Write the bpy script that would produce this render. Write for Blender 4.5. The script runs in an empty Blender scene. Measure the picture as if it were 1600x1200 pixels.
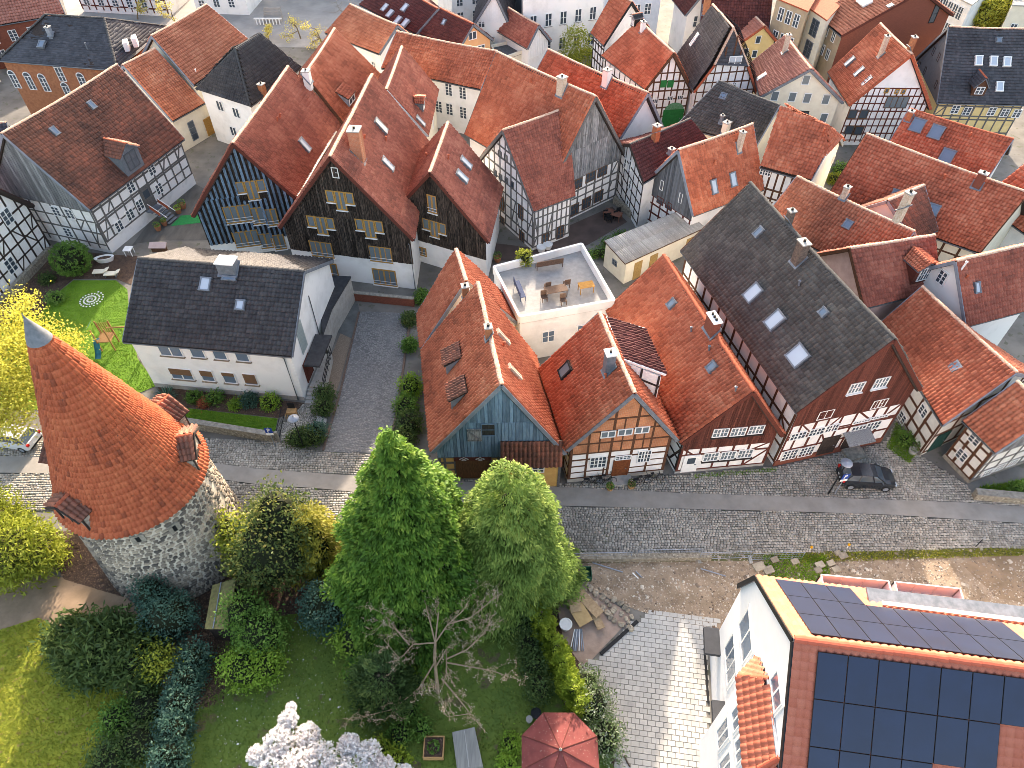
import bpy, math, random
import numpy as np
from mathutils import Matrix, Vector
random.seed(11)
rng = np.random.default_rng(11)
S = bpy.context.scene
COL = S.collection
R = math.radians

# ------------------------------------------------------------------ camera
CAM_H, TILT, FPX = 44.0, R(48.0), 1109.0          # metres, downward tilt, focal length in 1600-px units
cam_d = bpy.data.cameras.new('camera'); cam = bpy.data.objects.new('camera', cam_d); COL.objects.link(cam)
cam.location = (0, 0, CAM_H); cam.rotation_euler = (R(90) - TILT, 0, 0)
cam_d.sensor_width = 36; cam_d.lens = 36 * FPX / 1600; cam_d.clip_start = .5; cam_d.clip_end = 3000
S.camera = cam
# ------------------------------------------------------------------ sky, sun, exposure
SUN_AZ, SUN_EL = R(4.0), R(21.5)                   # azimuth from +Y towards +X
wd = bpy.data.worlds.new('World'); S.world = wd; wd.use_nodes = True
nt = wd.node_tree; nt.nodes.clear()
sky = nt.nodes.new('ShaderNodeTexSky'); sky.sky_type = 'NISHITA'; sky.sun_disc = False
sky.sun_elevation = SUN_EL; sky.sun_rotation = SUN_AZ; sky.air_density = 1.0; sky.dust_density = 2.5; sky.ozone_density = 1.0
bg = nt.nodes.new('ShaderNodeBackground'); bg.inputs['Strength'].default_value = .15
wo = nt.nodes.new('ShaderNodeOutputWorld')
nt.links.new(sky.outputs[0], bg.inputs[0]); nt.links.new(bg.outputs[0], wo.inputs[0])
sun_d = bpy.data.lights.new('sun', 'SUN'); sun_d.energy = 2.7; sun_d.angle = R(1.2); sun_d.color = (1, .955, .90)
sun = bpy.data.objects.new('sun', sun_d); COL.objects.link(sun)
sdir = Vector((math.sin(SUN_AZ) * math.cos(SUN_EL), math.cos(SUN_AZ) * math.cos(SUN_EL), math.sin(SUN_EL)))
sun.rotation_euler = (-sdir).to_track_quat('-Z', 'Y').to_euler(); sun.location = (0, 60, 90)
S.view_settings.view_transform = 'Standard'; S.view_settings.look = 'None'; S.view_settings.gamma = 1
S.view_settings.exposure = 2.3
S.view_settings.use_white_balance = True; S.view_settings.white_balance_temperature = 7900; S.view_settings.white_balance_tint = 14
S.render.engine = 'CYCLES'
S.cycles.max_bounces = 5; S.cycles.diffuse_bounces = 3; S.cycles.glossy_bounces = 2; S.cycles.transmission_bounces = 2
S.cycles.use_denoising = True; S.cycles.filter_width = .85

# ------------------------------------------------------------------ surveying: photo pixel -> ray -> place
_s, _c = math.sin(TILT), math.cos(TILT)
EYE = np.array([0, 0, CAM_H])
def ray(px, py):
    x = (px - 800) / FPX; y = (py - 600) / FPX
    return np.array([x, _c - y * _s, -_s - y * _c])
def at(px, py, z=0.0):
    r = ray(px, py); t = (z - CAM_H) / r[2]
    return EYE + r * t
def on_plane(px, py, p0, n):
    r = ray(px, py); t = np.dot(np.asarray(p0) - EYE, n) / np.dot(r, n)
    return EYE + r * t
def unit(v):
    v = np.asarray(v, float); return v / np.linalg.norm(v)

# ------------------------------------------------------------------ materials
MATS = {}
def nodes_of(m):
    m.use_nodes = True; t = m.node_tree; b = t.nodes['Principled BSDF']; return t, b
def rgba(c): return (c[0], c[1], c[2], 1)
def mat(name, col, col2=None, scale=3.0, rough=.85, bump=0.0, metal=0.0, detail=6, spec=.15, lo=.35, hi=.65, stretch=None, spots=None, spot_scale=20, spot_lo=.66, objrand=0):
    """plain procedural surface: two tones mixed by world-space noise, optional fine relief and third-colour spots"""
    if name in MATS: return MATS[name]
    m = bpy.data.materials.new(name); MATS[name] = m; t, b = nodes_of(m); L = t.links
    b.inputs['Roughness'].default_value = rough; b.inputs['Metallic'].default_value = metal
    b.inputs['Specular IOR Level'].default_value = spec
    if col2 is None: col2 = tuple(x * .78 for x in col)
    g = t.nodes.new('ShaderNodeNewGeometry'); vec = g.outputs['Position']
    if stretch:
        mp = t.nodes.new('ShaderNodeMapping'); mp.inputs['Scale'].default_value = stretch
        L.new(vec, mp.inputs['Vector']); vec = mp.outputs[0]
    n = t.nodes.new('ShaderNodeTexNoise'); n.inputs['Scale'].default_value = scale; n.inputs['Detail'].default_value = detail
    n.inputs['Roughness'].default_value = .6
    L.new(vec, n.inputs['Vector'])
    rp = t.nodes.new('ShaderNodeValToRGB'); rp.color_ramp.elements[0].position = lo; rp.color_ramp.elements[1].position = hi
    rp.color_ramp.elements[0].color = rgba(col2); rp.color_ramp.elements[1].color = rgba(col)
    L.new(n.outputs['Fac'], rp.inputs[0]); out = rp.outputs[0]
    if spots:
        n2 = t.nodes.new('ShaderNodeTexNoise'); n2.inputs['Scale'].default_value = spot_scale; n2.inputs['Detail'].default_value = 3
        L.new(g.outputs['Position'], n2.inputs['Vector'])
        r2 = t.nodes.new('ShaderNodeValToRGB'); r2.color_ramp.elements[0].position = spot_lo; r2.color_ramp.elements[1].position = spot_lo + .05
        L.new(n2.outputs['Fac'], r2.inputs[0])
        mx = t.nodes.new('ShaderNodeMix'); mx.data_type = 'RGBA'; mx.inputs[7].default_value = rgba(spots)
        L.new(r2.outputs[0], mx.inputs[0]); L.new(out, mx.inputs[6]); out = mx.outputs[2]
    if objrand:
        oi = t.nodes.new('ShaderNodeObjectInfo'); mr = t.nodes.new('ShaderNodeMapRange'); mr.inputs[3].default_value = 1 - objrand; mr.inputs[4].default_value = 1 + objrand
        L.new(oi.outputs['Random'], mr.inputs[0])
        mo = t.nodes.new('ShaderNodeMix'); mo.data_type = 'RGBA'; mo.blend_type = 'MULTIPLY'; mo.inputs[0].default_value = 1
        L.new(out, mo.inputs[6]); L.new(mr.outputs[0], mo.inputs[7]); out = mo.outputs[2]
    L.new(out, b.inputs['Base Color'])
    if bump:
        bp = t.nodes.new('ShaderNodeBump'); bp.inputs['Strength'].default_value = bump; bp.inputs['Distance'].default_value = .03
        n3 = t.nodes.new('ShaderNodeTexNoise'); n3.inputs['Scale'].default_value = scale * 6; n3.inputs['Detail'].default_value = 4
        L.new(g.outputs['Position'], n3.inputs['Vector']); L.new(n3.outputs['Fac'], bp.inputs['Height']); L.new(bp.outputs[0], b.inputs['Normal'])
    return m
def tint_mat(name, dark, mid, light, rough=.65, patch=.25, patch_scale=.35, lichen=None, lichen_amt=.62, lichen_scale=9, spec=.16, soot=.35):
    """pieces coloured one by one through the face attribute 'tint', weathered in broad patches"""
    if name in MATS: return MATS[name]
    m = bpy.data.materials.new(name); MATS[name] = m; t, b = nodes_of(m); L = t.links
    b.inputs['Roughness'].default_value = rough; b.inputs['Specular IOR Level'].default_value = spec
    a = t.nodes.new('ShaderNodeAttribute'); a.attribute_name = 'tint'
    g = t.nodes.new('ShaderNodeNewGeometry')
    n = t.nodes.new('ShaderNodeTexNoise'); n.inputs['Scale'].default_value = patch_scale; n.inputs['Detail'].default_value = 5
    L.new(g.outputs['Position'], n.inputs['Vector'])
    ma = t.nodes.new('ShaderNodeMath'); ma.operation = 'MULTIPLY_ADD'; ma.inputs[1].default_value = patch * 4; ma.inputs[2].default_value = -patch * 2
    L.new(n.outputs['Fac'], ma.inputs[0])
    ad = t.nodes.new('ShaderNodeMath'); ad.operation = 'ADD'; L.new(ma.outputs[0], ad.inputs[0]); L.new(a.outputs['Fac'], ad.inputs[1])
    rp = t.nodes.new('ShaderNodeValToRGB'); e = rp.color_ramp.elements
    e[0].position = 0; e[0].color = rgba(dark); e[1].position = 1; e[1].color = rgba(light)
    k = e.new(.5); k.color = rgba(mid)
    L.new(ad.outputs[0], rp.inputs[0]); out = rp.outputs[0]
    if lichen:
        n2 = t.nodes.new('ShaderNodeTexNoise'); n2.inputs['Scale'].default_value = lichen_scale; n2.inputs['Detail'].default_value = 4; n2.inputs['Roughness'].default_value = .7
        L.new(g.outputs['Position'], n2.inputs['Vector'])
        r2 = t.nodes.new('ShaderNodeValToRGB'); r2.color_ramp.elements[0].position = lichen_amt; r2.color_ramp.elements[1].position = lichen_amt + .06
        L.new(n2.outputs['Fac'], r2.inputs[0])
        mx = t.nodes.new('ShaderNodeMix'); mx.data_type = 'RGBA'; mx.inputs[7].default_value = rgba(lichen)
        L.new(r2.outputs[0], mx.inputs[0]); L.new(out, mx.inputs[6]); out = mx.outputs[2]
    n4 = t.nodes.new('ShaderNodeTexNoise'); n4.inputs['Scale'].default_value = 26; n4.inputs['Detail'].default_value = 3
    L.new(g.outputs['Position'], n4.inputs['Vector'])
    r4 = t.nodes.new('ShaderNodeMapRange'); r4.inputs[1].default_value = .3; r4.inputs[2].default_value = .7; r4.inputs[3].default_value = 1 - soot; r4.inputs[4].default_value = 1 + soot * .5
    L.new(n4.outputs['Fac'], r4.inputs[0])
    mm = t.nodes.new('ShaderNodeMix'); mm.data_type = 'RGBA'; mm.blend_type = 'MULTIPLY'; mm.inputs[0].default_value = 1
    L.new(out, mm.inputs[6]); L.new(r4.outputs[0], mm.inputs[7])
    L.new(mm.outputs[2], b.inputs['Base Color'])
    return m
def glass(name, col=(.05, .07, .09), rough=.06, spec=.7):
    if name in MATS: return MATS[name]
    m = bpy.data.materials.new(name); MATS[name] = m; t, b = nodes_of(m)
    b.inputs['Base Color'].default_value = rgba(col); b.inputs['Roughness'].default_value = rough; b.inputs['Specular IOR Level'].default_value = spec
    n = t.nodes.new('ShaderNodeTexNoise'); n.inputs['Scale'].default_value = .8
    g = t.nodes.new('ShaderNodeNewGeometry'); t.links.new(g.outputs['Position'], n.inputs['Vector'])
    bp = t.nodes.new('ShaderNodeBump'); bp.inputs['Strength'].default_value = .15; bp.inputs['Distance'].default_value = .3
    t.links.new(n.outputs['Fac'], bp.inputs['Height']); t.links.new(bp.outputs[0], b.inputs['Normal'])
    return m

# tile families
T_RED = tint_mat('tile_red', (.24, .07, .042), (.47, .132, .074), (.62, .235, .14), patch=.36, lichen=(.42, .30, .18), lichen_amt=.72)
T_ORANGE = tint_mat('tile_orange', (.27, .09, .055), (.46, .155, .09), (.60, .26, .16), patch=.36, lichen=(.32, .2, .12), lichen_amt=.7)
T_OLD = tint_mat('tile_old', (.10, .052, .042), (.21, .088, .062), (.40, .135, .085), patch=.42, lichen=(.2, .16, .12), lichen_amt=.66)
T_BROWN = tint_mat('tile_brownred', (.18, .062, .048), (.34, .108, .076), (.48, .185, .13), patch=.36, lichen=(.3, .2, .14), lichen_amt=.7)
T_FADED = tint_mat('tile_faded', (.22, .06, .035), (.44, .13, .075), (.58, .22, .14), patch=.4, lichen=(.16, .08, .06), lichen_amt=.62)
T_PINK = tint_mat('tile_pink', (.26, .10, .075), (.40, .16, .12), (.52, .24, .18), lichen=(.5, .36, .28), lichen_amt=.7)
T_MAROON = tint_mat('tile_maroon', (.05, .018, .018), (.10, .03, .028), (.17, .055, .05), lichen=(.3, .25, .22), lichen_amt=.72, lichen_scale=14)
T_DARK = tint_mat('tile_dark', (.030, .030, .034), (.055, .054, .058), (.09, .088, .09), lichen=(.17, .16, .14), lichen_amt=.68, lichen_scale=14)
T_GREY = tint_mat('tile_grey', (.05, .045, .042), (.09, .082, .077), (.16, .145, .13), lichen=(.42, .40, .36), lichen_amt=.69, lichen_scale=14)
T_SLATE = tint_mat('slate', (.035, .036, .044), (.06, .062, .072), (.10, .10, .115), lichen=(.16, .16, .15), lichen_amt=.68)
T_NEW = tint_mat('tile_new', (.40, .11, .07), (.46, .14, .092), (.52, .185, .125), patch=.05, soot=.12)
T_TOWER = tint_mat('tile_tower', (.13, .045, .032), (.47, .115, .058), (.60, .18, .09), patch=.22, lichen=(.10, .055, .045), lichen_amt=.64, lichen_scale=6)
T_BEIGE = tint_mat('tile_weathered', (.30, .24, .18), (.42, .35, .27), (.52, .45, .36), lichen=(.3, .26, .2))
M_MORTAR = mat('lime_mortar', (.62, .52, .42), (.42, .30, .22), 8)
M_RIDGE = mat('ridge_clay', (.46, .12, .06), (.28, .07, .04), 6)
M_RIDGE_L = mat('ridge_pale', (.66, .50, .38), (.46, .22, .14), 7)
M_RIDGE_D = mat('ridge_dark', (.10, .095, .09), (.05, .05, .05), 7)
M_WHITE = mat('white_render', (.79, .78, .755), (.66, .65, .62), .6, bump=.05, lo=.28, hi=.52)
M_PLASTER = mat('white_infill', (.78, .77, .755), (.62, .61, .585), .9, bump=.05, lo=.28, hi=.5)
M_CREAM = mat('cream_render', (.74, .69, .56), (.66, .60, .48), 1.2)
M_CREAM2 = mat('ivory_infill', (.70, .685, .64), (.60, .585, .54), 1.5)
M_YELLOW = mat('yellow_render', (.72, .56, .27), (.64, .48, .22), 1.2)
M_OCHRE = mat('ochre_infill', (.66, .40, .14), (.56, .32, .11), 1.5)
M_APRICOT = mat('apricot_render', (.72, .40, .20), (.66, .36, .18), 1.2)
M_TAN = mat('tan_render', (.46, .36, .24), (.38, .29, .2), 1.0)
M_BRICKD = mat('dark_brick', (.25, .085, .055), (.15, .05, .035), 5, stretch=(1, 1, 4))
M_BRICKO = mat('orange_brick', (.40, .17, .085), (.26, .10, .055), 4)
M_PINKW = mat('pink_render', (.50, .37, .34), (.42, .3, .28), 1.5)
M_TIMB_DK = mat('timber_dark', (.055, .04, .034), (.03, .024, .022), 9, stretch=(1, 1, .4))
M_TIMB_GR = mat('timber_grey', (.16, .155, .15), (.09, .088, .085), 9)
M_TIMB_BR = mat('timber_brown', (.13, .06, .035), (.07, .035, .022), 9)
M_TIMB_RB = mat('timber_redbrown', (.13, .038, .026), (.085, .027, .02), 9)
M_BOARD_BK = mat('board_black', (.15, .11, .085), (.012, .011, .010), 7, stretch=(4, 4, .3), lo=.42, hi=.78, objrand=.5)
M_BOARD_BL = mat('board_blue_black', (.16, .25, .34), (.05, .08, .11), 5, stretch=(3, 3, .4), objrand=.35)
M_BOARD_BR = mat('board_brown', (.125, .042, .03), (.085, .03, .023), 6, objrand=.35)
M_BOARD_GR = mat('board_grey', (.30, .30, .30), (.10, .105, .11), 5, stretch=(3, 3, .35), objrand=.35)
M_BOARD_B = mat('board_blue', (.175, .275, .36), (.115, .19, .26), 5, stretch=(3, 3, .3), objrand=.35)
M_BOARD_S = mat('board_slate_grey', (.13, .14, .155), (.09, .1, .11), 5, stretch=(3, 3, .4), objrand=.35)
M_ZINC = mat('zinc', (.30, .33, .38), (.22, .25, .29), 2, rough=.45, metal=.3)
M_LEAD = mat('lead_grey', (.20, .22, .25), (.13, .15, .17), 3, rough=.5, metal=.2)
M_FRAME_W = mat('frame_white', (.80, .80, .78), (.74, .74, .72), 3, rough=.5)
M_FRAME_O = mat('frame_oak', (.44, .25, .075), (.32, .17, .045), 8, rough=.6)
M_FRAME_B = mat('frame_brown', (.16, .085, .045), (.11, .06, .035), 8, rough=.6)
M_SILL = mat('sill_brown', (.28, .22, .16), (.22, .17, .12), 5)
M_GUTTER = mat('gutter', (.16, .17, .18), (.11, .12, .13), 3, rough=.5, metal=.4)
M_BLACK = mat('black_iron', (.02, .021, .023), (.014, .015, .016), 5, rough=.5)
M_STONE = mat('plinth_stone', (.34, .31, .26), (.20, .18, .15), 4, bump=.4)
M_CONC = mat('concrete', (.40, .39, .36), (.30, .29, .27), 2, bump=.2)
G_DARK = glass('glass_dark')
G_SKY = glass('glass_skylight', (.40, .46, .52), .12)
G_BLUE = glass('glass_blue', (.12, .17, .23), .08)
G_CURT = glass('glass_curtain', (.13, .165, .185), .15, .4)

# ------------------------------------------------------------------ object helpers
WM = {}
def tag(o, label, cat, group=None):
    o['label'] = label; o['category'] = cat
    if group: o['group'] = group
    return o
def link(name, data, parent=None, M=None):
    o = bpy.data.objects.new(name, data); COL.objects.link(o)
    M = M if M is not None else Matrix.Identity(4)
    if parent is not None:
        o.parent = parent; o.matrix_parent_inverse = WM[parent.name].inverted()
    o.matrix_basis = M; WM[o.name] = M
    return o
def thing(name, loc, label, cat, group=None):
    return tag(link(name, None, None, Matrix.Translation(Vector([float(x) for x in loc]))), label, cat, group)
def mesh(name, V, F, m, parent=None, smooth=False, kind=None, tint=None, M=None):
    me = bpy.data.meshes.new(name)
    if isinstance(F, np.ndarray):
        V = np.asarray(V, np.float32); n, k = F.shape
        me.vertices.add(len(V)); me.vertices.foreach_set('co', V.ravel())
        me.loops.add(n * k); me.loops.foreach_set('vertex_index', F.astype(np.int32).ravel())
        me.polygons.add(n); me.polygons.foreach_set('loop_start', np.arange(0, n * k, k, dtype=np.int32))
        me.update(calc_edges=True)
    else:
        me.from_pydata([tuple(float(c) for c in v) for v in V], [], F); me.update()
    if tint is not None:
        at_ = me.attributes.new('tint', 'FLOAT', 'FACE'); at_.data.foreach_set('value', np.asarray(tint, np.float32))
    if smooth: me.polygons.foreach_set('use_smooth', np.ones(len(me.polygons), bool))
    if isinstance(m, (list, tuple)):
        for q in m: me.materials.append(q)
    else: me.materials.append(m)
    o = link(name, me, parent, M)
    if kind: o['kind'] = kind
    return o
BOXF = [(0, 3, 2, 1), (4, 5, 6, 7), (0, 1, 5, 4), (1, 2, 6, 5), (2, 3, 7, 6), (3, 0, 4, 7)]
def boxv(c, ex, ey, ez):
    """ex, ey, ez are half-extent vectors"""
    c = np.asarray(c, float); ex, ey, ez = map(lambda q: np.asarray(q, float), (ex, ey, ez))
    return [c - ex - ey - ez, c + ex - ey - ez, c + ex + ey - ez, c - ex + ey - ez, c - ex - ey + ez, c + ex - ey + ez, c + ex + ey + ez, c - ex + ey + ez]
class MB:
    """collects shapes into one mesh"""
    def __init__(s): s.V = []; s.F = []; s.mi = []
    def add(s, V, F, mi=0):
        k = len(s.V); s.V += [np.asarray(v, float) for v in V]; s.F += [tuple(i + k for i in f) for f in F]; s.mi += [mi] * len(F); return s
    def box(s, c, ex, ey, ez, mi=0): return s.add(boxv(c, ex, ey, ez), BOXF, mi)
    def abox(s, x0, y0, z0, x1, y1, z1, mi=0):
        return s.box(((x0 + x1) / 2, (y0 + y1) / 2, (z0 + z1) / 2), ((x1 - x0) / 2, 0, 0), (0, (y1 - y0) / 2, 0), (0, 0, (z1 - z0) / 2), mi)
    def bar(s, a, b, w, h=None, upv=(0, 0, 1), mi=0):
        a = np.asarray(a, float); b = np.asarray(b, float); d = b - a; L = np.linalg.norm(d)
        if L < 1e-6: return s
        d /= L; x = np.cross(d, upv)
        if np.linalg.norm(x) < 1e-4: x = np.cross(d, (1, 0, 0))
        x = unit(x); y = np.cross(x, d); h = h or w
        return s.box((a + b) / 2, d * L / 2, x * w / 2, y * h / 2, mi)
    def tube(s, pts, rad, n=6, mi=0, cap=True):
        pts = [np.asarray(p, float) for p in pts]; k0 = len(s.V); rs = rad if isinstance(rad, (list, tuple, np.ndarray)) else [rad] * len(pts)
        for i, p in enumerate(pts):
            d = unit(pts[min(i + 1, len(pts) - 1)] - pts[max(i - 1, 0)])
            x = np.cross(d, (0, 0, 1)); x = unit(x) if np.linalg.norm(x) > 1e-3 else np.array([1., 0, 0]); y = np.cross(d, x)
            for j in range(n):
                a_ = 2 * math.pi * j / n; s.V.append(p + rs[i] * (math.cos(a_) * x + math.sin(a_) * y))
        for i in range(len(pts) - 1):
            for j in range(n):
                a_, b_ = k0 + i * n + j, k0 + i * n + (j + 1) % n; s.F.append((a_, b_, b_ + n, a_ + n)); s.mi.append(mi)
        if cap:
            s.F.append(tuple(k0 + j for j in range(n))[::-1]); s.F.append(tuple(k0 + (len(pts) - 1) * n + j for j in range(n))); s.mi += [mi, mi]
        return s
    def lathe(s, c, prof, n=16, mi=0, axis=None):
        c = np.asarray(c, float); k0 = len(s.V)
        for (r, z) in prof:
            for j in range(n):
                a_ = 2 * math.pi * j / n; s.V.append(c + np.array([r * math.cos(a_), r * math.sin(a_), z]))
        for i in range(len(prof) - 1):
            for j in range(n):
                a_, b_ = k0 + i * n + j, k0 + i * n + (j + 1) % n; s.F.append((a_, b_, b_ + n, a_ + n)); s.mi.append(mi)
        return s
    def build(s, name, m, parent=None, smooth=False, kind=None, M=None):
        o = mesh(name, s.V, s.F, m, parent, smooth, kind, M=M)
        if isinstance(m, (list, tuple)): o.data.polygons.foreach_set('material_index', np.array(s.mi, np.int32))
        return o
_cubes = {}
def cube_data(m, name='block'):
    k = (m.name, name)
    if k not in _cubes:
        me = bpy.data.meshes.new(name); me.from_pydata([tuple(v) for v in boxv((0, 0, 0), (.5, 0, 0), (0, .5, 0), (0, 0, .5))], [], BOXF); me.update(); me.materials.append(m); _cubes[k] = me
    return _cubes[k]
def frame_matrix(c, ex, ey, ez):
    M = Matrix.Identity(4)
    for i, v in enumerate((ex, ey, ez)):
        for j in range(3): M[j][i] = float(v[j])
    for j in range(3): M[j][3] = float(c[j])
    return M
def block(name, m, parent, c, ex, ey, ez):
    """a box piece sharing one mesh; ex, ey, ez are full-extent vectors"""
    return link(name, cube_data(m, name), parent, frame_matrix(c, ex, ey, ez))
def block_bar(name, m, parent, a, b, w, h, upv):
    a = np.asarray(a, float); b = np.asarray(b, float); d = b - a; L = np.linalg.norm(d); d /= L
    x = unit(np.cross(d, upv)); y = np.cross(x, d)
    return block(name, m, parent, (a + b) / 2, d * L, x * w, y * h)

# ------------------------------------------------------------------ roofs
def tile_grid(RA, RB, EB, EA, tw=.31, th=.38, amp=.125, step=.10, k=4, lift=.05, jit=.014, curve=0.0):
    """a slope of single tiles: each course laps over the next with an open joint below its lip, each tile arched. returns V, F, tint, normal"""
    RA, RB, EB, EA = (np.asarray(q, float) for q in (RA, RB, EB, EA))
    n = unit(np.cross(EA - RA, RB - RA)) if np.linalg.norm(RB - RA) > .01 else unit(np.cross(EA - RA, EB - RA)); n = n if n[2] > 0 else -n
    wid = max(np.linalg.norm(EB - EA), np.linalg.norm(RB - RA)); sl = (np.linalg.norm(EA - RA) + np.linalg.norm(EB - RB)) / 2
    nc = max(1, round(wid / tw)); nr = max(1, round(sl / th))
    prof = {3: [0, 1, .55], 4: [0, .72, 1, .72], 2: [0, .9], 1: [0]}[k]
    s = np.linspace(0, 1, nc * k + 1); po = np.array([prof[i % k] for i in range(nc * k + 1)]) * amp
    i_ = np.arange(nr); t0 = np.clip(i_ / nr - .07 / sl, 0, 1); t1 = (i_ + 1) / nr
    t = np.stack([t0, t1, t1], 1).ravel(); so = np.tile([0, step, max(step - .03, step * .4)], nr)
    jr = rng.normal(0, jit, (nr, nc)); jf = np.repeat(np.repeat(jr, k, 1), 3, 0); jf = np.concatenate([jf, jf[:, -1:]], 1)
    T, SS = np.meshgrid(t, s, indexing='ij')
    P = (RA * ((1 - SS) * (1 - T))[..., None] + RB * (SS * (1 - T))[..., None] + EB * (SS * T)[..., None] + EA * ((1 - SS) * T)[..., None])
    ph = rng.uniform(0, 6, 3); und = .022 * np.sin(P[..., 0] * 1.3 + P[..., 1] * .6 + ph[0]) + .018 * np.sin(P[..., 1] * 1.9 - P[..., 2] * 1.2 + ph[1]) + .014 * np.sin(P[..., 0] * 3.1 + P[..., 2] * 2.3 + ph[2])   # old battens are never straight
    P = P + n * (lift + po[None, :] + so[:, None] + jf + und * (1 if jit > .005 else 0))[..., None]
    if curve: P[..., 2] -= curve * np.sin(math.pi * SS) * (1 - .75 * T)
    nv = nc * k + 1; idx = np.arange(3 * nr * nv).reshape(3 * nr, nv)
    F = np.stack([idx[:-1, :-1], idx[1:, :-1], idx[1:, 1:], idx[:-1, 1:]], -1)
    keep = np.arange(3 * nr - 1) % 3 != 2
    tr = rng.random((nr, nc)) * .42 + .29
    tf = np.repeat(np.repeat(tr, k, 1), 3, 0)[:3 * nr - 1]
    return P.reshape(-1, 3), F[keep].reshape(-1, 4), tf[keep].ravel(), n
def slab(RA, RB, EB, EA, th=.14):
    n = unit(np.cross(np.asarray(EA) - RA, np.asarray(RB) - RA)); n = n if n[2] > 0 else -n
    t = [np.asarray(q, float) + n * .03 for q in (RA, RB, EB, EA)]; b = [q - n * th for q in t]
    return t + b, BOXF
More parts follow.
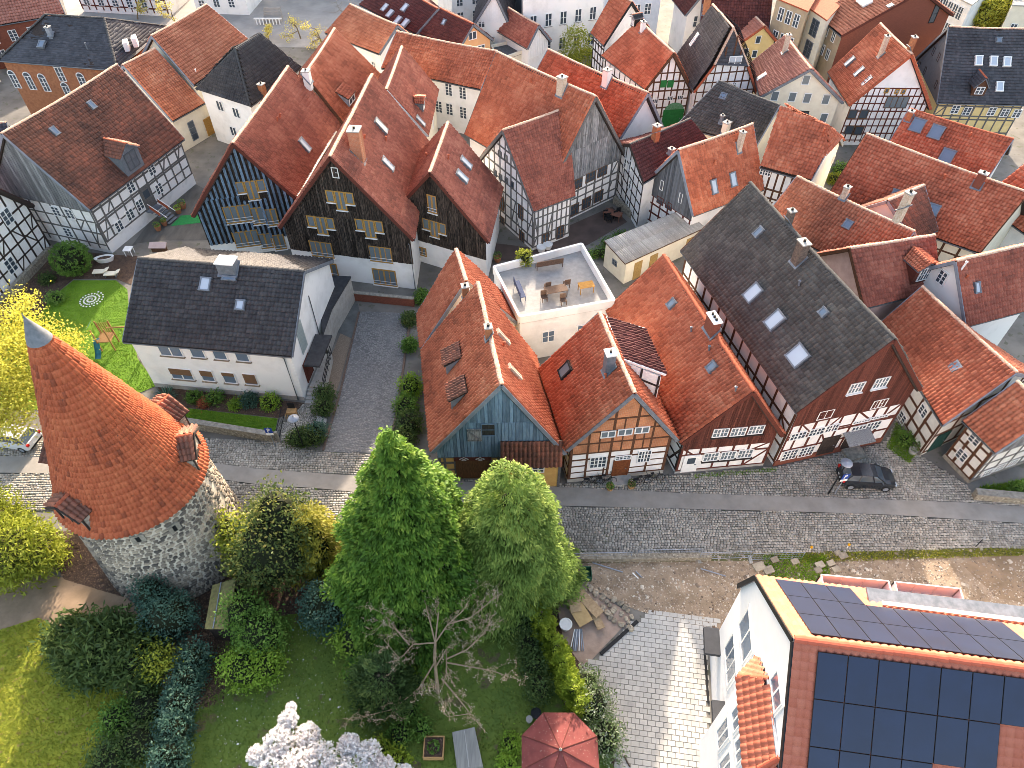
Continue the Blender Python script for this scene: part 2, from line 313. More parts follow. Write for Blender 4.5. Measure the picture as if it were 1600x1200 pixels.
FIT={
 'LT':(-42.72,65.49,0.35,14.79,11.58,5.34,12.04,0.04,0,0,0.05,-0.1,-0.04,-0.01),
 'LW':(-41.77,80.48,0.47,4.77,9.76,4,9.35,-0.02,0,0,-0.01,0.03,0.01,-0.02),
 'RD1':(-39.24,88.35,0.37,10.1,10.09,6.01,10.31,-0.14,0,0,-0.28,0.12,0.17,0.04),
 'HIP':(-30.35,81.79,0.42,10.2,7.6,6.3,10.3,0.3,3.6,2.2,-0.1,-0.1,0,0.08),
 'B1':(-24.32,64.67,0.11,15.32,9.51,5.18,11.86,0.67,0,0,0.34,0.21,0.5,-0.04),
 'B2':(-14.19,59.96,0.1,14.88,11.1,5.51,13.3,0.05,0,0,-0.09,0.23,0.41,0.14),
 'B3':(-6.05,58.87,0.12,8.85,9.47,5.34,10.51,-0.57,0,0,-0.33,-0.3,-0.44,-0.01),
 'B4':(-20.96,78.42,0.1,11.61,8.1,6,10.94,0.17,0,0,-0.04,-0.02,-0.05,-0.18),
 'B5':(-12.5,74.93,0.05,10.13,7.59,5.98,10.67,0.1,0,0,-0.06,0.01,-0.06,0.02),
 'R6':(-7.81,85.08,2,13.29,6.89,6,9.12,-0.13,0,0,-0.1,-0.12,0.18,0),
 'C1':(3.18,68.86,-0.77,13.49,9.59,5.47,12.78,-0.07,0,0,-0.1,-0.05,-0.25,0.03),
 'C2':(2.24,63.75,0.95,7.67,10.61,4.79,10.73,-0.02,0,0,-0.03,-0.54,0.09,-0.02),
 'C3':(9.17,77.38,-0.76,14.65,6.25,5.08,9.24,0.01,0,0,-0.22,-0.11,-0.62,-0.05),
 'D1':(17.21,86.63,-0.3,9.65,7.23,5.09,9.14,-0.21,0,0,-0.18,-0.22,-0.71,-0.2),
 'D1b':(13.77,95.77,-0.56,3.7,7.15,5.99,10.14,0.2,0,0,0.12,0.06,0.11,0.13),
 'D2':(24.44,85.23,-0.15,8.39,7.11,5.32,11.61,-0.11,1.5,0,-0.02,-0.17,-0.68,0.1),
 'D3':(25.41,74.13,2.39,7.65,9.58,4.99,8.27,0.1,0,0,-0.07,0.11,0.16,0.28),
 'E1':(15.36,67.66,0.93,8.8,6.61,5.09,7.21,-0.25,0,0,-0.44,0.08,0.65,0.21),
 'E2':(19.35,62.88,1.03,9.35,7.09,3.98,9.47,0.2,0,0,0.09,0,0.13,-0.02),
 'E3':(29.30,64.94,2.31,5.07,9.33,6.52,9.96,0.20,-1.08,1.24,0.11,0.08,-0.10,0.11),
 'F1':(32.48,81.99,-0.06,8.91,7.86,6,9.29,-0.04,0,0,-0.14,-0.08,-0.3,0.17),
 'F1b':(32.11,97.33,-0.14,4.02,4.72,4.98,6.9,0.08,0,0,-0.07,-0.03,-0.15,0.02),
 'F2':(42.97,82,-0.07,8.25,8.8,5.01,10.72,0.03,0,0,-0.08,-0.11,-0.4,0.08),
 'F3':(54.33,84,1.64,9.12,11.64,5.03,11.04,-0.08,0,0,-0.1,0.08,0.03,0.01),
 'F4':(47.1,95.81,-0.36,6.71,15.31,7.79,11.84,1.7,0,0,-0.04,-0.01,0.53,0.08),
 'G1':(45.86,68.48,2.24,10.2,6.33,4.98,7.74,0,0,0,-0.03,-0.07,0.03,0),
 'G2':(39.89,59.2,2.33,14.92,10.52,4.53,8.89,0,0,0,0.06,-0.12,0.06,0.16),
 'G3':(29.50,52.78,2.41,11.20,7.01,5.49,8.75,-0.04,0.00,-0.00,-0.07,-0.04,0.06,0.01),
 'G4':(30.87,47.02,1.34,7.69,6.59,5.59,8.89,-0.04,-0.00,-0.00,0.09,0.01,0.08,0.10),
 'G5':(37.35,44.50,1.26,7.11,6.70,5.98,9.85,0.05,-0.00,-0.00,0.09,-0.12,-0.03,0.01),
 'H5':(34.05,38.63,-0.32,9.74,7.8,4.24,7.4,-0.13,0,0,0.12,0,0,0.33),
 'H5b':(35.85,31.88,-0.35,3.14,6,4.19,7.16,-0.01,0,0,0,0.01,0,0),
 'H4':(21.67,41.1,-0.28,18.61,9.69,6.63,12.46,-0.02,0,0,-0.03,-0.04,-0.29,0.01),
 'H3':(13.73,37.91,-0.26,14.86,7.68,4.03,9.03,0.18,0,0,-0.15,-0.07,-0.16,-0.04),
 'H2':(6.93,33.81,-0.21,7.82,7.86,4.33,9.72,0.13,0,0,-0.09,-0.14,-0.11,0),
 'H1':(-1.82,34.88,-0.18,10.09,9,3.63,10.64,0.25,0,0,-0.17,-0.23,-0.32,0.03),
 'H1b':(-3.74,43.48,-0.24,3.98,7.98,3.58,9.42,-0.19,0,0,0.09,0.02,0,0.04),
 'W':(-22.74,44.04,1.69,13.49,11.69,5.48,9.02,0.09,0,0,0.03,0.02,0.05,0),
 'BRK':(-52.57,89.73,1.71,15.4,12.15,7.02,10.2,0.1,4.07,3.75,-0.02,-0.02,0,-0.04),
 'R5b':(-18.17,96.97,-0.8,9.85,6.95,4.99,7.62,0.22,0,0,-0.06,-0.16,0,-0.13),
 'T2':(-6.84,97.43,-0.72,6.9,6.38,5.02,7.39,-0.42,0,0,-0.15,-0.08,-0.17,-0.22),
 'T4':(1.67,99.58,-0.6,6.99,4.11,3.98,6.51,-0.19,0,0,0.04,0.02,0,-0.03),
 'T1':(-13.8,104.57,-0.62,13.15,7.76,5.01,7.49,0.21,0,0,-0.1,-0.13,0,-0.19),
 'T3':(-2.42,106.24,0.06,11,4.99,5.02,9.09,0.41,0,0,0,0,-0.04,-0.03),
 'T5a':(25.36,104.73,-0.14,6.05,4.73,5.97,8.73,-0.23,0,0,0.04,0.02,0,-0.02),
 'T5b':(29.77,101.59,1.68,9,9.44,4.97,10.05,0.01,0,0,0,0,0.01,0),
 'G3b':(35.75,55.63,1.04,4.78,6.27,5.01,7.79,-0.2,0,0,0.25,-0.2,0.23,0),
 'LL':(-51.99,54.29,-1.44,11,8.94,4.98,9.59,1.1,0,0,-0.05,-0.02,-0.02,0.02),
}
# ------------------------------------------------------------------ houses
def in_poly(x, y, poly):
    inside = np.zeros(x.shape, bool); j = len(poly) - 1
    for i in range(len(poly)):
        xi, yi = poly[i]; xj, yj = poly[j]
        c = ((yi > y) != (yj > y)) & (x < (xj - xi) * (y - yi) / ((yj - yi) if yj != yi else 1e-9) + xi)
        inside ^= c; j = i
    return inside
def tile_poly(poly, e, **kw):
    poly = [np.asarray(p, float) for p in poly]; e = unit(e)
    n = np.zeros(3)
    for i in range(1, len(poly) - 1): n += np.cross(poly[i] - poly[0], poly[i + 1] - poly[0])
    n = unit(n); n = n if n[2] > 0 else -n
    f = np.cross(n, e); f = -f if f[2] > 0 else f                       # down the slope
    o = poly[0]; q = np.array([[(p - o) @ e, (p - o) @ f] for p in poly])
    a0, b0 = q.min(0); a1, b1 = q.max(0)
    C = [o + e * a + f * b for a, b in ((a0, b0), (a1, b0), (a1, b1), (a0, b1))]
    V, F, tf, _ = tile_grid(*C, **kw)
    cen = V[F].mean(1) - o
    k = in_poly(cen @ e, cen @ f, q)
    F = F[k]; tf = tf[k]
    u, inv = np.unique(F, return_inverse=True)
    return V[u], inv.reshape(F.shape), tf, n
_capdata = {}
def cap_data(m):
    if m.name not in _capdata:
        b = MB(); n = 6; V = []
        for (x, r) in ((-.5, .46), (.46, .56), (.52, .56)):
            for j in range(n + 1):
                a_ = math.pi * j / n; V.append((x, r * math.cos(a_), r * math.sin(a_) * .8))
        Fs = []
        for i in range(2):
            for j in range(n): k = i * (n + 1) + j; Fs.append((k, k + 1, k + n + 2, k + n + 1))
        Fs.append(tuple(range(2 * (n + 1), 3 * (n + 1)))); Fs.append(tuple(range(n, -1, -1)))
        me = bpy.data.meshes.new('ridge_tile'); me.from_pydata(V, [], Fs); me.update(); me.materials.append(m); _capdata[m.name] = me
    return _capdata[m.name]
def ridge_caps(A, B, parent, m, single, w=.26, step=.42, sag=0.0):
    """ridge or hip tiles from A to B; near ridges get single tiles, far ones one joined row"""
    A = np.asarray(A, float); B = np.asarray(B, float); d = B - A; L = np.linalg.norm(d); d = d / L
    y = unit(np.cross((0, 0, 1), d)); zz = np.cross(d, y); nn = max(2, round(L / step)); st = L / nn
    me = cap_data(m)
    if single:
        for i in range(nn):
            c = A + d * st * (i + .5) + zz * (.02 + rng.normal(0, .006) - sag * math.sin(math.pi * (i + .5) / nn)) + y * rng.normal(0, .012)
            link('ridge_tile', me, parent, frame_matrix(c, d * st * 1.04, y * w * 1.15, zz * w))
    else:
        V0 = np.array([v.co[:] for v in me.vertices]); F0 = [tuple(p.vertices) for p in me.polygons]
        b = MB()
        for i in range(nn):
            c = A + d * st * (i + .5) + zz * (.02 + rng.normal(0, .006) - sag * math.sin(math.pi * (i + .5) / nn))
            b.add(c + V0[:, :1] * d * st * 1.04 + V0[:, 1:2] * y * w * 1.15 + V0[:, 2:] * zz * w, F0)
        b.build('ridge_row', m, parent, kind='stuff')
_winmesh = {}
def window_meshes(w, h, nx, ny, fm, gm, fr=.07, arch=False):
    fr = .11 if fm is M_FRAME_O else fr
    k = (round(w, 2), round(h, 2), nx, ny, fm.name, gm.name, arch)
    if k in _winmesh: return _winmesh[k]
    b = MB(); d = .05
    def bar(x0, y0, x1, y1, dd): b.abox(min(x0, x1), min(y0, y1), -.05, max(x0, x1), max(y0, y1), dd)
    bar(-w / 2, -h / 2, -w / 2 + fr, h / 2, d); bar(w / 2 - fr, -h / 2, w / 2, h / 2, d)
    bar(-w / 2 + fr, -h / 2, w / 2 - fr, -h / 2 + fr, d); bar(-w / 2 + fr, h / 2 - fr, w / 2 - fr, h / 2, d)
    iw, ih = w - 2 * fr, h - 2 * fr
    for i in range(1, nx):
        x = -iw / 2 + iw * i / nx; t = (.045 if (nx % 2 == 0 and i == nx // 2) else .025) * (1.8 if fm is M_FRAME_O else 1)
        bar(x - t, -ih / 2, x + t, ih / 2, d - .012)
    for j in range(1, ny):
        y = -ih / 2 + ih * j / ny; bar(-iw / 2, y - .022, iw / 2, y + .022, d - .02)
    me = bpy.data.meshes.new('window'); me.from_pydata([tuple(v) for v in b.V], [], b.F); me.update(); me.materials.append(fm)
    pe = bpy.data.meshes.new('pane'); z = .012
    pe.from_pydata([(-iw / 2, -ih / 2, z), (iw / 2, -ih / 2, z), (iw / 2, ih / 2, z), (-iw / 2, ih / 2, z)], [], [(0, 1, 2, 3)]); pe.update(); pe.materials.append(gm)
    _winmesh[k] = (me, pe); return me, pe
def place_window(parent, c, e, n, w, h, nx=2, ny=2, fm=None, gm=None, sill=None, upv=(0, 0, 1), name='window'):
    fm = fm or M_FRAME_W; gm = gm or G_DARK
    me, pe = window_meshes(w, h, nx, ny, fm, gm)
    up_ = unit(np.cross(n, e))
    M = frame_matrix(c, e, up_, n)
    o = link(name, me, parent, M); link('pane', pe, o, M)
    if sill is not None:
        block('sill', sill, o, np.asarray(c) - up_ * (h / 2 + .035) + np.asarray(n) * .06, np.asarray(e) * (w + .16), up_ * .05, np.asarray(n) * .2)
    return o
H = {}
class House:
    def __init__(s, key, name, label, wall, tile, cat='house', group=None, P=None, ov=.35, og=.3, tw=.31, th=.40, amp=.125, k=4, ridge=None, caps=True, near=False, zb=-.2,
                 verge=M_LEAD, gutter=True, halfhip=(0, 0), step=.10, curve=0.0, roof_name='roof'):
        P = P or FIT[key]; H[key] = s; s.key = key
        cx, cy, a, L, W, ze, zr, vo, hf, hb, sf, sb, dz, tp = P
        s.u = np.array([math.sin(a), math.cos(a), 0]); s.v = np.array([math.cos(a), -math.sin(a), 0]); s.c = np.array([cx, cy, 0.])
        h, kf, kb = L / 2, W / 2 * (1 + tp), W / 2 * (1 - tp)
        w = lambda us, vs, z: s.c + us * s.u + vs * s.v + np.array([0, 0, z])
        s.RF = w(-h + hf + sf * vo, vo, zr); s.RB = w(h - hb + sb * vo, vo, zr)
        s.EFL = w(-h - sf * kf, -kf, ze); s.EFR = w(-h + sf * kf, kf, ze + dz); s.EBL = w(h - sb * kb, -kb, ze); s.EBR = w(h + sb * kb, kb, ze + dz)
        s.AF = w(-h + sf * vo, vo, zr); s.AB = w(h + sb * vo, vo, zr)        # gable tops without hip
        fullF, fullB = hf > .3 and halfhip[0] == 0, hb > .3 and halfhip[1] == 0
        s.zr, s.tile, s.near = zr, tile, near; s.sag = 0 if (hf > .3 or hb > .3 or key == 'W') else min(.13, .009 * L) * rng.uniform(.5, 1.2)
        t = s.root = thing(name, (cx, cy, 0), label, cat, group)
        # walls
        def inset(E, e2, e3): return E + unit(e2 - E) * np.array([1, 1, 0]) * og + unit((e3 - E) * np.array([1, 1, 0])) * ov
        g = {}
        g['FL'] = inset(s.EFL, s.EBL, s.EFR); g['FR'] = inset(s.EFR, s.EBR, s.EFL); g['BL'] = inset(s.EBL, s.EFL, s.EBR); g['BR'] = inset(s.EBR, s.EFR, s.EBL)
        s.g = g; T_ = .16
        def roof_z(p):                                                     # underside of roof at plan point
            best = 1e9
            for A, B, C in s.planes():
                n = np.cross(B - A, C - A); best = min(best, A[2] - ((p - A)[0] * n[0] + (p - A)[1] * n[1]) / n[2])
            return best - T_ * 1.35
        s.roof_z = roof_z; s.fullF, s.fullB, s.hh = fullF, fullB, halfhip
        low = {q: np.array([p[0], p[1], zb]) for q, p in g.items()}
        top = {q: np.array([p[0], p[1], roof_z(p)]) for q, p in g.items()}
        s.low, s.top = low, top
        V = [low['FL'], low['FR'], low['BR'], low['BL'], top['FL'], top['FR'], top['BR'], top['BL']]
        F = [(1, 2, 6, 5), (3, 0, 4, 7)]
        def gable(p, q, A, hh, full):
            if full: return []
            o_ = unit(s.RB - s.RF) * og * (1 if A is s.AF else -1)
            A2 = A + o_; f = lambda P_: np.array([P_[0], P_[1], roof_z(P_)])
            if hh:
                E1, E2 = top[p], top[q]; K1 = A2 + (E1 - A2) * hh; K2 = A2 + (E2 - A2) * hh
                return [K2 - [0, 0, .0], K1 - [0, 0, .0]]
            return [np.array([A2[0], A2[1], s.zr - T_ * 1.5])]
        ga = gable('FL', 'FR', s.AF, halfhip[0], fullF); i0 = len(V); V += ga; F.append((0, 1, 5) + tuple(range(i0, i0 + len(ga))) + (4,))
        gb = gable('BR', 'BL', s.AB, halfhip[1], fullB); i0 = len(V); V += gb; F.append((2, 3, 7) + tuple(range(i0, i0 + len(gb))) + (6,))
        mesh('wall', V, F, wall, t)
        # roof
        kw = dict(tw=tw, th=th, amp=amp, k=k, step=step)
        parts = []; e = s.RB - s.RF; s.sl = {}
        KF = KB = None
        if halfhip[0]: KF = (s.AF + (s.EFL - s.AF) * halfhip[0], s.AF + (s.EFR - s.AF) * halfhip[0])
        if halfhip[1]: KB = (s.AB + (s.EBL - s.AB) * halfhip[1], s.AB + (s.EBR - s.AB) * halfhip[1])
        SV, SF = [], []
        def addslab(P_):
            n = np.zeros(3)
            for i in range(1, len(P_) - 1): n += np.cross(P_[i] - P_[0], P_[i + 1] - P_[0])
            n = unit(n); n = n if n[2] > 0 else -n; k0 = len(SV); m_ = len(P_)
            SV.extend([q - n * (.03 + s.sag) for q in P_]); SV.extend([q - n * (T_ + s.sag) for q in P_])
            SF.append(tuple(range(k0, k0 + m_))); SF.append(tuple(range(k0 + 2 * m_ - 1, k0 + m_ - 1, -1)))
            for i in range(m_): j = (i + 1) % m_; SF.append((k0 + i, k0 + i + m_, k0 + j + m_, k0 + j))
        for side, EF, EB_, ki in (('L', s.EFL, s.EBL, 0), ('R', s.EFR, s.EBR, 1)):
            if hf > .3 or hb > .3:
                P_ = [s.RB, s.RF] + ([KF[ki]] if KF else []) + [EF, EB_] + ([KB[ki]] if KB else [])
                parts.append(tile_poly(P_, EB_ - EF, **kw)); addslab(P_)
            else:
                parts.append(tile_grid(s.RF, s.RB, EB_, EF, curve=s.sag, **kw))
                N_ = 5
                for i in range(N_):
                    for j in range(3):
                        bl = lambda a, b: (s.RF * (1 - a) + s.RB * a) * (1 - b) + (EF * (1 - a) + EB_ * a) * b
                        addslab([bl(i / N_, j / 3), bl((i + 1) / N_, j / 3), bl((i + 1) / N_, (j + 1) / 3), bl(i / N_, (j + 1) / 3)])
        hips = []
        if hf > .3:
            P_ = [s.RF, KF[0], KF[1]] if KF else [s.RF, s.EFL, s.EFR]; parts.append(tile_poly(P_, P_[2] - P_[1], **kw)); addslab(P_); hips += [(s.RF, P_[1]), (s.RF, P_[2])]
        if hb > .3:
            P_ = [s.RB, KB[0], KB[1]] if KB else [s.RB, s.EBL, s.EBR]; parts.append(tile_poly(P_, P_[2] - P_[1], **kw)); addslab(P_); hips += [(s.RB, P_[1]), (s.RB, P_[2])]
        s.roof = mesh(roof_name, SV, SF, M_TIMB_DK if tile not in (T_NEW,) else M_LEAD, t)
        off = 0; VV, FF, TT = [], [], []
        for V_, F_, t_, _ in parts: VV.append(V_); FF.append(F_ + off); TT.append(t_); off += len(V_)
        mesh('tiles', np.concatenate(VV), np.concatenate(FF), tile, s.roof, kind='stuff', tint=np.concatenate(TT))
        ridge = ridge or M_RIDGE
        if caps:
            ridge_caps(s.RF + [0, 0, .09], s.RB + [0, 0, .09], s.roof, ridge, near, sag=s.sag)
            for A, B in hips: ridge_caps(A + [0, 0, .07], B + [0, 0, .05], s.roof, ridge, near)
        if verge:
            for A, E_, dr in ((s.AF, s.EFL, -1), (s.AF, s.EFR, -1), (s.AB, s.EBL, 1), (s.AB, s.EBR, 1)):
                if (dr < 0 and fullF) or (dr > 0 and fullB): continue
                hh = halfhip[0] if dr < 0 else halfhip[1]
                A_ = A + (E_ - A) * hh if hh else A
                o_ = s.u * dr * .03
                block_bar('bargeboard', verge, s.roof, A_ + o_ - [0, 0, .04], E_ + o_ - [0, 0, .04], .06, .28, (0, 0, 1))
        if gutter:
            for A, B, sd in ((s.EFL, s.EBL, -1), (s.EFR, s.EBR, 1)):
                b = MB(); b.tube([A + s.v * sd * .06 - [0, 0, .06], B + s.v * sd * .06 - [0, 0, .06]], .065, 6); b.build('gutter', M_GUTTER, t)
    def planes(s):
        r = [(s.RF, s.EFL, s.EBL), (s.RF, s.EBR, s.EFR)]
        if getattr(s, 'fullF', False): r.append((s.RF, s.EFR, s.EFL))
        if getattr(s, 'fullB', False): r.append((s.RB, s.EBL, s.EBR))
        return r
    # ---- facades
    def face(s, f):
        p, q = {'F': ('FL', 'FR'), 'R': ('FR', 'BR'), 'L': ('BL', 'FL'), 'B': ('BR', 'BL')}[f]
        o = np.array([*s.low[p][:2], 0]); w = np.array([*s.low[q][:2], 0]); L = np.linalg.norm(w - o); e = (w - o) / L
        return o, e, np.array([e[1], -e[0], 0]), L
    def hit(s, f, px, py):
        o, e, n, L = s.face(f); p = on_plane(px, py, o, n); return (p - o) @ e, p[2]
    def fp(s, f, u, z, d=0.0):
        o, e, n, L = s.face(f); return o + e * u + n * d + np.array([0, 0, z])
    def roofline(s, f, u):
        p = s.fp(f, u, 0); return s.roof_z(p)
    def span(s, f, z):
        L = s.face(f)[3]; us = np.linspace(0, L, 161); ok = [u for u in us if s.roofline(f, u) > z]
        return (min(ok), max(ok)) if ok else (0, 0)
    def win(s, f, px, py, w, h, nx=2, ny=2, fm=None, gm=None, sill=None, uz=None, surround=None):
        u, z = uz if uz else s.hit(f, px, py); o, e, n, L = s.face(f)
        return place_window(s.root, s.fp(f, u, z, .03), e, n, w, h, nx, ny, fm, gm, sill)
    def wins(s, f, pts, w, h, **kw):
        for p in pts: s.win(f, p[0], p[1], w, h, **kw)
    def beam(s, f, u0, z0, u1, z1, m, w=.18, proud=.035, name='beam'):
        jt = rng.normal(0, .022, 4); a, b = s.fp(f, u0 + jt[0], z0 + jt[1]), s.fp(f, u1 + jt[2], z1 + jt[3]); n = s.face(f)[2]; w = w * rng.uniform(.82, 1.18)
        if np.linalg.norm(b - a) < .15: return
        block_bar(name, m, s.root, a, b, w, proud * 2, n)
    def timber(s, f, m, posts, rails, braces=(), w=.18, z0=.35, z1=None, corner=True):
        """posts: count of bays or fractions; rails: heights; braces: (f0, z0, f1, z1) with f as fraction of the wall"""
        L = s.face(f)[3]; pf = [i / posts for i in range(posts + 1)] if isinstance(posts, int) else list(posts)
        for i, q in enumerate(pf):
            u = min(max(q * L, w / 2), L - w / 2); tz = s.roofline(f, u) - .02
            if z1: tz = min(tz, z1)
            if tz > z0 + .2: s.beam(f, u, z0, u, tz, m, w, .035 + .002 * (i % 2), 'post')
        for j, z in enumerate(rails):
            a, b = s.span(f, z + .12)
            if b - a > .4: s.beam(f, a + .03, z, b - .03, z, m, w, .03 + .0015 * (j % 2), 'rail')
        for (f0, a, f1, b) in braces: s.beam(f, f0 * L, a, f1 * L, b, m, w * .85, .026, 'brace')
    def panel(s, f, m, z0, d=.02, name='gable_panel', z1=None):
        L = s.face(f)[3]; a, b = s.span(f, z0 + .02)
        top = [u for u in np.linspace(a, b, 25)]
        zz = [s.roofline(f, u) if z1 is None else min(z1, s.roofline(f, u)) for u in top]
        V = [s.fp(f, a, z0, d), s.fp(f, b, z0, d)] + [s.fp(f, u, max(z, z0 + .001), d) for u, z in zip(top[::-1], zz[::-1])]
        V += [q - s.face(f)[2] * d * 1.5 for q in V]; n = len(V) // 2
        return mesh(name, V, [tuple(range(n))] + [(i, i + n, (i + 1) % n + n, (i + 1) % n) for i in range(n)], m, s.root)
    def boards(s, f, m, rows, bw=.22, d=.045, back=None, holes=(), jitter=.02, fill=.87):
        """vertical boards between heights, cut by the roofline"""
        if back: s.panel(f, back, rows[0])
        o, e, n, L = s.face(f)
        for r in range(len(rows) - 1):
            za, zb_ = rows[r], rows[r + 1]; a, b = s.span(f, za + .1); k = max(1, round((b - a) / bw)); st = (b - a) / k
            for i in range(k):
                u = a + st * (i + .5); t = min(zb_, s.roofline(f, u - st * .3), s.roofline(f, u + st * .3))
                if t - za < .12: continue
                dd = d + rng.uniform(-jitter, jitter) - .012 * r
                for (h0, h1) in s._cut(u, za - (.06 if r else 0), t, holes):
                    block('board', m, s.root, s.fp(f, u, (h0 + h1) / 2, dd * .5 + .02), e * st * fill * rng.uniform(.9, 1.1), n * dd, np.array([0, 0, h1 - h0]))
    def _cut(s, u, a, b, holes):
        seg = [(a, b)]
        for (u0, z0, u1, z1) in holes:
            if u0 < u < u1:
                ns = []
                for (p, q) in seg:
                    if z1 <= p or z0 >= q: ns.append((p, q)); continue
                    if z0 - p > .1: ns.append((p, z0))
                    if q - z1 > .1: ns.append((z1, q))
                seg = ns
        return seg
    def plinth(s, f, m=M_STONE, h=.4, d=.05):
        o, e, n, L = s.face(f); block('plinth', m, s.root, s.fp(f, L / 2, h / 2 - .1, 0), e * (L + .1), n * d * 2, np.array([0, 0, h + .2]))
    # ---- roof features
    def slope(s, side):
        A, B, C, D = (s.RF, s.RB, s.EBL, s.EFL) if side == 'L' else (s.RF, s.RB, s.EBR, s.EFR)
        n = unit(np.cross(B - A, (C + D) / 2 - (A + B) / 2)); n = n if n[2] > 0 else -n
        e = unit(C - D); f = np.cross(n, e); f = -f if f[2] > 0 else f
        return (A + B + C + D) / 4, e, f, n
    def spot(s, side, px, py):
        o, e, f, n = s.slope(side); return on_plane(px, py, o + n * .22, n), e, f, n
    def skylight(s, side, px, py, w=.8, h=1.2, fm=None, gm=None, name='skylight'):
        p, e, f, n = s.spot(side, px, py); b = MB(); fr = .09; fm = fm or M_LEAD; gm = gm or G_SKY
        for (c, x, y) in ((-f * (h / 2), w / 2 + fr, fr), (f * (h / 2), w / 2 + fr, fr)): b.box(p + c, e * x, f * y * .6, n * .14)
        for sg in (-1, 1): b.box(p + e * sg * w / 2, e * fr * .6, f * (h / 2 - .02), n * .135)
        o = b.build(name, fm, s.root)
        q = p + n * .1
        mesh('pane', [q - e * w / 2 - f * h / 2, q - e * w / 2 + f * h / 2, q + e * w / 2 + f * h / 2, q + e * w / 2 - f * h / 2], [(0, 1, 2, 3)], gm, o)
    def chimney(s, side, px, py, w=.6, d=.6, h=1.3, m=None, cap=None, pots=1, below=1.2):
        p, e, f, n = s.spot(side, px, py); m = m or M_BRICKO
        a = s.u; b_ = s.v; top = p + np.array([0, 0, h])
        o = block('chimney', m, s.root, p + np.array([0, 0, (h - below) / 2]), a * d, b_ * w, np.array([0, 0, h + below]))
        block('chimney_cap', cap or M_CONC, o, top + np.array([0, 0, .045]), a * (d + .14), b_ * (w + .14), np.array([0, 0, .09]))
        bb = MB()
        for i in range(pots):
            c = top + np.array([0, 0, .09]) + a * ((i + .5) / pots - .5) * d * .8; bb.tube([c, c + np.array([0, 0, .18])], .1, 8)
        bb.build('chimney_pot', M_BLACK, o)
        # lead flashing round the foot
        fl = MB(); fl.box(p - n * .02, e * (d / 2 + .12), f * (w / 2 / max(.3, abs(f[0] * b_[0] + f[1] * b_[1])) + .14), n * .03); fl.build('flashing', M_LEAD, o)
    def vent(s, side, px, py, m=None, h=.35):
        p, e, f, n = s.spot(side, px, py); b = MB(); b.tube([p - n * .1, p + np.array([0, 0, h])], .07, 7); b.lathe(p + np.array([0, 0, h]), [(.1, -.02), (.11, .06), (.02, .1)], 8); b.build('vent_pipe', m or M_RIDGE, s.root)
    def hatch(s, side, px, py, w=.45, h=.6):
        s.skylight(side, px, py, w, h, M_LEAD, G_BLUE, 'roof_hatch')
def downpipe(Hs, f, u, z1, z0=.1, m=None):
    b = MB(); p, q = Hs.fp(f, u, z0, .1), Hs.fp(f, u, z1, .1); b.tube([p, q, Hs.fp(f, u, z1 + .25, .3)], .05, 6); b.build('downpipe', m or M_GUTTER, Hs.root)
# ------------------------------------------------------------------ the houses of the old town
_O = dict(A=(0, 0, .26667), B=(400, 0, .26667), C=(800, 0, .26667), D=(1180, 0, .26667), E=(0, 300, .26667), F=(400, 300, .26667), G=(800, 300, .26667), I=(1180, 300, .26667),
          J=(0, 580, .26667), K=(400, 580, .26667), L=(800, 580, .26667), M=(1180, 580, .26667), N=(0, 880, .26667), O=(400, 880, .26667), P=(800, 880, .26667), Q=(1180, 880, .26667),
          R1=(180, 520, .2), R2=(1360, 590, .15), R3=(880, 640, .225), R4=(180, 220, .15), R5=(760, 200, 1 / 6), R6=(1100, 900, .25), R7=(1180, 600, .1625), R8=(480, 330, .1875),
          S2=(300, 0, .1875), S3=(680, 0, .175), S4=(1020, 0, .175), S5=(1440, 0, .1), S6=(430, 470, .20833), S7=(640, 590, .1625), S8=(300, 280, .1125))
def q(r, x, y): o = _O[r]; return (o[0] + x * o[2], o[1] + y * o[2])
def brick_mat(name, e, c1, c2, mortar, bw=.25, bh=.075):
    m = bpy.data.materials.new(name); t, b = nodes_of(m); L = t.links; MATS[name] = m
    g = t.nodes.new('ShaderNodeNewGeometry'); d = t.nodes.new('ShaderNodeVectorMath'); d.operation = 'DOT_PRODUCT'; d.inputs[1].default_value = tuple(float(x) for x in e)
    L.new(g.outputs['Position'], d.inputs[0]); sp = t.nodes.new('ShaderNodeSeparateXYZ'); L.new(g.outputs['Position'], sp.inputs[0])
    cb = t.nodes.new('ShaderNodeCombineXYZ'); L.new(d.outputs['Value'], cb.inputs[0]); L.new(sp.outputs[2], cb.inputs[1])
    bt = t.nodes.new('ShaderNodeTexBrick'); bt.inputs['Scale'].default_value = 1; bt.inputs['Brick Width'].default_value = bw; bt.inputs['Row Height'].default_value = bh
    bt.inputs['Mortar Size'].default_value = .009; bt.inputs['Color1'].default_value = rgba(c1); bt.inputs['Color2'].default_value = rgba(c2); bt.inputs['Mortar'].default_value = rgba(mortar)
    L.new(cb.outputs[0], bt.inputs['Vector'])
    n = t.nodes.new('ShaderNodeTexNoise'); n.inputs['Scale'].default_value = .9; L.new(g.outputs['Position'], n.inputs['Vector'])
    mr = t.nodes.new('ShaderNodeMapRange'); mr.inputs[1].default_value = .3; mr.inputs[2].default_value = .7; mr.inputs[3].default_value = .7; mr.inputs[4].default_value = 1.15; L.new(n.outputs['Fac'], mr.inputs[0])
    mx = t.nodes.new('ShaderNodeMix'); mx.data_type = 'RGBA'; mx.blend_type = 'MULTIPLY'; mx.inputs[0].default_value = 1; L.new(bt.outputs['Color'], mx.inputs[6]); L.new(mr.outputs[0], mx.inputs[7])
    L.new(mx.outputs[2], b.inputs['Base Color']); b.inputs['Roughness'].default_value = .9; return m
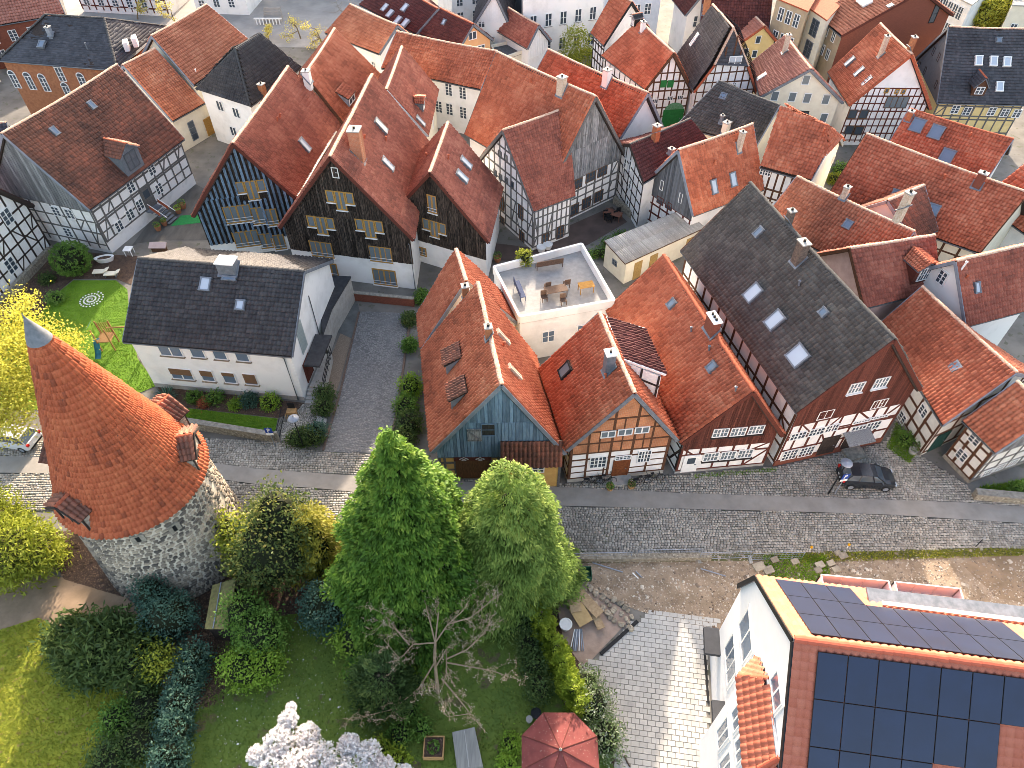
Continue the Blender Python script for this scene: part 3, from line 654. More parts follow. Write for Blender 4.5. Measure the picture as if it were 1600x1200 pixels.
def hole(h, f, px, py, w, hh): u, z = h.hit(f, px, py); return (u - w / 2 - .02, z - hh / 2 - .02, u + w / 2 + .02, z + hh / 2 + .02)
def door(h, f, px, w, hh, m, z0=.1, py=None, glass_top=False, u=None, sill=True, name='door'):
    if u is None: u, _ = h.hit(f, px, py)
    o, e, n, L = h.face(f); c = h.fp(f, u, z0 + hh / 2, .02)
    d = block(name, m, h.root, c, e * w, np.array([0, 0, hh]), n * .1)
    b = MB(); fr = .09
    for sg in (-1, 1): b.box(c + e * sg * (w / 2 + fr / 2), e * fr / 2, np.array([0, 0, hh / 2]), n * .07)
    b.box(c + np.array([0, 0, hh / 2 + fr / 2]), e * (w / 2 + fr), np.array([0, 0, fr / 2]), n * .07)
    b.build('door_frame', m, d)
    bb = MB(); bb.box(c + e * w * .36 + n * .08 - np.array([0, 0, .05]), e * .05, n * .03, np.array([0, 0, .02])); bb.build('door_handle', M_LEAD, d)
    if glass_top:
        k = MB(); k.box(c + n * .052 + np.array([0, 0, hh * .2]), e * w * .3, np.array([0, 0, hh * .18]), n * .004); k.build('door_glass', G_DARK, d)
    else:
        for zz in (-.24, .22):
            k = MB(); k.box(c + n * .05 + np.array([0, 0, hh * zz]), e * w * .33, np.array([0, 0, hh * .16]), n * .012); k.build('door_panel', m, d)
    return d
def shed_dormer(h, side, px, py, w=1.1, l=1.2, hgt=.75, tile=None, m=M_ZINC, fm=None, slope_f=.45, win=True):
    """small dormer with one lean-to roof; px,py = middle of its front foot on the slope"""
    p, e, f, n = h.spot(side, px, py); z = np.array([0, 0, 1.]); fh = unit(f * np.array([1, 1, 0]))
    F0 = p; top = F0 + z * hgt; run = l * np.linalg.norm(f[:2]); 
    # back line where dormer roof meets the main slope
    sl = -f[2] / np.linalg.norm(f[:2]); ds = sl * slope_f; back = hgt / (sl - ds)
    A, B = top - e * w / 2 + fh * .15, top + e * w / 2 + fh * .15
    Cb, Db = top + e * w / 2 - fh * back + z * ds * back, top - e * w / 2 - fh * back + z * ds * back
    b = MB()
    b.add([F0 - e * w / 2, F0 + e * w / 2, top + e * w / 2 - z * .05, top - e * w / 2 - z * .05], [(0, 1, 2, 3)])
    for sg in (-1, 1):
        b.add([F0 + e * sg * w / 2, top + e * sg * w / 2 - z * .05, (Cb if sg > 0 else Db) - z * .05], [(0, 1, 2)])
    o = b.build('dormer', m, h.root)
    V, F, t, _ = tile_grid(Db - e * .1, Cb + e * .1, B + e * .1, A - e * .1, tw=.24, th=.34)
    r = mesh('dormer_roof', *slab(Db - e * .1, Cb + e * .1, B + e * .1, A - e * .1, .08), M_TIMB_DK, o)
    V, F, t, _ = tile_grid(Db - e * .1, Cb + e * .1, B + e * .1, A - e * .1, tw=.24, th=.34); mesh('tiles', V, F, tile or h.tile, o, kind='stuff', tint=t)
    if win: place_window(h.root, F0 + z * hgt * .5 + fh * .02, e if np.dot(np.cross(e, z), fh) > 0 else -e, fh, w * .8, hgt * .75, 2, 1, fm or M_FRAME_W, G_DARK, name='dormer_window')
    return o
def gable_dormer(h, side, px, py, w=1.5, hgt=1.1, rise=.8, tile=None, m=M_BOARD_S, fm=None, gm=None, nx=2, ny=2, ovh=.2):
    p, e, f, n = h.spot(side, px, py); z = np.array([0, 0, 1.]); fh = unit(f * np.array([1, 1, 0])); sl = -f[2] / np.linalg.norm(f[:2])
    top = p + z * hgt; ap = top + z * rise
    bw_ = lambda hh: hh / sl
    b = MB()
    b.add([p - e * w / 2, p + e * w / 2, top + e * w / 2, ap, top - e * w / 2], [(0, 1, 2, 3, 4)])
    for sg in (-1, 1): b.add([p + e * sg * w / 2, top + e * sg * w / 2, top + e * sg * w / 2 - fh * bw_(hgt)], [(0, 1, 2)])
    o = b.build('dormer', m, h.root)
    VV, FF, TT, SV, SF = [], [], [], [], []; off = 0
    for sg in (-1, 1):
        E_f = top + e * sg * (w / 2 + .12) + fh * ovh - z * .1; R_f = ap + fh * ovh; R_b = ap - fh * bw_(hgt + rise); E_b = top + e * sg * (w / 2 + .12) - fh * bw_(hgt) - z * .1
        V, F, t, _ = tile_grid(R_f, R_b, E_b, E_f, tw=.24, th=.34); VV.append(V); FF.append(F + off); TT.append(t); off += len(V)
        sv, sf = slab(R_f, R_b, E_b, E_f, .08); k = len(SV); SV += list(sv); SF += [tuple(i + k for i in ff) for ff in sf]
    r = mesh('dormer_roof', SV, SF, M_LEAD, o)
    mesh('tiles', np.concatenate(VV), np.concatenate(FF), tile or h.tile, o, kind='stuff', tint=np.concatenate(TT))
    ridge_caps(ap + fh * ovh + z * .07, ap - fh * bw_(hgt + rise) + z * .07, o, M_RIDGE, False, w=.2)
    ee = e if np.dot(np.cross(e, z), fh) > 0 else -e
    place_window(h.root, p + z * hgt * .6 + fh * .03, ee, fh, w * .62, hgt * .85, nx, ny, fm or M_FRAME_W, gm or G_DARK, name='dormer_window')
    return o

# --- street row, from the driveway to the right
h = House('H1', 'barn_house', 'blue board gable barn house with orange tile roof and two small dormers by the driveway', M_OCHRE, T_RED, near=True, ridge=M_RIDGE_L, tw=.30, th=.39, verge=M_ZINC)
hl = hole(h, 'F', *q('S7', 757, 498), 1.0, 1.35)
h.panel('F', M_BOARD_B, 2.75); h.boards('F', M_BOARD_B, [2.7, 6.6, 12], bw=.24, holes=[hl], jitter=.008)
h.win('F', *q('S7', 757, 498), 1.0, 1.35, 1, 2, mat('frame_blue', (.17, .27, .36), (.12, .2, .27), 6), mat('hatch_dark', (.06, .06, .05), (.03, .03, .03), 4, stretch=(6, 6, .5)))
u_, z_ = h.hit('F', *q('S7', 622, 540)); o_, e_, n_, L_ = h.face('F')
sh = block('shutter', M_BOARD_GR, h.root, h.fp('F', u_, z_, .12), e_ * .98, np.array([0, 0, 1.35]), n_ * .05)
for zz in (-.55, .55): block('shutter_batten', M_BOARD_GR, sh, h.fp('F', u_, z_ + zz, .16), e_ * .98, np.array([0, 0, .12]), n_ * .04)
block_bar('shutter_brace', M_BOARD_GR, sh, h.fp('F', u_ - .42, z_ + .5, .165), h.fp('F', u_ + .42, z_ - .5, .165), .12, .035, n_)
h.timber('F', M_TIMB_GR, [0, .05, .14, .43, .5, 1], [.3, 1.15, 2.0, 2.66], w=.2, z1=2.75)
door(h, 'F', None, 2.3, 2.15, mat('barn_door', (.15, .075, .035), (.085, .042, .02), 5, stretch=(4, 4, .5)), u=.285 * L_, name='barn_door')
u_ = .285 * L_
lin = block('lintel', M_TIMB_RB, h.root, h.fp('F', u_, 2.5, .03), e_ * 2.7, np.array([0, 0, .42]), n_ * .12)
for du in (-.62, .55):
    b = MB()
    for i, j in ((0, 0), (1, 0), (0, 1), (1, 1)):
        cx_, cz_ = u_ + du + (i - j) * .17, 2.5 + (i + j - 1) * .1
        for (a1, b1, a2, b2) in ((-.17, 0, 0, .1), (0, .1, .17, 0), (.17, 0, 0, -.1), (0, -.1, -.17, 0)):
            b.bar(h.fp('F', cx_ + a1, cz_ + b1, .095), h.fp('F', cx_ + a2, cz_ + b2, .095), .03, .01, n_)
    b.build('diamond_ornament', M_FRAME_W, lin)
# lean-to on the right of the barn front
zz_ = np.array([0, 0, 1.]); ua, ub, dp = .53 * L_, L_ + .05, .85
b = MB(); A0, A1 = h.fp('F', ua, 0, 0), h.fp('F', ub, 0, 0)
b.add([A0 + n_ * .02, A1 + n_ * .02, A1 + n_ * dp, A0 + n_ * dp, A0 + zz_ * 4.4 + n_ * .02, A1 + zz_ * 4.4 + n_ * .02, A1 + n_ * dp + zz_ * 3.0, A0 + n_ * dp + zz_ * 3.0], BOXF)
lt_ = b.build('lean_to', M_OCHRE, h.root)
c4 = [A0 + zz_ * 4.55 + n_ * .05 - e_ * .1, A1 + zz_ * 4.55 + n_ * .05 + e_ * .1, A1 + n_ * (dp + .25) + zz_ * 2.95 + e_ * .1, A0 + n_ * (dp + .25) + zz_ * 2.95 - e_ * .1]
mesh('lean_to_roof', *slab(*c4, .1), M_TIMB_DK, lt_); V, F, t, _ = tile_grid(*c4, tw=.30, th=.39); mesh('tiles', V, F, T_OLD, lt_, kind='stuff', tint=t)
for fr_ in (.3, .62): place_window(h.root, h.fp('F', ua + (ub - ua) * fr_, 2.3, dp + .03), e_, n_, .9, .75, 2, 2)
for fr_ in (.01, .48, .99): block('post', M_TIMB_GR, lt_, h.fp('F', ua + (ub - ua) * fr_, 1.45, dp + .02), e_ * .18, n_ * .06, zz_ * 2.9)
for px, py in (q('F', 1112, 1030), q('F', 1140, 1230)): shed_dormer(h, 'L', px, py, 1.45, hgt=.95, tile=T_OLD, win=False)
h.chimney('L', *q('F', 1362, 838), .42, .42, .75, M_BRICKO); 
for p_ in (q('F', 1448, 850), q('F', 1515, 1055)): h.skylight('R', *p_, .3, 1.5, M_MORTAR, M_MORTAR, 'roof_board')
for zz in (q('F', 1455, 905),): h.vent('R', *zz)
h.beam('L', .2, .1, .2, 3, M_TIMB_DK)
h = House('H1b', 'rear_barn', 'lower tiled rear wing of the blue barn house next to the roof terrace', M_WHITE, T_RED, near=True, ridge=M_RIDGE_L, tw=.30, th=.39, verge=M_ZINC)
h.chimney('L', *q('F', 1228, 600), .45, .45, .8, M_BRICKO)

h = House('H2', 'brick_gable_house', 'half-timbered house with orange brick gable and brown front door', M_PLASTER, T_RED, near=True, ridge=M_RIDGE_L, tw=.30, th=.39, verge=M_LEAD)
o_, e_, n_, L_ = h.face('F'); zg = 3.35
h.panel('F', brick_mat('gable_brick', e_, (.52, .17, .06), (.40, .12, .045), (.42, .30, .2)), zg)
P_ = [0, .17, .22, .385, .60, .80, .83, 1]
h.timber('F', M_TIMB_BR, [0, .17, .40, .62, .80, 1], [.38, 2.62, 3.35, 4.45, 5.75, 7.0], w=.17)
for (a, b_) in ((0, .17), (.80, 1)):
    for z in (1.1, 1.85): h.beam('F', a * L_, z, b_ * L_, z, M_TIMB_BR, .11, .028, 'rail')
h.beam('F', .17 * L_, 1.12, .40 * L_, 1.12, M_TIMB_BR, .11, .028, 'rail'); h.beam('F', .62 * L_, 1.12, .8 * L_, 1.12, M_TIMB_BR, .11, .028, 'rail')
for fx in (.28, .5, .72): h.beam('F', fx * L_, 3.35, fx * L_, 7.0 if fx == .5 else 5.7, M_TIMB_BR, .13, .028, 'post')
h.beam('F', .36 * L_, .4, .36 * L_, 2.6, M_TIMB_BR, .13, .028, 'post')
h.win('F', *q('R3', 242, 362), 1.25, 1.35, 4, 3); h.win('F', *q('R3', 562, 322), 1.0, 1.4, 4, 3)
h.win('F', *q('R3', 416, 330), 1.2, .5, 4, 2)
h.wins('F', [q('R3', 312, 168), q('R3', 430, 153), q('R3', 547, 138)], 1.05, .72, nx=2, ny=1, gm=G_CURT)
door(h, 'F', q('R3', 395, 410)[0], 1.05, 1.85, mat('door_oak', (.20, .065, .025), (.13, .04, .018), 6), py=q('R3', 395, 410)[1], z0=.25)
u_, _ = h.hit('F', *q('R3', 395, 470)); block('door_step', M_CONC, h.root, h.fp('F', u_, .09, .45), e_ * 1.5, n_ * .8, zz_ * .18)
h.plinth('F', M_CONC, .35); h.plinth('L', M_CONC, .35)
h.timber('L', M_TIMB_BR, 6, [.4, 1.6, 2.9]); h.timber('R', M_TIMB_DK, 6, [.4, 1.6, 2.9], [(.8, .4, .98, 2.8)])
h.chimney('L', *q('G', 565, 1035), .62, .62, 1.5, M_LEAD, cap=M_FRAME_W); h.skylight('L', *q('G', 312, 1045), .85, 1.1, M_BLACK, G_CURT)
h.vent('L', *q('G', 545, 1090)); h.vent('L', *q('G', 398, 825), h=.2)
# cross dormer with brown tiles on the far side of the ridge
A_, B_ = at(*q('G', 550, 740), 9.35), at(*q('G', 650, 985), 9.35); d_ = unit(B_ - A_); o2 = np.array([d_[1], -d_[0], 0]); o2 = o2 if o2[0] > 0 else -o2
c4 = [A_, B_, at(*q('G', 900, 1075), 8.0), at(*q('G', 775, 805), 8.0)]
b = MB(); b.add([c4[0] - zz_ * 1.0, c4[1] - zz_ * 1.0, c4[2] - zz_ * 2.6 - o2 * .3, c4[3] - zz_ * 2.6 - o2 * .3, c4[0] - zz_ * .1, c4[1] - zz_ * .1, c4[2] - zz_ * .1 - o2 * .3, c4[3] - zz_ * .1 - o2 * .3], BOXF)
dm = b.build('cross_dormer', M_PLASTER, h.root); mesh('dormer_roof', *slab(*c4, .1), M_FRAME_W, dm)
V, F, t, _ = tile_grid(*c4, tw=.3, th=.36); mesh('tiles', V, F, T_MAROON, dm, kind='stuff', tint=t)
for a, b_ in ((c4[0], c4[3]), (c4[1], c4[2]), (c4[0], c4[1])): block_bar('dormer_bargeboard', M_FRAME_W, dm, a + zz_ * .05, b_ + zz_ * .05, .1, .16, zz_)
W1, W2 = B_ + d_ * .02, c4[2] - o2 * .3 + d_ * .02
for k in (.05, .5, .95): block_bar('post', M_TIMB_DK, dm, W1 * (1 - k) + W2 * k - zz_ * .1, W1 * (1 - k) + W2 * k - zz_ * 2.4, .14, .06, d_)
block_bar('rail', M_TIMB_DK, dm, W1 - zz_ * 1.1, W2 - zz_ * 1.1, .06, .14, zz_)

h = House('H3', 'boarded_gable_house', 'long orange roof house with brown boarded gable and white front door', M_PLASTER, T_RED, near=True, ridge=M_RIDGE, tw=.30, th=.39, verge=M_TIMB_RB)
o_, e_, n_, L_ = h.face('F'); W3 = [q('R3', 1092, 158), q('R3', 1215, 150), q('R3', 1338, 137)]
h.panel('F', M_BOARD_BR, 2.95); h.boards('F', M_BOARD_BR, [2.9, 10], bw=.17, holes=[hole(h, 'F', *p, 1.15, 1.0) for p in W3], jitter=.006)
h.wins('F', W3, 1.15, .95, nx=4, ny=2, sill=M_TIMB_DK, gm=G_CURT)
h.timber('F', M_TIMB_RB, [0, .065, .215, .4, .58, .75, 1], [.25, 2.15, 2.95], [(.03, 2.9, .15, 2.2), (.77, .3, .99, 2.1), (.78, 2.1, .98, 2.9)], w=.15, z1=3.0, z0=.2)
h.wins('F', [q('R3', 1025, 325), q('R3', 1143, 315), q('R3', 1262, 303)], 1.15, 1.0, nx=4, ny=2, sill=M_TIMB_DK, gm=G_CURT)
door(h, 'F', q('R3', 880, 375)[0], 1.0, 1.95, M_FRAME_W, py=q('R3', 880, 375)[1], glass_top=True)
h.plinth('F', M_CONC, .22)
h.timber('L', M_TIMB_DK, 9, [.4, 1.6, 2.8], [(.92, .4, .99, 2.7)]); h.timber('R', M_TIMB_RB, 9, [.4, 1.6, 2.8])
for p in (q('G', 935, 655), q('G', 1170, 1025)): h.hatch('L', *p, .5, .7)
for p in (q('G', 1045, 815), q('G', 1150, 925), q('G', 1305, 1165)): h.vent('L', *p, m=M_LEAD)
h.chimney('L', *q('G', 1168, 800), .55, 1.15, 1.0, M_BRICKD, cap=M_FRAME_W, pots=3)

h = House('H4', 'tall_gable_house', 'tall house with dark weathered roof and three big roof windows', M_PLASTER, T_GREY, near=True, ridge=M_RIDGE_D, tw=.30, th=.39, verge=M_TIMB_RB, amp=.09)
o_, e_, n_, L_ = h.face('F'); W4 = [q('M', 590, 95), q('M', 735, 65)]
h.panel('F', M_BOARD_BR, 4.75); h.boards('F', M_BOARD_BR, [4.7, 14], bw=.17, holes=[hole(h, 'F', *p, 1.15, 1.1) for p in W4], jitter=.006)
h.wins('F', W4, 1.15, 1.05, nx=4, ny=2, sill=M_FRAME_W, gm=G_CURT)
h.timber('F', M_TIMB_RB, [0, .09, .22, .33, .45, .58, .76, .86, 1], [.5, 1.75, 3.1, 3.35, 4.75], [(.1, 4.6, .21, 3.5), (.34, 3.4, .44, 4.7), (.6, 4.7, .74, 3.5), (.87, 3.4, .98, 4.6), (.09, 1.7, .2, .6), (.33, 3.0, .4, 1.8)], w=.17, z1=4.8, z0=.4)
h.wins('F', [q('R7', 672, 290), q('R7', 1190, 185)], 1.2, .95, nx=4, ny=2); h.wins('F', [q('R7', 410, 495), q('R7', 590, 455)], 1.3, .85, nx=4, ny=2); h.win('F', *q('R7', 735, 420), 1.1, .85, 4, 2)
h.wins('F', [q('R7', 330, 675), q('R7', 490, 645)], 1.25, 1.2, nx=4, ny=3)
h.wins('F', [q('R7', 1020, 355), q('R7', 1190, 312)], 1.5, .32, nx=6, ny=1)
for p in (q('R7', 985, 435), q('R7', 1130, 395)): h.win('F', *p, 1.3, .95, 4, 2)
door(h, 'F', q('R7', 690, 600)[0], 1.25, 2.0, M_TIMB_DK, py=q('R7', 690, 600)[1], z0=.2); door(h, 'F', q('R7', 885, 600)[0], 1.15, 1.9, M_TIMB_DK, py=q('R7', 885, 600)[1], z0=.3)
u_, z_ = h.hit('F', *q('R7', 955, 470)); b = MB(); b.add([h.fp('F', u_ - 1.1, 2.45, .03), h.fp('F', u_ + 1.1, 2.45, .03), h.fp('F', u_ + 1.1, 2.1, 1.1), h.fp('F', u_ - 1.1, 2.1, 1.1)] + [h.fp('F', u_ + a, z - .07, d) for a, z, d in ((-1.1, 2.45, .03), (1.1, 2.45, .03), (1.1, 2.1, 1.1), (-1.1, 2.1, 1.1))], BOXF); b.build('canopy', M_BOARD_GR, h.root)
h.plinth('F', M_BRICKD, .6, .06)
u2, _ = h.hit('F', *q('R7', 880, 660)); block('door_step', M_STONE, h.root, h.fp('F', u2, .12, .6), e_ * 1.5, n_ * 1.1, zz_ * .3)
h.timber('L', M_TIMB_BR, 14, [.4, 2.2, 3.3, 4.6], [(i / 14 + .005, 2.3, (i + 1) / 14 - .01, 3.2) for i in range(0, 14, 3)] + [(i / 14 + .005, 4.5, (i + 1) / 14 - .01, 3.4) for i in range(1, 14, 4)], w=.2)
for p in (q('G', 1412, 592), q('G', 1540, 752)): h.skylight('L', *p, .95, 1.35)
h.skylight('L', *q('I', 250, 960), 1.25, 1.3); h.hatch('L', *q('G', 1445, 235), .45, .8); h.hatch('L', *q('I', 400, 705), .5, .5); h.vent('L', *q('I', 252, 545), M_LEAD)
M_CHB = mat('chimney_old', (.17, .13, .105), (.09, .07, .06), 6, bump=.3); h.chimney('L', *q('I', 250, 395), .6, .75, 1.5, M_CHB); h.chimney('R', *q('I', 195, 170), .45, .45, .9, M_CHB)

h = House('H5', 'side_street_house', 'orange roofed half-timbered house set back at the right end of the row', M_CREAM2, T_RED, near=True, ridge=M_RIDGE_L, tw=.30, th=.39, verge=M_ZINC)
h.timber('L', M_TIMB_BR, [0, .2, .4, .6, .74, .86, 1], [.35, 1.4, 2.5], w=.2); h.timber('F', M_TIMB_BR, [0, .2, .35, .55, .75, 1], [.35, 2.3, 3.6, 4.8], w=.2)
h.wins('L', [q('R2', 553, 350), q('R2', 335, 420)], .95, .95, nx=2, ny=3); h.plinth('L', M_STONE, .35)
door(h, 'F', q('R2', 690, 690)[0], 1.2, 1.95, mat('door_green', (.02, .07, .06), (.015, .05, .045), 5), py=q('R2', 690, 690)[1], z0=.15)
h.hatch('L', *q('I', 1170, 1022), .6, .7)
h = House('H5b', 'corner_annex', 'low red roofed timber annex on the street corner at the right edge', M_CREAM2, T_ORANGE, near=True, ridge=M_RIDGE_L, tw=.30, th=.39, verge=M_ZINC)
h.timber('L', M_TIMB_BR, [0, .3, .62, 1], [.35, 1.3, 2.4, 3.3], w=.2); h.wins('L', [q('R2', 1090, 640), q('R2', 955, 808)], .9, .95, nx=2, ny=3); h.plinth('L', M_STONE, .35)
h.timber('F', M_TIMB_GR, [0, .1, .35, .6, .85, 1], [.35, 1.2, 2.2, 3.3, 4.5], w=.15); h.wins('F', [q('R2', 1215, 985), q('R2', 1345, 930), q('R2', 1480, 882)], .95, .8, nx=3, ny=2); h.plinth('F', M_STONE, .35)
h.boards('F', M_BOARD_GR, [3.35, 8], bw=.2)

# --- white house with dark roof
h = House('W', 'white_house', 'white rendered house with dark tiled roof beside the lawn', M_WHITE, T_DARK, near=False, ridge=M_RIDGE_D, tw=.32, th=.37, amp=.09, verge=M_LEAD)
o_, e_, n_, L_ = h.face('R')
M_SHUT = mat('roller_shutter', (.20, .115, .065), (.15, .085, .05), 4, stretch=(.3, .3, 12))
for (p, w_) in ((q('R1', 430, 135), 1.9), (q('R1', 640, 147), 1.15), (q('R1', 815, 162), 1.1), (q('R1', 990, 177), 1.1)): h.win('R', *p, w_, 1.25, 2 if w_ > 1.5 else 1, 1, sill=M_SILL, gm=G_BLUE)
for i, (p, w_) in enumerate(((q('R1', 520, 320), 1.9), (q('R1', 722, 335), 1.1), (q('R1', 893, 350), 1.1), (q('R1', 1058, 362), 1.1))):
    h.win('R', *p, w_, 1.25, 2 if w_ > 1.5 else 1, 1, sill=M_SILL, gm=G_BLUE); u_, z_ = h.hit('R', *p)
    sh_ = (.55, .5, .3, .85)[i]; block('roller_shutter', M_SHUT, h.root, h.fp('R', u_, z_ + .62 - sh_ * .6, .085), e_ * (w_ - .1), n_ * .05, zz_ * 1.2 * sh_)
block('cellar_band', M_CONC, h.root, h.fp('R', L_ / 2, .2, .01), e_ * L_, n_ * .04, zz_ * .5)
downpipe(h, 'R', L_ - .55, 5.0)
of, ef, nf, Lf = h.face('B')
u_, z_ = h.hit('B', *q('F', 265, 850)); gb = MB()
for i in range(6):
    for j in range(14):
        gb.box(h.fp('B', u_ + (i - 2.5) * .2, z_ + (j - 6.5) * .2, .03), ef * .09, nf * .03, zz_ * .09)
gb.build('glass_block_window', glass('glass_block', (.30, .36, .36), .3), h.root)
u_, z_ = h.hit('B', *q('S6', 215, 490)); u3, z3 = h.hit('B', *q('S6', 420, 258))
cz = 3.0
ca = at(*q('S6', 213, 482), cz); cb_ = at(*q('S6', 330, 490), cz); cc = at(*q('S6', 425, 256), cz); cd = at(*q('S6', 300, 250), cz)
b = MB(); b.add([ca - zz_ * .18, cb_ - zz_ * .18, cc - zz_ * .18, cd - zz_ * .18, ca, cb_, cc, cd], BOXF); b.build('canopy', mat('bitumen', (.055, .056, .06), (.035, .036, .04), 2), h.root)
door(h, 'B', q('S6', 262, 560)[0], 1.3, 2.0, M_TIMB_RB, py=q('S6', 262, 560)[1], z0=.75)
for p in (q('S6', 135, 300),): pass
h.skylight('R', *q('E', 1203, 540), .75, 1.0); h.skylight('R', *q('E', 1408, 662), .6, .75); h.hatch('R', *q('E', 1342, 507), 1.0, .25)
h.chimney('R', *q('E', 1340, 448), 1.0, 1.35, .75, M_LEAD, cap=M_FRAME_W, pots=0)
u_, _ = h.hit('B', 500, 480); dp_ = MB(); dp_.tube([h.fp('B', Lf * .5, .8, .06), h.fp('B', Lf * .5, 6.5, .06)], .04, 6); dp_.build('lightning_wire', M_GUTTER, h.root)

# --- three boarded gables
def tee(hh, f, px, py, w=1.05, hgt=2.0, sw=.75, sh=1.2):
    u, z = hh.hit(f, px, py); o, e, n, L = hh.face(f); out = []
    hh.win(f, 0, 0, w, hgt, 2, 1, M_FRAME_O, G_CURT, M_FRAME_W, uz=(u, z))
    for sg in (-1, 1): hh.win(f, 0, 0, sw, sh, 1, 1, M_FRAME_O, G_CURT, M_FRAME_W, uz=(u + sg * (w / 2 + sw / 2 + .03), z + hgt / 2 - sh / 2))
    return (u - w / 2 - sw, z - hgt / 2, u + w / 2 + sw, z + hgt / 2)
def french(hh, f, px, py, w, hgt, nx=4):
    u, z = hh.hit(f, px, py); o = hh.win(f, 0, 0, w, hgt, nx, 1, M_FRAME_O, G_CURT, M_FRAME_W, uz=(u, z)); n = hh.face(f)[2]; e = hh.face(f)[1]
    b = MB()
    for zz in (.25, .55): b.bar(hh.fp(f, u - w / 2, z - hgt / 2 + zz, .14), hh.fp(f, u + w / 2, z - hgt / 2 + zz, .14), .03)
    b.build('railing', M_FRAME_W, o)
    return (u - w / 2, z - hgt / 2, u + w / 2, z + hgt / 2)
h = House('B1', 'blue_board_house', 'gabled house clad in blue-black boards, leftmost of the three boarded gables', M_WHITE, T_BROWN, near=True, ridge=M_RIDGE_L, tw=.30, th=.39, verge=M_TIMB_RB)
hs = [tee(h, 'F', *q('S8', 832, 150)), french(h, 'F', *q('S8', 640, 480), 2.5, 1.9), french(h, 'F', *q('S8', 915, 505), 1.2, 1.9, 2), french(h, 'F', *q('S8', 1110, 525), 1.1, 1.9, 2),
      french(h, 'F', *q('S8', 760, 825), 2.4, 1.9), french(h, 'F', *q('S8', 1025, 855), 1.2, 1.8, 2), french(h, 'F', *q('S8', 1215, 870), 1.1, 1.8, 2)]
h.boards('F', M_BOARD_BL, [1.6, 3.9, 6.6, 13], bw=.46, d=.13, back=M_BOARD_BK, holes=hs, jitter=.03, fill=.48)
h.skylight('R', *q('B', 285, 850), .7, 1.4); h.vent('R', *q('B', 130, 710)); h.vent('R', *q('B', 145, 690))
h = House('B2', 'black_board_house', 'big central gable of black weathered boards with brick chimney', M_WHITE, T_BROWN, near=True, ridge=M_RIDGE_L, tw=.30, th=.39, verge=M_TIMB_RB)
hs = [tee(h, 'F', *q('F', 497, 50), .95, 1.9), tee(h, 'F', *q('F', 385, 195), 1.0, 1.9), tee(h, 'F', *q('F', 668, 215), 1.0, 1.9), french(h, 'F', *q('F', 385, 335), 2.2, 1.8), french(h, 'F', *q('F', 730, 365), 2.2, 1.8)]
french(h, 'F', *q('F', 755, 500), 2.3, 1.9); french(h, 'F', *q('F', 445, 458), 1.2, 1.7, 2); h.win('F', *q('B', 465, 1010), .6, 1.0, 1, 2)
h.boards('F', M_BOARD_BK, [3.0, 4.8, 7.2, 14], bw=.24, d=.06, back=M_BOARD_BK, holes=hs, jitter=.025)
h.chimney('R', *q('B', 600, 905), .95, 1.0, 2.3, brick_mat('chimney_brick', (1, 0, 0), (.46, .15, .07), (.38, .12, .06), (.40, .26, .18)), cap=M_CONC)
h.skylight('R', *q('B', 733, 738), .75, 1.45); h.skylight('R', *q('B', 772, 962), .75, 1.4); h.vent('R', *q('B', 640, 815)); h.vent('R', *q('B', 765, 825)); downpipe(h, 'F', h.face('F')[3] - .1, 5.2, m=M_GUTTER)
h = House('B3', 'small_black_board_house', 'smaller black boarded gable, rightmost of the three boarded gables', M_WHITE, T_BROWN, near=True, ridge=M_RIDGE_L, tw=.30, th=.39, verge=M_TIMB_RB)
hs = [french(h, 'F', *q('F', 1033, 70), .95, 1.9, 2), tee(h, 'F', *q('F', 1047, 215), .95, 1.8), french(h, 'F', *q('F', 975, 348), .95, 1.0, 2)]
french(h, 'F', *q('F', 993, 482), .95, 1.1, 2)
h.boards('F', M_BOARD_BK, [2.6, 4.6, 7, 12], bw=.24, d=.06, back=M_BOARD_BK, holes=hs, jitter=.025)
h.skylight('R', *q('B', 1230, 955), .7, 1.3); h.skylight('R', *q('B', 1207, 1035), .7, 1.3); h.vent('R', *q('B', 1130, 930)); h.vent('L', *q('B', 997, 920))
ga, gb_ = at(*q('F', 830, 95), 5.75), at(*q('B', 925, 945), 5.75); block_bar('valley_gutter', M_FRAME_W, h.root, ga, gb_, .5, .12, zz_)
ga, gb_ = at(*q('B', 240, 1150), 5.9), at(*q('B', 465, 770), 5.9); block_bar('valley_gutter', M_CREAM, H['B2'].root, ga, gb_, .35, .12, zz_)

# --- big timber house on the left
h = House('LT', 'large_timber_house', 'large half-timbered house with mottled brown roof and one dormer', M_PLASTER, T_OLD, ridge=M_RIDGE_L, tw=.30, th=.39, verge=M_ZINC, near=True)
o_, e_, n_, L_ = h.face('R')
h.timber('R', M_TIMB_GR, 11, [1.35, 2.35, 3.35, 3.6, 4.7], [(.92, 3.7, .97, 4.9), (.74, 3.7, .79, 4.8), (.02, 1.4, .08, 3.3), (.13, 3.7, .18, 4.7)], w=.17, z0=1.3)
h.wins('R', [q('R4', 378, 300), q('R4', 455, 498), q('R4', 160, 482), q('R4', 253, 668), q('R4', 153, 768), q('R4', 38, 888)], .95, 1.15, nx=2, ny=3)
door(h, 'R', q('R4', 350, 620)[0], 1.3, 2.3, M_TIMB_GR, py=q('R4', 350, 620)[1], z0=1.2, glass_top=True)
h.timber('F', M_TIMB_GR, 9, [.9, 2.3, 3.6, 4.9], [(.9, 1.0, .98, 3.4), (.78, 2.4, .86, 3.5)], w=.17, z1=5.0); h.wins('F', [q('E', 330, 112), q('E', 410, 128), q('E', 400, 235)], .95, 1.1, nx=2, ny=3)
h.boards('F', M_BOARD_GR, [4.95, 13], bw=.34, d=.1, back=M_BOARD_BK, jitter=.01)
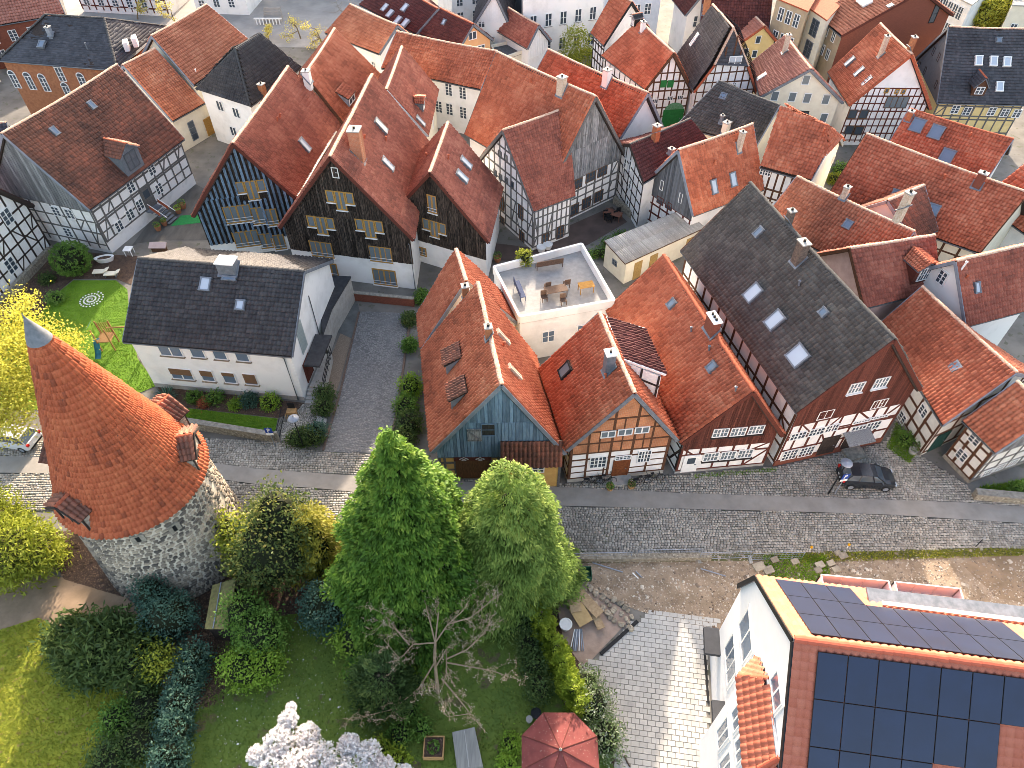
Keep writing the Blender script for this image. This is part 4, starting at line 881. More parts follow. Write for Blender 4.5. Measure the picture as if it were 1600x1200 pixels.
gable_dormer(h, 'R', *q('A', 800, 1000), 2.4, 2.0, .9, tile=T_OLD, m=M_BOARD_S, fm=M_BOARD_S, gm=M_BOARD_S)
for p in (q('A', 537, 615), q('A', 320, 768)): h.hatch('R', *p, .45, .75)
u_, _ = h.hit('R', *q('R4', 380, 720))
for i in range(6): block('stair_step', M_LEAD, h.root, h.fp('R', u_ + .1, 1.15 - i * .2, .7 + i * .3), e_ * 1.3, n_ * .32, zz_ * .06)
block('stair_landing', M_LEAD, h.root, h.fp('R', u_, 1.2, .4), e_ * 1.5, n_ * .8, zz_ * .1)
for sg in (-1, 1): 
    b = MB(); b.bar(h.fp('R', u_ + .1 + sg * .65, 2.1, .4), h.fp('R', u_ + .1 + sg * .65, .95, 2.4), .05); b.build('stair_rail', M_FRAME_W, h.root)
    b = MB(); b.add([h.fp('R', u_ + .1 + sg * .65, 2.05, .5), h.fp('R', u_ + .1 + sg * .65, 1.35, 1.6), h.fp('R', u_ + .1 + sg * .65, .85, 1.6), h.fp('R', u_ + .1 + sg * .65, 1.5, .5)], [(0, 1, 2, 3)]); b.build('stair_banner', M_RIDGE, h.root)
h = House('LL', 'far_left_timber_house', 'white half-timbered gable with dark beams at the left edge', M_PLASTER, T_MAROON, ridge=M_RIDGE_D, verge=M_TIMB_DK)
h.timber('F', M_TIMB_DK, 8, [.5, 1.8, 3.1, 4.4, 5.6], [(.9, .6, .98, 1.7), (.76, 3.2, .87, 1.9), (.64, 4.5, .74, 3.2), (.9, 3.2, .98, 4.3), (.5, .6, .6, 1.7), (.4, 3.2, .5, 4.3)], w=.17)
h.wins('F', [q('E', 40, 145), q('E', 62, 430)], 1.15, 1.5, nx=2, ny=3); h.plinth('F', M_STONE, .6)
h = House('LW', 'low_cream_wing', 'low cream wing with bright orange roof behind the large timber house', M_CREAM, T_ORANGE, ridge=M_RIDGE_L, verge=M_ZINC)
h.win('R', *q('A', 1130, 765), .9, 2.3, 1, 3, M_LEAD); door(h, 'R', q('A', 1235, 760)[0], 1.1, 2.0, M_FRAME_O, py=q('A', 1235, 760)[1])
House('RD1', 'steep_red_roof_house', 'house with broad curving orange roof on the market square', M_CREAM, T_ORANGE, ridge=M_RIDGE_L, verge=M_ZINC)
H['RD1'].vent('R', *q('A', 1150, 425), M_FRAME_W)
h = House('HIP', 'hipped_white_house', 'white house with dark hipped roof and small red chimney', M_WHITE, T_DARK, ridge=M_RIDGE_D, tw=.3, th=.38, verge=M_TIMB_BR)
for p in (q('A', 1290, 620), q('A', 1385, 660), q('A', 1370, 770)): h.win('F', *p, 1.0, 1.2, 2, 1)
h.chimney('R', *q('B', 45, 555), .6, .6, 1.2, M_BRICKO); 
h = House('BRK', 'brick_town_hall', 'brick building with arched white windows and large slate roof', M_BRICKO, T_SLATE, cat='building', ridge=M_RIDGE_D, tw=.36, th=.3, amp=.008, k=1, step=.03, verge=None)
o_, e_, n_, L_ = h.face('R')
for p in (q('A', 90, 475), q('A', 180, 485), q('A', 265, 495), q('A', 355, 435), q('A', 490, 490), q('A', 400, 545)):
    u_, z_ = h.hit('R', *p); wn = h.win('R', *p, .95, 1.7, 2, 3); b = MB(); c = h.fp('R', u_, z_ + .85, .05)
    pts = [c + e_ * .475 * math.cos(a) + zz_ * .475 * math.sin(a) for a in np.linspace(0, math.pi, 9)]
    b.add(pts, [tuple(range(9))]); b.build('arch_pane', G_DARK, wn); b2 = MB()
    for i in range(8): b2.bar(pts[i], pts[i + 1], .09, .08, n_)
    b2.build('arch_frame', M_FRAME_W, wn)
h.hatch('R', *q('A', 243, 260), .7, .9); h.chimney('R', *q('A', 296, 200), .5, .5, .8, M_ZINC); h.vent('R', *q('A', 510, 285), M_LEAD, .6)
b = MB()
for p in ((740, 265), (790, 240)): c = at(*q('A', *p), 8.2); b.box(c, np.array([.25, .1, 0]), np.array([-.2, .6, 0]), zz_ * .5)
b.build('roof_ventilator', M_FRAME_W, h.root)

# --- timber house with grey boarded gable
h = House('C1', 'grey_gable_house', 'half-timbered house with weathered grey boarded gable above the brick patio', M_PLASTER, T_RED, ridge=M_RIDGE_L, tw=.30, th=.39, verge=M_TIMB_GR)
o_, e_, n_, L_ = h.face('F')
hs = [hole(h, 'F', *q('R5', x, y), .75, 1.5) for x, y in ((920, 120), (890, 320), (1100, 235))]
h.boards('F', M_BOARD_GR, [4.7, 8.0, 14], bw=.28, d=.05, back=M_BOARD_GR, jitter=.02)
for x, y in ((920, 120), (890, 320), (1100, 235)): h.win('F', *q('R5', x, y), .7, 1.4, 1, 1, M_BOARD_GR, M_TIMB_DK)
h.timber('F', M_TIMB_GR, 8, [.3, 1.2, 2.35, 3.2, 4.65], [(.88, 3.3, .97, 4.5), (.86, 1.3, .9, 2.2)], w=.2, z1=4.7)
h.wins('F', [q('R5', 850, 525), q('R5', 975, 455), q('R5', 1085, 405)], 1.35, 1.1, nx=3, ny=2, fm=M_FRAME_B); h.wins('F', [q('R5', 822, 762), q('R5', 935, 700), q('R5', 1050, 638)], 1.25, 1.3, nx=3, ny=2, fm=M_FRAME_B)
h.chimney('L', *q('C', 290, 525), .7, .7, 1.2, M_MORTAR); h.vent('L', *q('C', 320, 580)); h.vent('L', *q('C', 110, 480)); h.vent('L', *q('C', 428, 655)); h.vent('L', *q('C', 412, 690))
h = House('C2', 'cross_gable_wing', 'timber cross wing with red roof in front of the grey boarded gable', M_PLASTER, T_BROWN, ridge=M_RIDGE_L, tw=.30, th=.39, verge=M_TIMB_GR, near=False)
h.timber('F', M_TIMB_GR, 10, [.4, 1.5, 2.75, 4.0, 5.2, 6.4, 7.6, 8.8], [(.62, 1.6, .68, 3.9), (.78, .5, .7, 2.6), (.9, 1.6, .98, 3.9), (.5, 1.6, .45, 3.9)], w=.17)
h.wins('F', [q('R5', 325, 790), q('R5', 335, 1030), q('R5', 150, 890), q('R5', 145, 700)], .85, 1.6, nx=2, ny=3, fm=M_FRAME_B, gm=G_DARK)
h.wins('F', [q('R5', *p) for p in ((130, 245), (185, 280), (85, 420), (135, 460), (190, 492), (245, 530))], .55, .7, nx=1, ny=1, fm=M_TIMB_GR)
h.timber('R', M_TIMB_GR, 8, [.4, 1.5, 2.6, 3.7], [(.03, 3.6, .12, 1.6), (.4, 1.6, .5, 3.6), (.4, .5, .48, 1.4), (.02, .5, .1, 1.4)], w=.17); h.wins('R', [q('R5', 550, 1045), q('R5', 690, 975)], .85, 1.5, nx=2, ny=3, fm=M_FRAME_B)
h = House('C3', 'white_gable_house', 'plain white gabled house with red roof and square white chimney', M_WHITE, T_RED, ridge=M_RIDGE_L, verge=M_ZINC); h.chimney('L', *q('C', 552, 480), .7, .7, 1.3, M_WHITE); h.vent('L', *q('C', 445, 500)); h.vent('L', *q('C', 700, 610)); h.vent('L', *q('C', 340, 445))
h = House('R6', 'long_white_building', 'long white building with red roof and barred windows in the courtyard', M_WHITE, T_RED, cat='building', ridge=M_RIDGE_L, verge=M_ZINC)
h.wins('R', [q('B', 1130, 525), q('B', 1212, 545), q('B', 1135, 640), q('B', 1215, 660), q('B', 1072, 625)], .95, 1.5, nx=2, ny=4)
h = House('B4', 'faded_roof_house', 'house with faded patchy orange roof and one red dormer behind the boarded gables', M_CREAM, T_FADED, ridge=M_RIDGE_L, verge=M_TIMB_BR); shed_dormer(h, 'R', *q('B', 565, 605), 1.9, hgt=.9, tile=T_RED); h.chimney('R', *q('B', 300, 455), .7, .7, .7, M_WHITE)
h = House('B5', 'narrow_maroon_roof_house', 'narrow steep house with dark red roof and lead edged gable', M_CREAM, T_BROWN, ridge=M_RIDGE_L, verge=M_ZINC); gable_dormer(h, 'R', *q('B', 985, 640), 1.5, 1.0, .3, tile=T_RED, m=M_BOARD_S); h.skylight('R', *q('B', 963, 710), .6, 1.2); h.win('R', *q('B', 1035, 720), .7, 1.2)
h = House('R5b', 'pink_gable_house', 'white house with red roof beside the square and a pale gable', M_WHITE, T_ORANGE, ridge=M_RIDGE_L); h.win('F', *q('B', 820, 175), .6, .8); h.win('L', *q('B', 690, 380), .7, .9)
# --- back rows
h = House('D1', 'green_door_house', 'timber house with arched green gate and green shutters', M_PLASTER, T_RED, ridge=M_RIDGE_L, verge=M_TIMB_BR)
h.timber('F', M_TIMB_BR, 7, [.4, 1.5, 2.6, 3.6, 4.7, 5.8, 6.8], w=.16); o_, e_, n_, L_ = h.face('F'); M_GREEN = mat('green_paint', (.02, .20, .055), (.015, .14, .04), 4)
d_ = door(h, 'F', q('C', 940, 690)[0], 2.4, 2.1, M_GREEN, py=q('C', 940, 690)[1], name='gate'); u_, _ = h.hit('F', *q('C', 940, 690)); b = MB(); c = h.fp('F', u_, 2.2, .05)
b.add([c + e_ * 1.2 * math.cos(a) + zz_ * .95 * math.sin(a) for a in np.linspace(0, math.pi, 11)], [tuple(range(11))]); b.build('fanlight', mat('fanlight_green', (.16, .33, .22), (.05, .2, .08), 14), d_)
for x in (888, 928): u2, z2 = h.hit('F', *q('C', x, 490)); block('shutter', M_GREEN, h.root, h.fp('F', u2, z2, .06), e_ * .75, n_ * .06, zz_ * .85)
h.wins('F', [q('C', 838, 592), q('C', 925, 575), q('C', 985, 570)], .75, .6, nx=3, ny=1); h.chimney('L', *q('C', 765, 175), .5, .5, .9, M_WHITE); h.hatch('L', *q('C', 575, 305), .5, .9); gable_dormer(h, 'L', *q('C', 705, 160), .9, 1.2, .2, tile=T_DARK, m=M_BLACK)
h.timber('L', M_TIMB_DK, 8, [.6, 1.6, 2.6, 3.6], w=.16)
h = House('D1b', 'rear_red_roof_house', 'red roofed timber house behind the green gate house', M_PLASTER, T_RED, ridge=M_RIDGE_L, verge=M_BLACK); h.timber('L', M_TIMB_DK, 4, [.6, 1.8, 3.0, 4.2, 5.2], [(.1, .7, .2, 1.7)])
h = House('D2', 'half_hipped_house', 'steep dark half-hipped house with timber gable and attic window', M_PLASTER, T_SLATE, ridge=M_RIDGE_L, verge=M_RIDGE, halfhip=(.52, 0), tw=.3, th=.34, amp=.02)
h.timber('F', M_TIMB_BR, 8, [.5, 1.7, 2.9, 4.0, 5.1, 6.2, 7.3], w=.15); h.win('F', *q('C', 1300, 495), .5, .5)
o_, e_, n_, L_ = h.face('F'); u_, z_ = h.hit('F', *q('C', 1303, 352)); place_window(h.root, h.fp('F', u_, z_, .25), e_, n_, 1.5, 1.1, 2, 1, M_FRAME_W, G_SKY, name='attic_window')
for p in (q('C', 1070, 232), q('C', 1127, 255)): h.skylight('L', *p, .5, 1.5, M_FRAME_W)
h.skylight('L', *q('C', 1058, 362), .6, 1.0)
h = House('D3', 'low_grey_roof_house', 'low house with broad lichen-flecked grey roof between the timber gables', M_CREAM, T_GREY, ridge=M_RIDGE_D, tw=.3, th=.38, verge=M_ZINC)
h.skylight('R', *q('C', 1128, 685), .8, 1.2); h.hatch('R', *q('C', 1238, 565), .6, .7); h.chimney('R', *q('C', 1225, 715), .3, .3, .7, M_LEAD); h.chimney('R', *q('C', 1250, 765), .7, .6, .9, M_CREAM)
h = House('E1', 'maroon_roof_house', 'small timber house with dark maroon roof beside the patio', M_PLASTER, T_MAROON, ridge=M_RIDGE_D, tw=.3, th=.36, verge=M_TIMB_DK)
h.timber('F', M_TIMB_DK, 6, [.5, 1.6, 2.8, 3.9, 5.0], [(.5, 1.7, .6, 3.8), (.3, 1.7, .25, 3.8)], w=.15); h.wins('F', [q('R5', 1305, 330), q('R5', 1350, 350), q('R5', 1350, 525), q('R5', 1325, 715)], .6, 1.1, nx=1, ny=2); h.timber('L', M_TIMB_DK, 6, [.5, 1.8, 3.2], w=.15)
h.chimney('R', *q('C', 930, 905), .5, .5, .6, M_ZINC); h.chimney('L', *q('C', 845, 775), .6, .6, .7, M_BRICKO)
h = House('E2', 'grey_slat_gable_house', 'red roofed house with slate grey boarded gable and red timber frame', M_PLASTER, T_RED, ridge=M_RIDGE_L, verge=M_ZINC)
h.boards('F', M_BOARD_S, [3.3, 10], bw=.2, back=M_BOARD_S); h.timber('F', M_TIMB_RB, 6, [.4, 1.4, 2.4, 3.3], w=.18, z1=3.3); h.wins('F', [q('G', 870, 50), q('G', 920, 80)], .9, .8, nx=3, ny=2, fm=M_TIMB_RB); h.wins('F', [q('C', 880, 1085), q('C', 990, 1160)], .45, 1.1, nx=1, ny=1)
h.skylight('R', *q('C', 1183, 1095), .6, 1.3); h.skylight('R', *q('C', 1295, 1052), .65, 1.3); h.chimney('R', *q('C', 1330, 865), .5, .4, 1.6, M_MORTAR); h.vent('R', *q('C', 1185, 965), h=.5)
h = House('E3', 'red_half_hip_house', 'white house with red roof and small hipped end facing the lane', M_WHITE, T_RED, ridge=M_RIDGE, verge=M_ZINC, halfhip=(0, .5))
h.skylight('R', *q('D', 115, 880), .8, 1.1, gm=G_BLUE); h.timber('R', M_TIMB_BR, 6, [1, 2.2, 3.3, 4.2], [(.2, 1, .4, 3)]); h.wins('R', [q('D', 45, 1005), q('D', 75, 1012)], .6, .7, nx=2, ny=2); h.win('B', *q('D', 455, 935), .6, .9); h.vent('R', *q('D', 395, 790), h=.6)
h = House('F1', 'ivory_gable_house', 'ivory rendered gable house with pale pink ribbed roof and six windows', M_CREAM, T_PINK, ridge=M_RIDGE_L, verge=M_LEAD)
h.wins('F', [q('D', 298, 467), q('D', 115, 562), q('D', 217, 567), q('D', 304, 575), q('D', 414, 582), q('D', 400, 690)], .85, 1.15, nx=1, ny=1, gm=G_CURT); h.win('F', *q('D', 275, 668), 1.4, .8, 3, 1, M_BLACK)
h.chimney('L', *q('D', 172, 300), .45, .45, 1.8, M_MORTAR); h.skylight('L', *q('D', 38, 450), .5, 1.1, M_FRAME_W)
h = House('F1b', 'small_yellow_house', 'small yellow house with pale red roof behind the half-hipped slate roof', M_YELLOW, T_PINK, ridge=M_RIDGE_L, verge=M_RIDGE); h.wins('F', [q('C', 1442, 232), q('C', 1420, 315), q('C', 1368, 305)], .7, 1.0, nx=1, ny=1)
h = House('F2', 'red_lattice_house', 'white gable with fine dark red timber grid and dark oak loft doors', M_PLASTER, T_RED, ridge=M_RIDGE_L, verge=M_RIDGE)
h.timber('F', M_TIMB_RB, 13, [.6, 1.5, 2.4, 3.3, 4.2, 5.1, 6.0, 6.9], w=.13); h.panel('F', M_WHITE, 7.0, .06); h.win('F', *q('D', 828, 598), 2.6, 1.4, 4, 1, M_FRAME_B, G_CURT); h.wins('F', [q('D', 770, 530), q('D', 830, 535), q('D', 868, 535)], .5, .6, nx=1, ny=1, fm=M_FRAME_O); h.wins('F', [q('D', 570, 668), q('D', 635, 668)], 1.0, 1.1, nx=1, ny=1, fm=M_FRAME_B); h.wins('F', [q('D', 555, 760), q('D', 600, 765)], 1.2, 1.1, nx=1, ny=1, fm=M_FRAME_B)
for p in (q('D', 555, 360), q('D', 610, 420), q('D', 655, 475)): h.skylight('L', *p, .55, 1.2)
h.chimney('L', *q('D', 735, 320), .45, .45, 2.0, M_MORTAR)
h.chimney('R', *q('D', 905, 290), .5, .5, 1.3, M_BRICKO)
h = House('F3', 'yellow_timber_house', 'yellow half-timbered house under a large dark slate roof', M_YELLOW, T_SLATE, ridge=M_RIDGE_L, tw=.3, th=.34, amp=.02, verge=M_LEAD)
h.timber('R', M_TIMB_GR, 9, [.4, 1.4, 3.0, 3.4, 4.6], [(.02, 3.5, .1, 4.5), (.37, 3.5, .45, 4.5)], w=.16); h.wins('R', [q('D', 1172, 640), q('D', 1240, 650), q('D', 1385, 652), q('D', 1462, 660), q('D', 1532, 665)], .9, 1.0, nx=2, ny=3)
h.panel('F', M_BOARD_S, 4.6, .05); h.wins('F', [q('D', 1048, 300), q('D', 1078, 335), q('D', 962, 385), q('D', 997, 415), q('D', 1062, 495)], .6, .9, nx=1, ny=2, fm=M_TIMB_DK, gm=G_BLUE)
for p in (q('D', 1310, 355), q('D', 1397, 358), q('D', 1476, 362), q('D', 1432, 508)): h.skylight('R', *p, .7, 1.0, M_FRAME_W)
h.hatch('R', *q('D', 1427, 235), .5, .5); gable_dormer(h, 'R', *q('D', 1300, 560), 1.5, 1.0, 1.0, tile=T_SLATE, m=M_TIMB_BR)
h = House('F4', 'large_brick_house', 'large dark brick house with orange roof and cream side wall', M_TAN, T_ORANGE, ridge=M_RIDGE_L, verge=M_TIMB_RB); h.panel('F', M_BRICKD, .1); h.wins('F', [q('D', 1050, 80)], .9, 2.2, nx=1, ny=2, fm=M_BLACK)
h.wins('L', [q('D', x, y) for x, y in ((385, 145), (420, 180), (460, 215), (365, 240), (395, 290), (425, 320))], .8, 1.3, nx=2, ny=2); h.skylight('L', *q('D', 640, 10), 1.6, 1.2, M_FRAME_W); h.skylight('L', *q('D', 790, 35), .5, .6)
h = House('G1', 'three_skylight_house', 'red roofed house with three large blue roof windows', M_WHITE, T_RED, ridge=M_RIDGE, verge=M_ZINC, tw=.3, th=.38)
for p in (q('D', 950, 735), q('D', 1060, 775), q('D', 1123, 915)): h.skylight('R', *p, 1.15, 1.4, M_LEAD, G_BLUE)
h.chimney('R', *q('D', 900, 690), .6, .5, .7, M_BRICKO); h.vent('R', *q('D', 1230, 915)); h.vent('R', *q('D', 1258, 800))
h = House('G2', 'wide_red_roof_house', 'widest red roof at the right with lichen spots and a leaning brick chimney', M_CREAM, T_RED, ridge=M_RIDGE_L, verge=M_TIMB_BR, tw=.3, th=.38); h.chimney('R', *q('D', 1300, 1085), .5, .7, 1.2, M_BRICKD); h.skylight('R', *q('D', 825, 1145), .8, 1.0, gm=G_BLUE); h.skylight('R', *q('I', 1045, 105), .8, 1.0, gm=G_BLUE); h.vent('R', *q('D', 1105, 1045)); h.timber('R', M_TIMB_BR, 10, [1, 2.2, 3.4], [(.7, 1.1, .78, 3.2)])
h = House('G3', 'orange_roof_house', 'orange roofed house behind the tall dark roof', M_WHITE, T_ORANGE, ridge=M_RIDGE_L, verge=M_ZINC, tw=.28, th=.38); h.hatch('R', *q('I', 542, 190), .6, .7); h.chimney('R', *q('D', 520, 1150), .45, .45, .9, M_MORTAR)
h = House('G3b', 'small_brown_roof_house', 'small brown roofed house with sunlit ridge in the back yard', M_WHITE, T_OLD, ridge=M_RIDGE_L, verge=M_ZINC); h.chimney('L', *q('I', 868, 90), .5, .5, 1.2, M_MORTAR)
h = House('G4', 'pink_gable_dormer_house', 'small house with pink gable wall and one big red dormer', M_PINKW, T_BROWN, ridge=M_RIDGE_L, verge=M_TIMB_BR, near=True, tw=.30, th=.39); gable_dormer(h, 'R', *q('I', 965, 530), 1.9, 1.5, .5, tile=T_RED, m=M_TIMB_RB, nx=4, ny=2)
h = House('G5', 'right_white_house', 'white house with dark red roof and narrow roof window at the right edge', M_WHITE, T_BROWN, ridge=M_RIDGE_L, verge=M_ZINC, near=True, tw=.30, th=.39); h.skylight('R', *q('I', 1300, 560), .4, .8); h.vent('R', *q('I', 1210, 460), M_FRAME_W, .8); h.vent('R', *q('I', 1235, 510)); h.win('F', *q('I', 1095, 500), .8, 1.2, 2, 3)
# --- top edge
h = House('T1', 'speckled_maroon_house', 'long maroon roof with several roof windows at the top edge', M_WHITE, T_MAROON, ridge=M_RIDGE, tw=.32, th=.4)
for p in (q('B', 755, 45), q('B', 872, 45), q('B', 785, 80), q('B', 832, 118), q('B', 875, 135)): h.skylight('L', *p, .7, 1.1, M_ZINC)
h = House('T2', 'apricot_gable_house', 'apricot gable house with speckled maroon roof', M_APRICOT, T_MAROON, ridge=M_RIDGE, tw=.32, th=.4); h.win('F', *q('B', 1268, 208), 1.2, 1.0, 2, 1); h.win('F', *q('B', 1318, 285), 1.2, 1.0, 2, 1); h.skylight('L', *q('B', 1102, 130), .4, .7)
h = House('T3', 'white_board_gable_house', 'white boarded gable with dark slate roof at the top edge', M_WHITE, T_SLATE, ridge=M_RIDGE_D); h.win('F', *q('B', 1322, 138), .9, 1.0, 2, 2); h.boards('F', M_FRAME_W, [5.2, 10], bw=.3)
h = House('T4', 'sagging_red_roof_house', 'small house with sagging red roof and white boarded gable', M_WHITE, T_BROWN, ridge=M_RIDGE_L); h.boards('F', M_FRAME_W, [2.5, 8], bw=.3)
h = House('T5a', 'white_corner_house', 'white walled house with small maroon roof corner at the top edge', M_WHITE, T_MAROON, ridge=M_RIDGE_D); h.win('F', *q('C', 1073, 125), .6, 1.5, 1, 2)
h = House('T5b', 'big_maroon_roof_house', 'big maroon roof with brick chimney behind the half-hipped house', M_CREAM, T_MAROON, ridge=M_RIDGE_D, tw=.34, th=.4); h.chimney('R', *q('C', 1135, 60), .8, .8, 2.0, M_BRICKO)
# ------------------------------------------------------------------ ground, street, gardens
def structure(o): o['kind'] = 'structure'; return o
def poly_world(px, z=0.0): return [at(x, y, 0) + np.array([0, 0, z]) for x, y in px]
def fill_poly(name, P, m, z, thick=0):
    import mathutils
    V = [Vector((float(p[0]), float(p[1]), z)) for p in P]
    tris = mathutils.geometry.tessellate_polygon([V])
    F = [tuple(t) if (V[t[1]] - V[t[0]]).cross(V[t[2]] - V[t[0]]).z > 0 else tuple(t[::-1]) for t in tris]
    return structure(mesh(name, V, F, m))
def sheet(name, px, m, z): return fill_poly(name, poly_world(px), m, z)
def wave_edge(pts, n=6, amp=.15):
    out = []
    for i in range(len(pts)):
        a, b = np.array(pts[i], float), np.array(pts[(i + 1) % len(pts)], float)
        for k in range(n):
            t = k / n; p = a * (1 - t) + b * t; out.append(tuple(p + rng.normal(0, amp, 2) if k else a))
    return out
M_GROUND = mat('yard_paving', (.20, .188, .168), (.125, .117, .105), .35, spots=(.12, .12, .09), spot_scale=1.2, spot_lo=.6, bump=.2)
M_EARTH = mat('bare_soil', (.33, .25, .18), (.20, .145, .10), .9, bump=.5, spots=(.48, .40, .31), spot_scale=9, spot_lo=.62)
M_SOIL_L = mat('pale_soil', (.30, .21, .14), (.20, .14, .09), .7, bump=.5, spots=(.22, .16, .11), spot_scale=6, spot_lo=.63)
M_MULCH = mat('mulch', (.10, .062, .045), (.05, .034, .026), 3, bump=.6, spots=(.24, .16, .11), spot_scale=16, spot_lo=.6)
M_GRASS = mat('lawn', (.12, .24, .022), (.085, .18, .018), .9, bump=.5, spots=(.13, .19, .04), spot_scale=5, spot_lo=.62)
M_GRASS2 = mat('shady_lawn', (.13, .18, .035), (.085, .135, .028), .6, bump=.5, spots=(.12, .10, .05), spot_scale=.8, spot_lo=.6)  # darker copy of the lawn, garden shade put into its colour
M_ASPH = mat('asphalt', (.31, .288, .258), (.24, .222, .198), .8, bump=.25, spots=(.26, .25, .23), spot_scale=22, spot_lo=.66)
M_ASPH_D = mat('drive_asphalt', (.17, .168, .164), (.13, .129, .127), .5, bump=.25, spots=(.13, .13, .13), spot_scale=18, spot_lo=.64, stretch=(1, .25, 1))
M_JOINT = mat('cobble_joint', (.14, .13, .112), (.095, .09, .075), 2, spots=(.07, .09, .04), spot_scale=1.3, spot_lo=.58)
M_GRAVEL = mat('gravel', (.30, .23, .17), (.15, .115, .09), 22, bump=.8)
M_PAVE_L = mat('pale_square', (.34, .32, .295), (.26, .245, .23), .4, bump=.1)
M_COB = tint_mat('cobble', (.21, .19, .162), (.35, .32, .276), (.50, .46, .40), patch=.3, patch_scale=.3, lichen=(.14, .15, .07), lichen_amt=.66, lichen_scale=2.2, soot=.2, rough=.65)
M_COB2 = tint_mat('setts_dark', (.19, .187, .182), (.225, .22, .213), (.27, .263, .252), patch=.3, patch_scale=.3, soot=.2, rough=.65)
M_PAVER = mat('paver', (.44, .425, .395), (.37, .36, .335), 1.2, bump=.15, objrand=.1)
M_PATH = mat('clay_path', (.36, .27, .22), (.27, .20, .16), 1.5, bump=.3)

structure(mesh('ground', [(-400, -60, -.03), (400, -60, -.03), (400, 600, -.03), (-400, 600, -.03)], [(0, 1, 2, 3)], M_GROUND))
sheet('market_square', [(120, 70), (560, 75), (600, -120), (60, -120)], M_PAVE_L, -.012)
STREET = [(-80, 696), (60, 690), (330, 686), (432, 690), (505, 706), (620, 712), (676, 748), (885, 757), (1058, 742), (1215, 730), (1385, 690), (1400, 655), (1438, 712), (1512, 757), (1520, 775), (1660, 786),
          (1660, 856), (1180, 864), (1000, 868), (885, 868), (700, 860), (500, 805), (380, 795), (300, 792), (0, 800), (-80, 800)]
ASPH = [(-80, 711), (60, 715), (320, 722), (400, 733), (526, 742), (700, 752), (888, 762), (1067, 771), (1220, 776), (1513, 786), (1660, 797), (1660, 822), (1393, 805), (1220, 799), (885, 791), (700, 784), (501, 764), (400, 757), (320, 746), (60, 740), (-80, 738)]
street = sheet('street', STREET, M_JOINT, -.006)
asphalt = sheet('asphalt_lane', ASPH, M_ASPH, .062)
def cobbles(name, P, excl, m, parent, size=(.17, .25), rowh=.19, ang=0.0, h=.06, z=-.006):
    """every stone its own little block, laid in wavering rows"""
    P2 = np.array([p[:2] for p in P]); lo, hi = P2.min(0) - 1, P2.max(0) + 1
    c = (lo + hi) / 2; R_ = np.linalg.norm(hi - lo) / 2; ca, sa = math.cos(ang), math.sin(ang); xs, ys, ws, hs = [], [], [], []
    y = -R_; 
    while y < R_:
        rh = rowh * rng.uniform(.85, 1.2); n = int(2 * R_ / ((size[0] + size[1]) / 2)) + 2
        w = rng.uniform(*size, n); x = -R_ + np.cumsum(w) - w / 2 + rng.uniform(-.1, .1); yy = y + rh / 2 + .06 * np.sin(x * .9 + y) + rng.normal(0, .012, n)
        xs.append(x); ys.append(yy); ws.append(w); hs.append(np.full(n, rh)); y += rh
    x, y, w, hh = (np.concatenate(q_) for q_ in (xs, ys, ws, hs))
    X, Y = c[0] + ca * x - sa * y, c[1] + sa * x + ca * y
    k = in_poly(X, Y, P2)
    for E_ in excl: k &= ~in_poly(X, Y, np.array([p[:2] for p in E_]))
    X, Y, w, hh = X[k], Y[k], w[k], hh[k]; N = len(X)
    e = np.array([ca, sa]); f = np.array([-sa, ca]); g = .022
    V = np.zeros((N, 8, 3)); rot = rng.normal(0, .06, N)
    ex = np.stack([ca * np.cos(rot) - sa * np.sin(rot), sa * np.cos(rot) + ca * np.sin(rot)], -1); fy = np.stack([-ex[:, 1], ex[:, 0]], -1)
    zt = z + h + rng.normal(0, .008, N)
    for i, (a, b) in enumerate(((-1, -1), (1, -1), (1, 1), (-1, 1))):
        for lvl, (sh, zz) in enumerate((((1., 1.)), (.78, 0))):
            px = a * (w / 2 - g / 2) * (1 if lvl == 0 else .8); py = b * (hh / 2 - g / 2) * (1 if lvl == 0 else .78)
            px = px + rng.normal(0, .012, N); py = py + rng.normal(0, .012, N)
            V[:, i + 4 * lvl, 0] = X + ex[:, 0] * px + fy[:, 0] * py; V[:, i + 4 * lvl, 1] = Y + ex[:, 1] * px + fy[:, 1] * py
            V[:, i + 4 * lvl, 2] = (z - .01 if lvl == 0 else zt)
    base = (np.arange(N) * 8)[:, None, None]; Fq = np.array([(4, 5, 6, 7), (0, 1, 5, 4), (1, 2, 6, 5), (2, 3, 7, 6), (3, 0, 4, 7)])
    F = (base + Fq[None]).reshape(-1, 4); t = np.repeat(rng.random(N) * .7 + .15, 5)
    # mid-ring so stones look worn: sides slope from joint to crown
    return mesh(name, V.reshape(-1, 3), F, m, parent, kind='stuff', tint=t)
PS = poly_world(STREET); PA = poly_world(ASPH)
cobbles('cobblestones', PS, [PA], M_COB, street, ang=-.02)
DRIVE = [(562, 487), (643, 490), (637, 500), (627, 583), (618, 647), (606, 708), (506, 706), (530, 620)]
drive = sheet('driveway', DRIVE, M_ASPH_D, .012)
cobbles('driveway_setts', poly_world(DRIVE), [], M_COB2, drive, size=(.2, .24), rowh=.12, ang=-.1, h=.006, z=.012)
sheet('courtyard_ramp', [(515, 455), (556, 462), (562, 487), (549, 529), (530, 521), (505, 500)], mat('wet_concrete', (.15, .155, .15), (.09, .095, .09), .8), .006)
sheet('gravel_strip', [(532, 521), (549, 529), (530, 600), (521, 625), (500, 612), (512, 570)], M_GRAVEL, .02)
sheet('paved_yard', [(215, 380), (250, 375), (420, 375), (330, 300), (300, 285), (235, 345), (205, 385)], mat('yard_dark_slabs', (.12, .115, .105), (.075, .072, .066), 1.2, stretch=(1, .3, 1)), -.004)
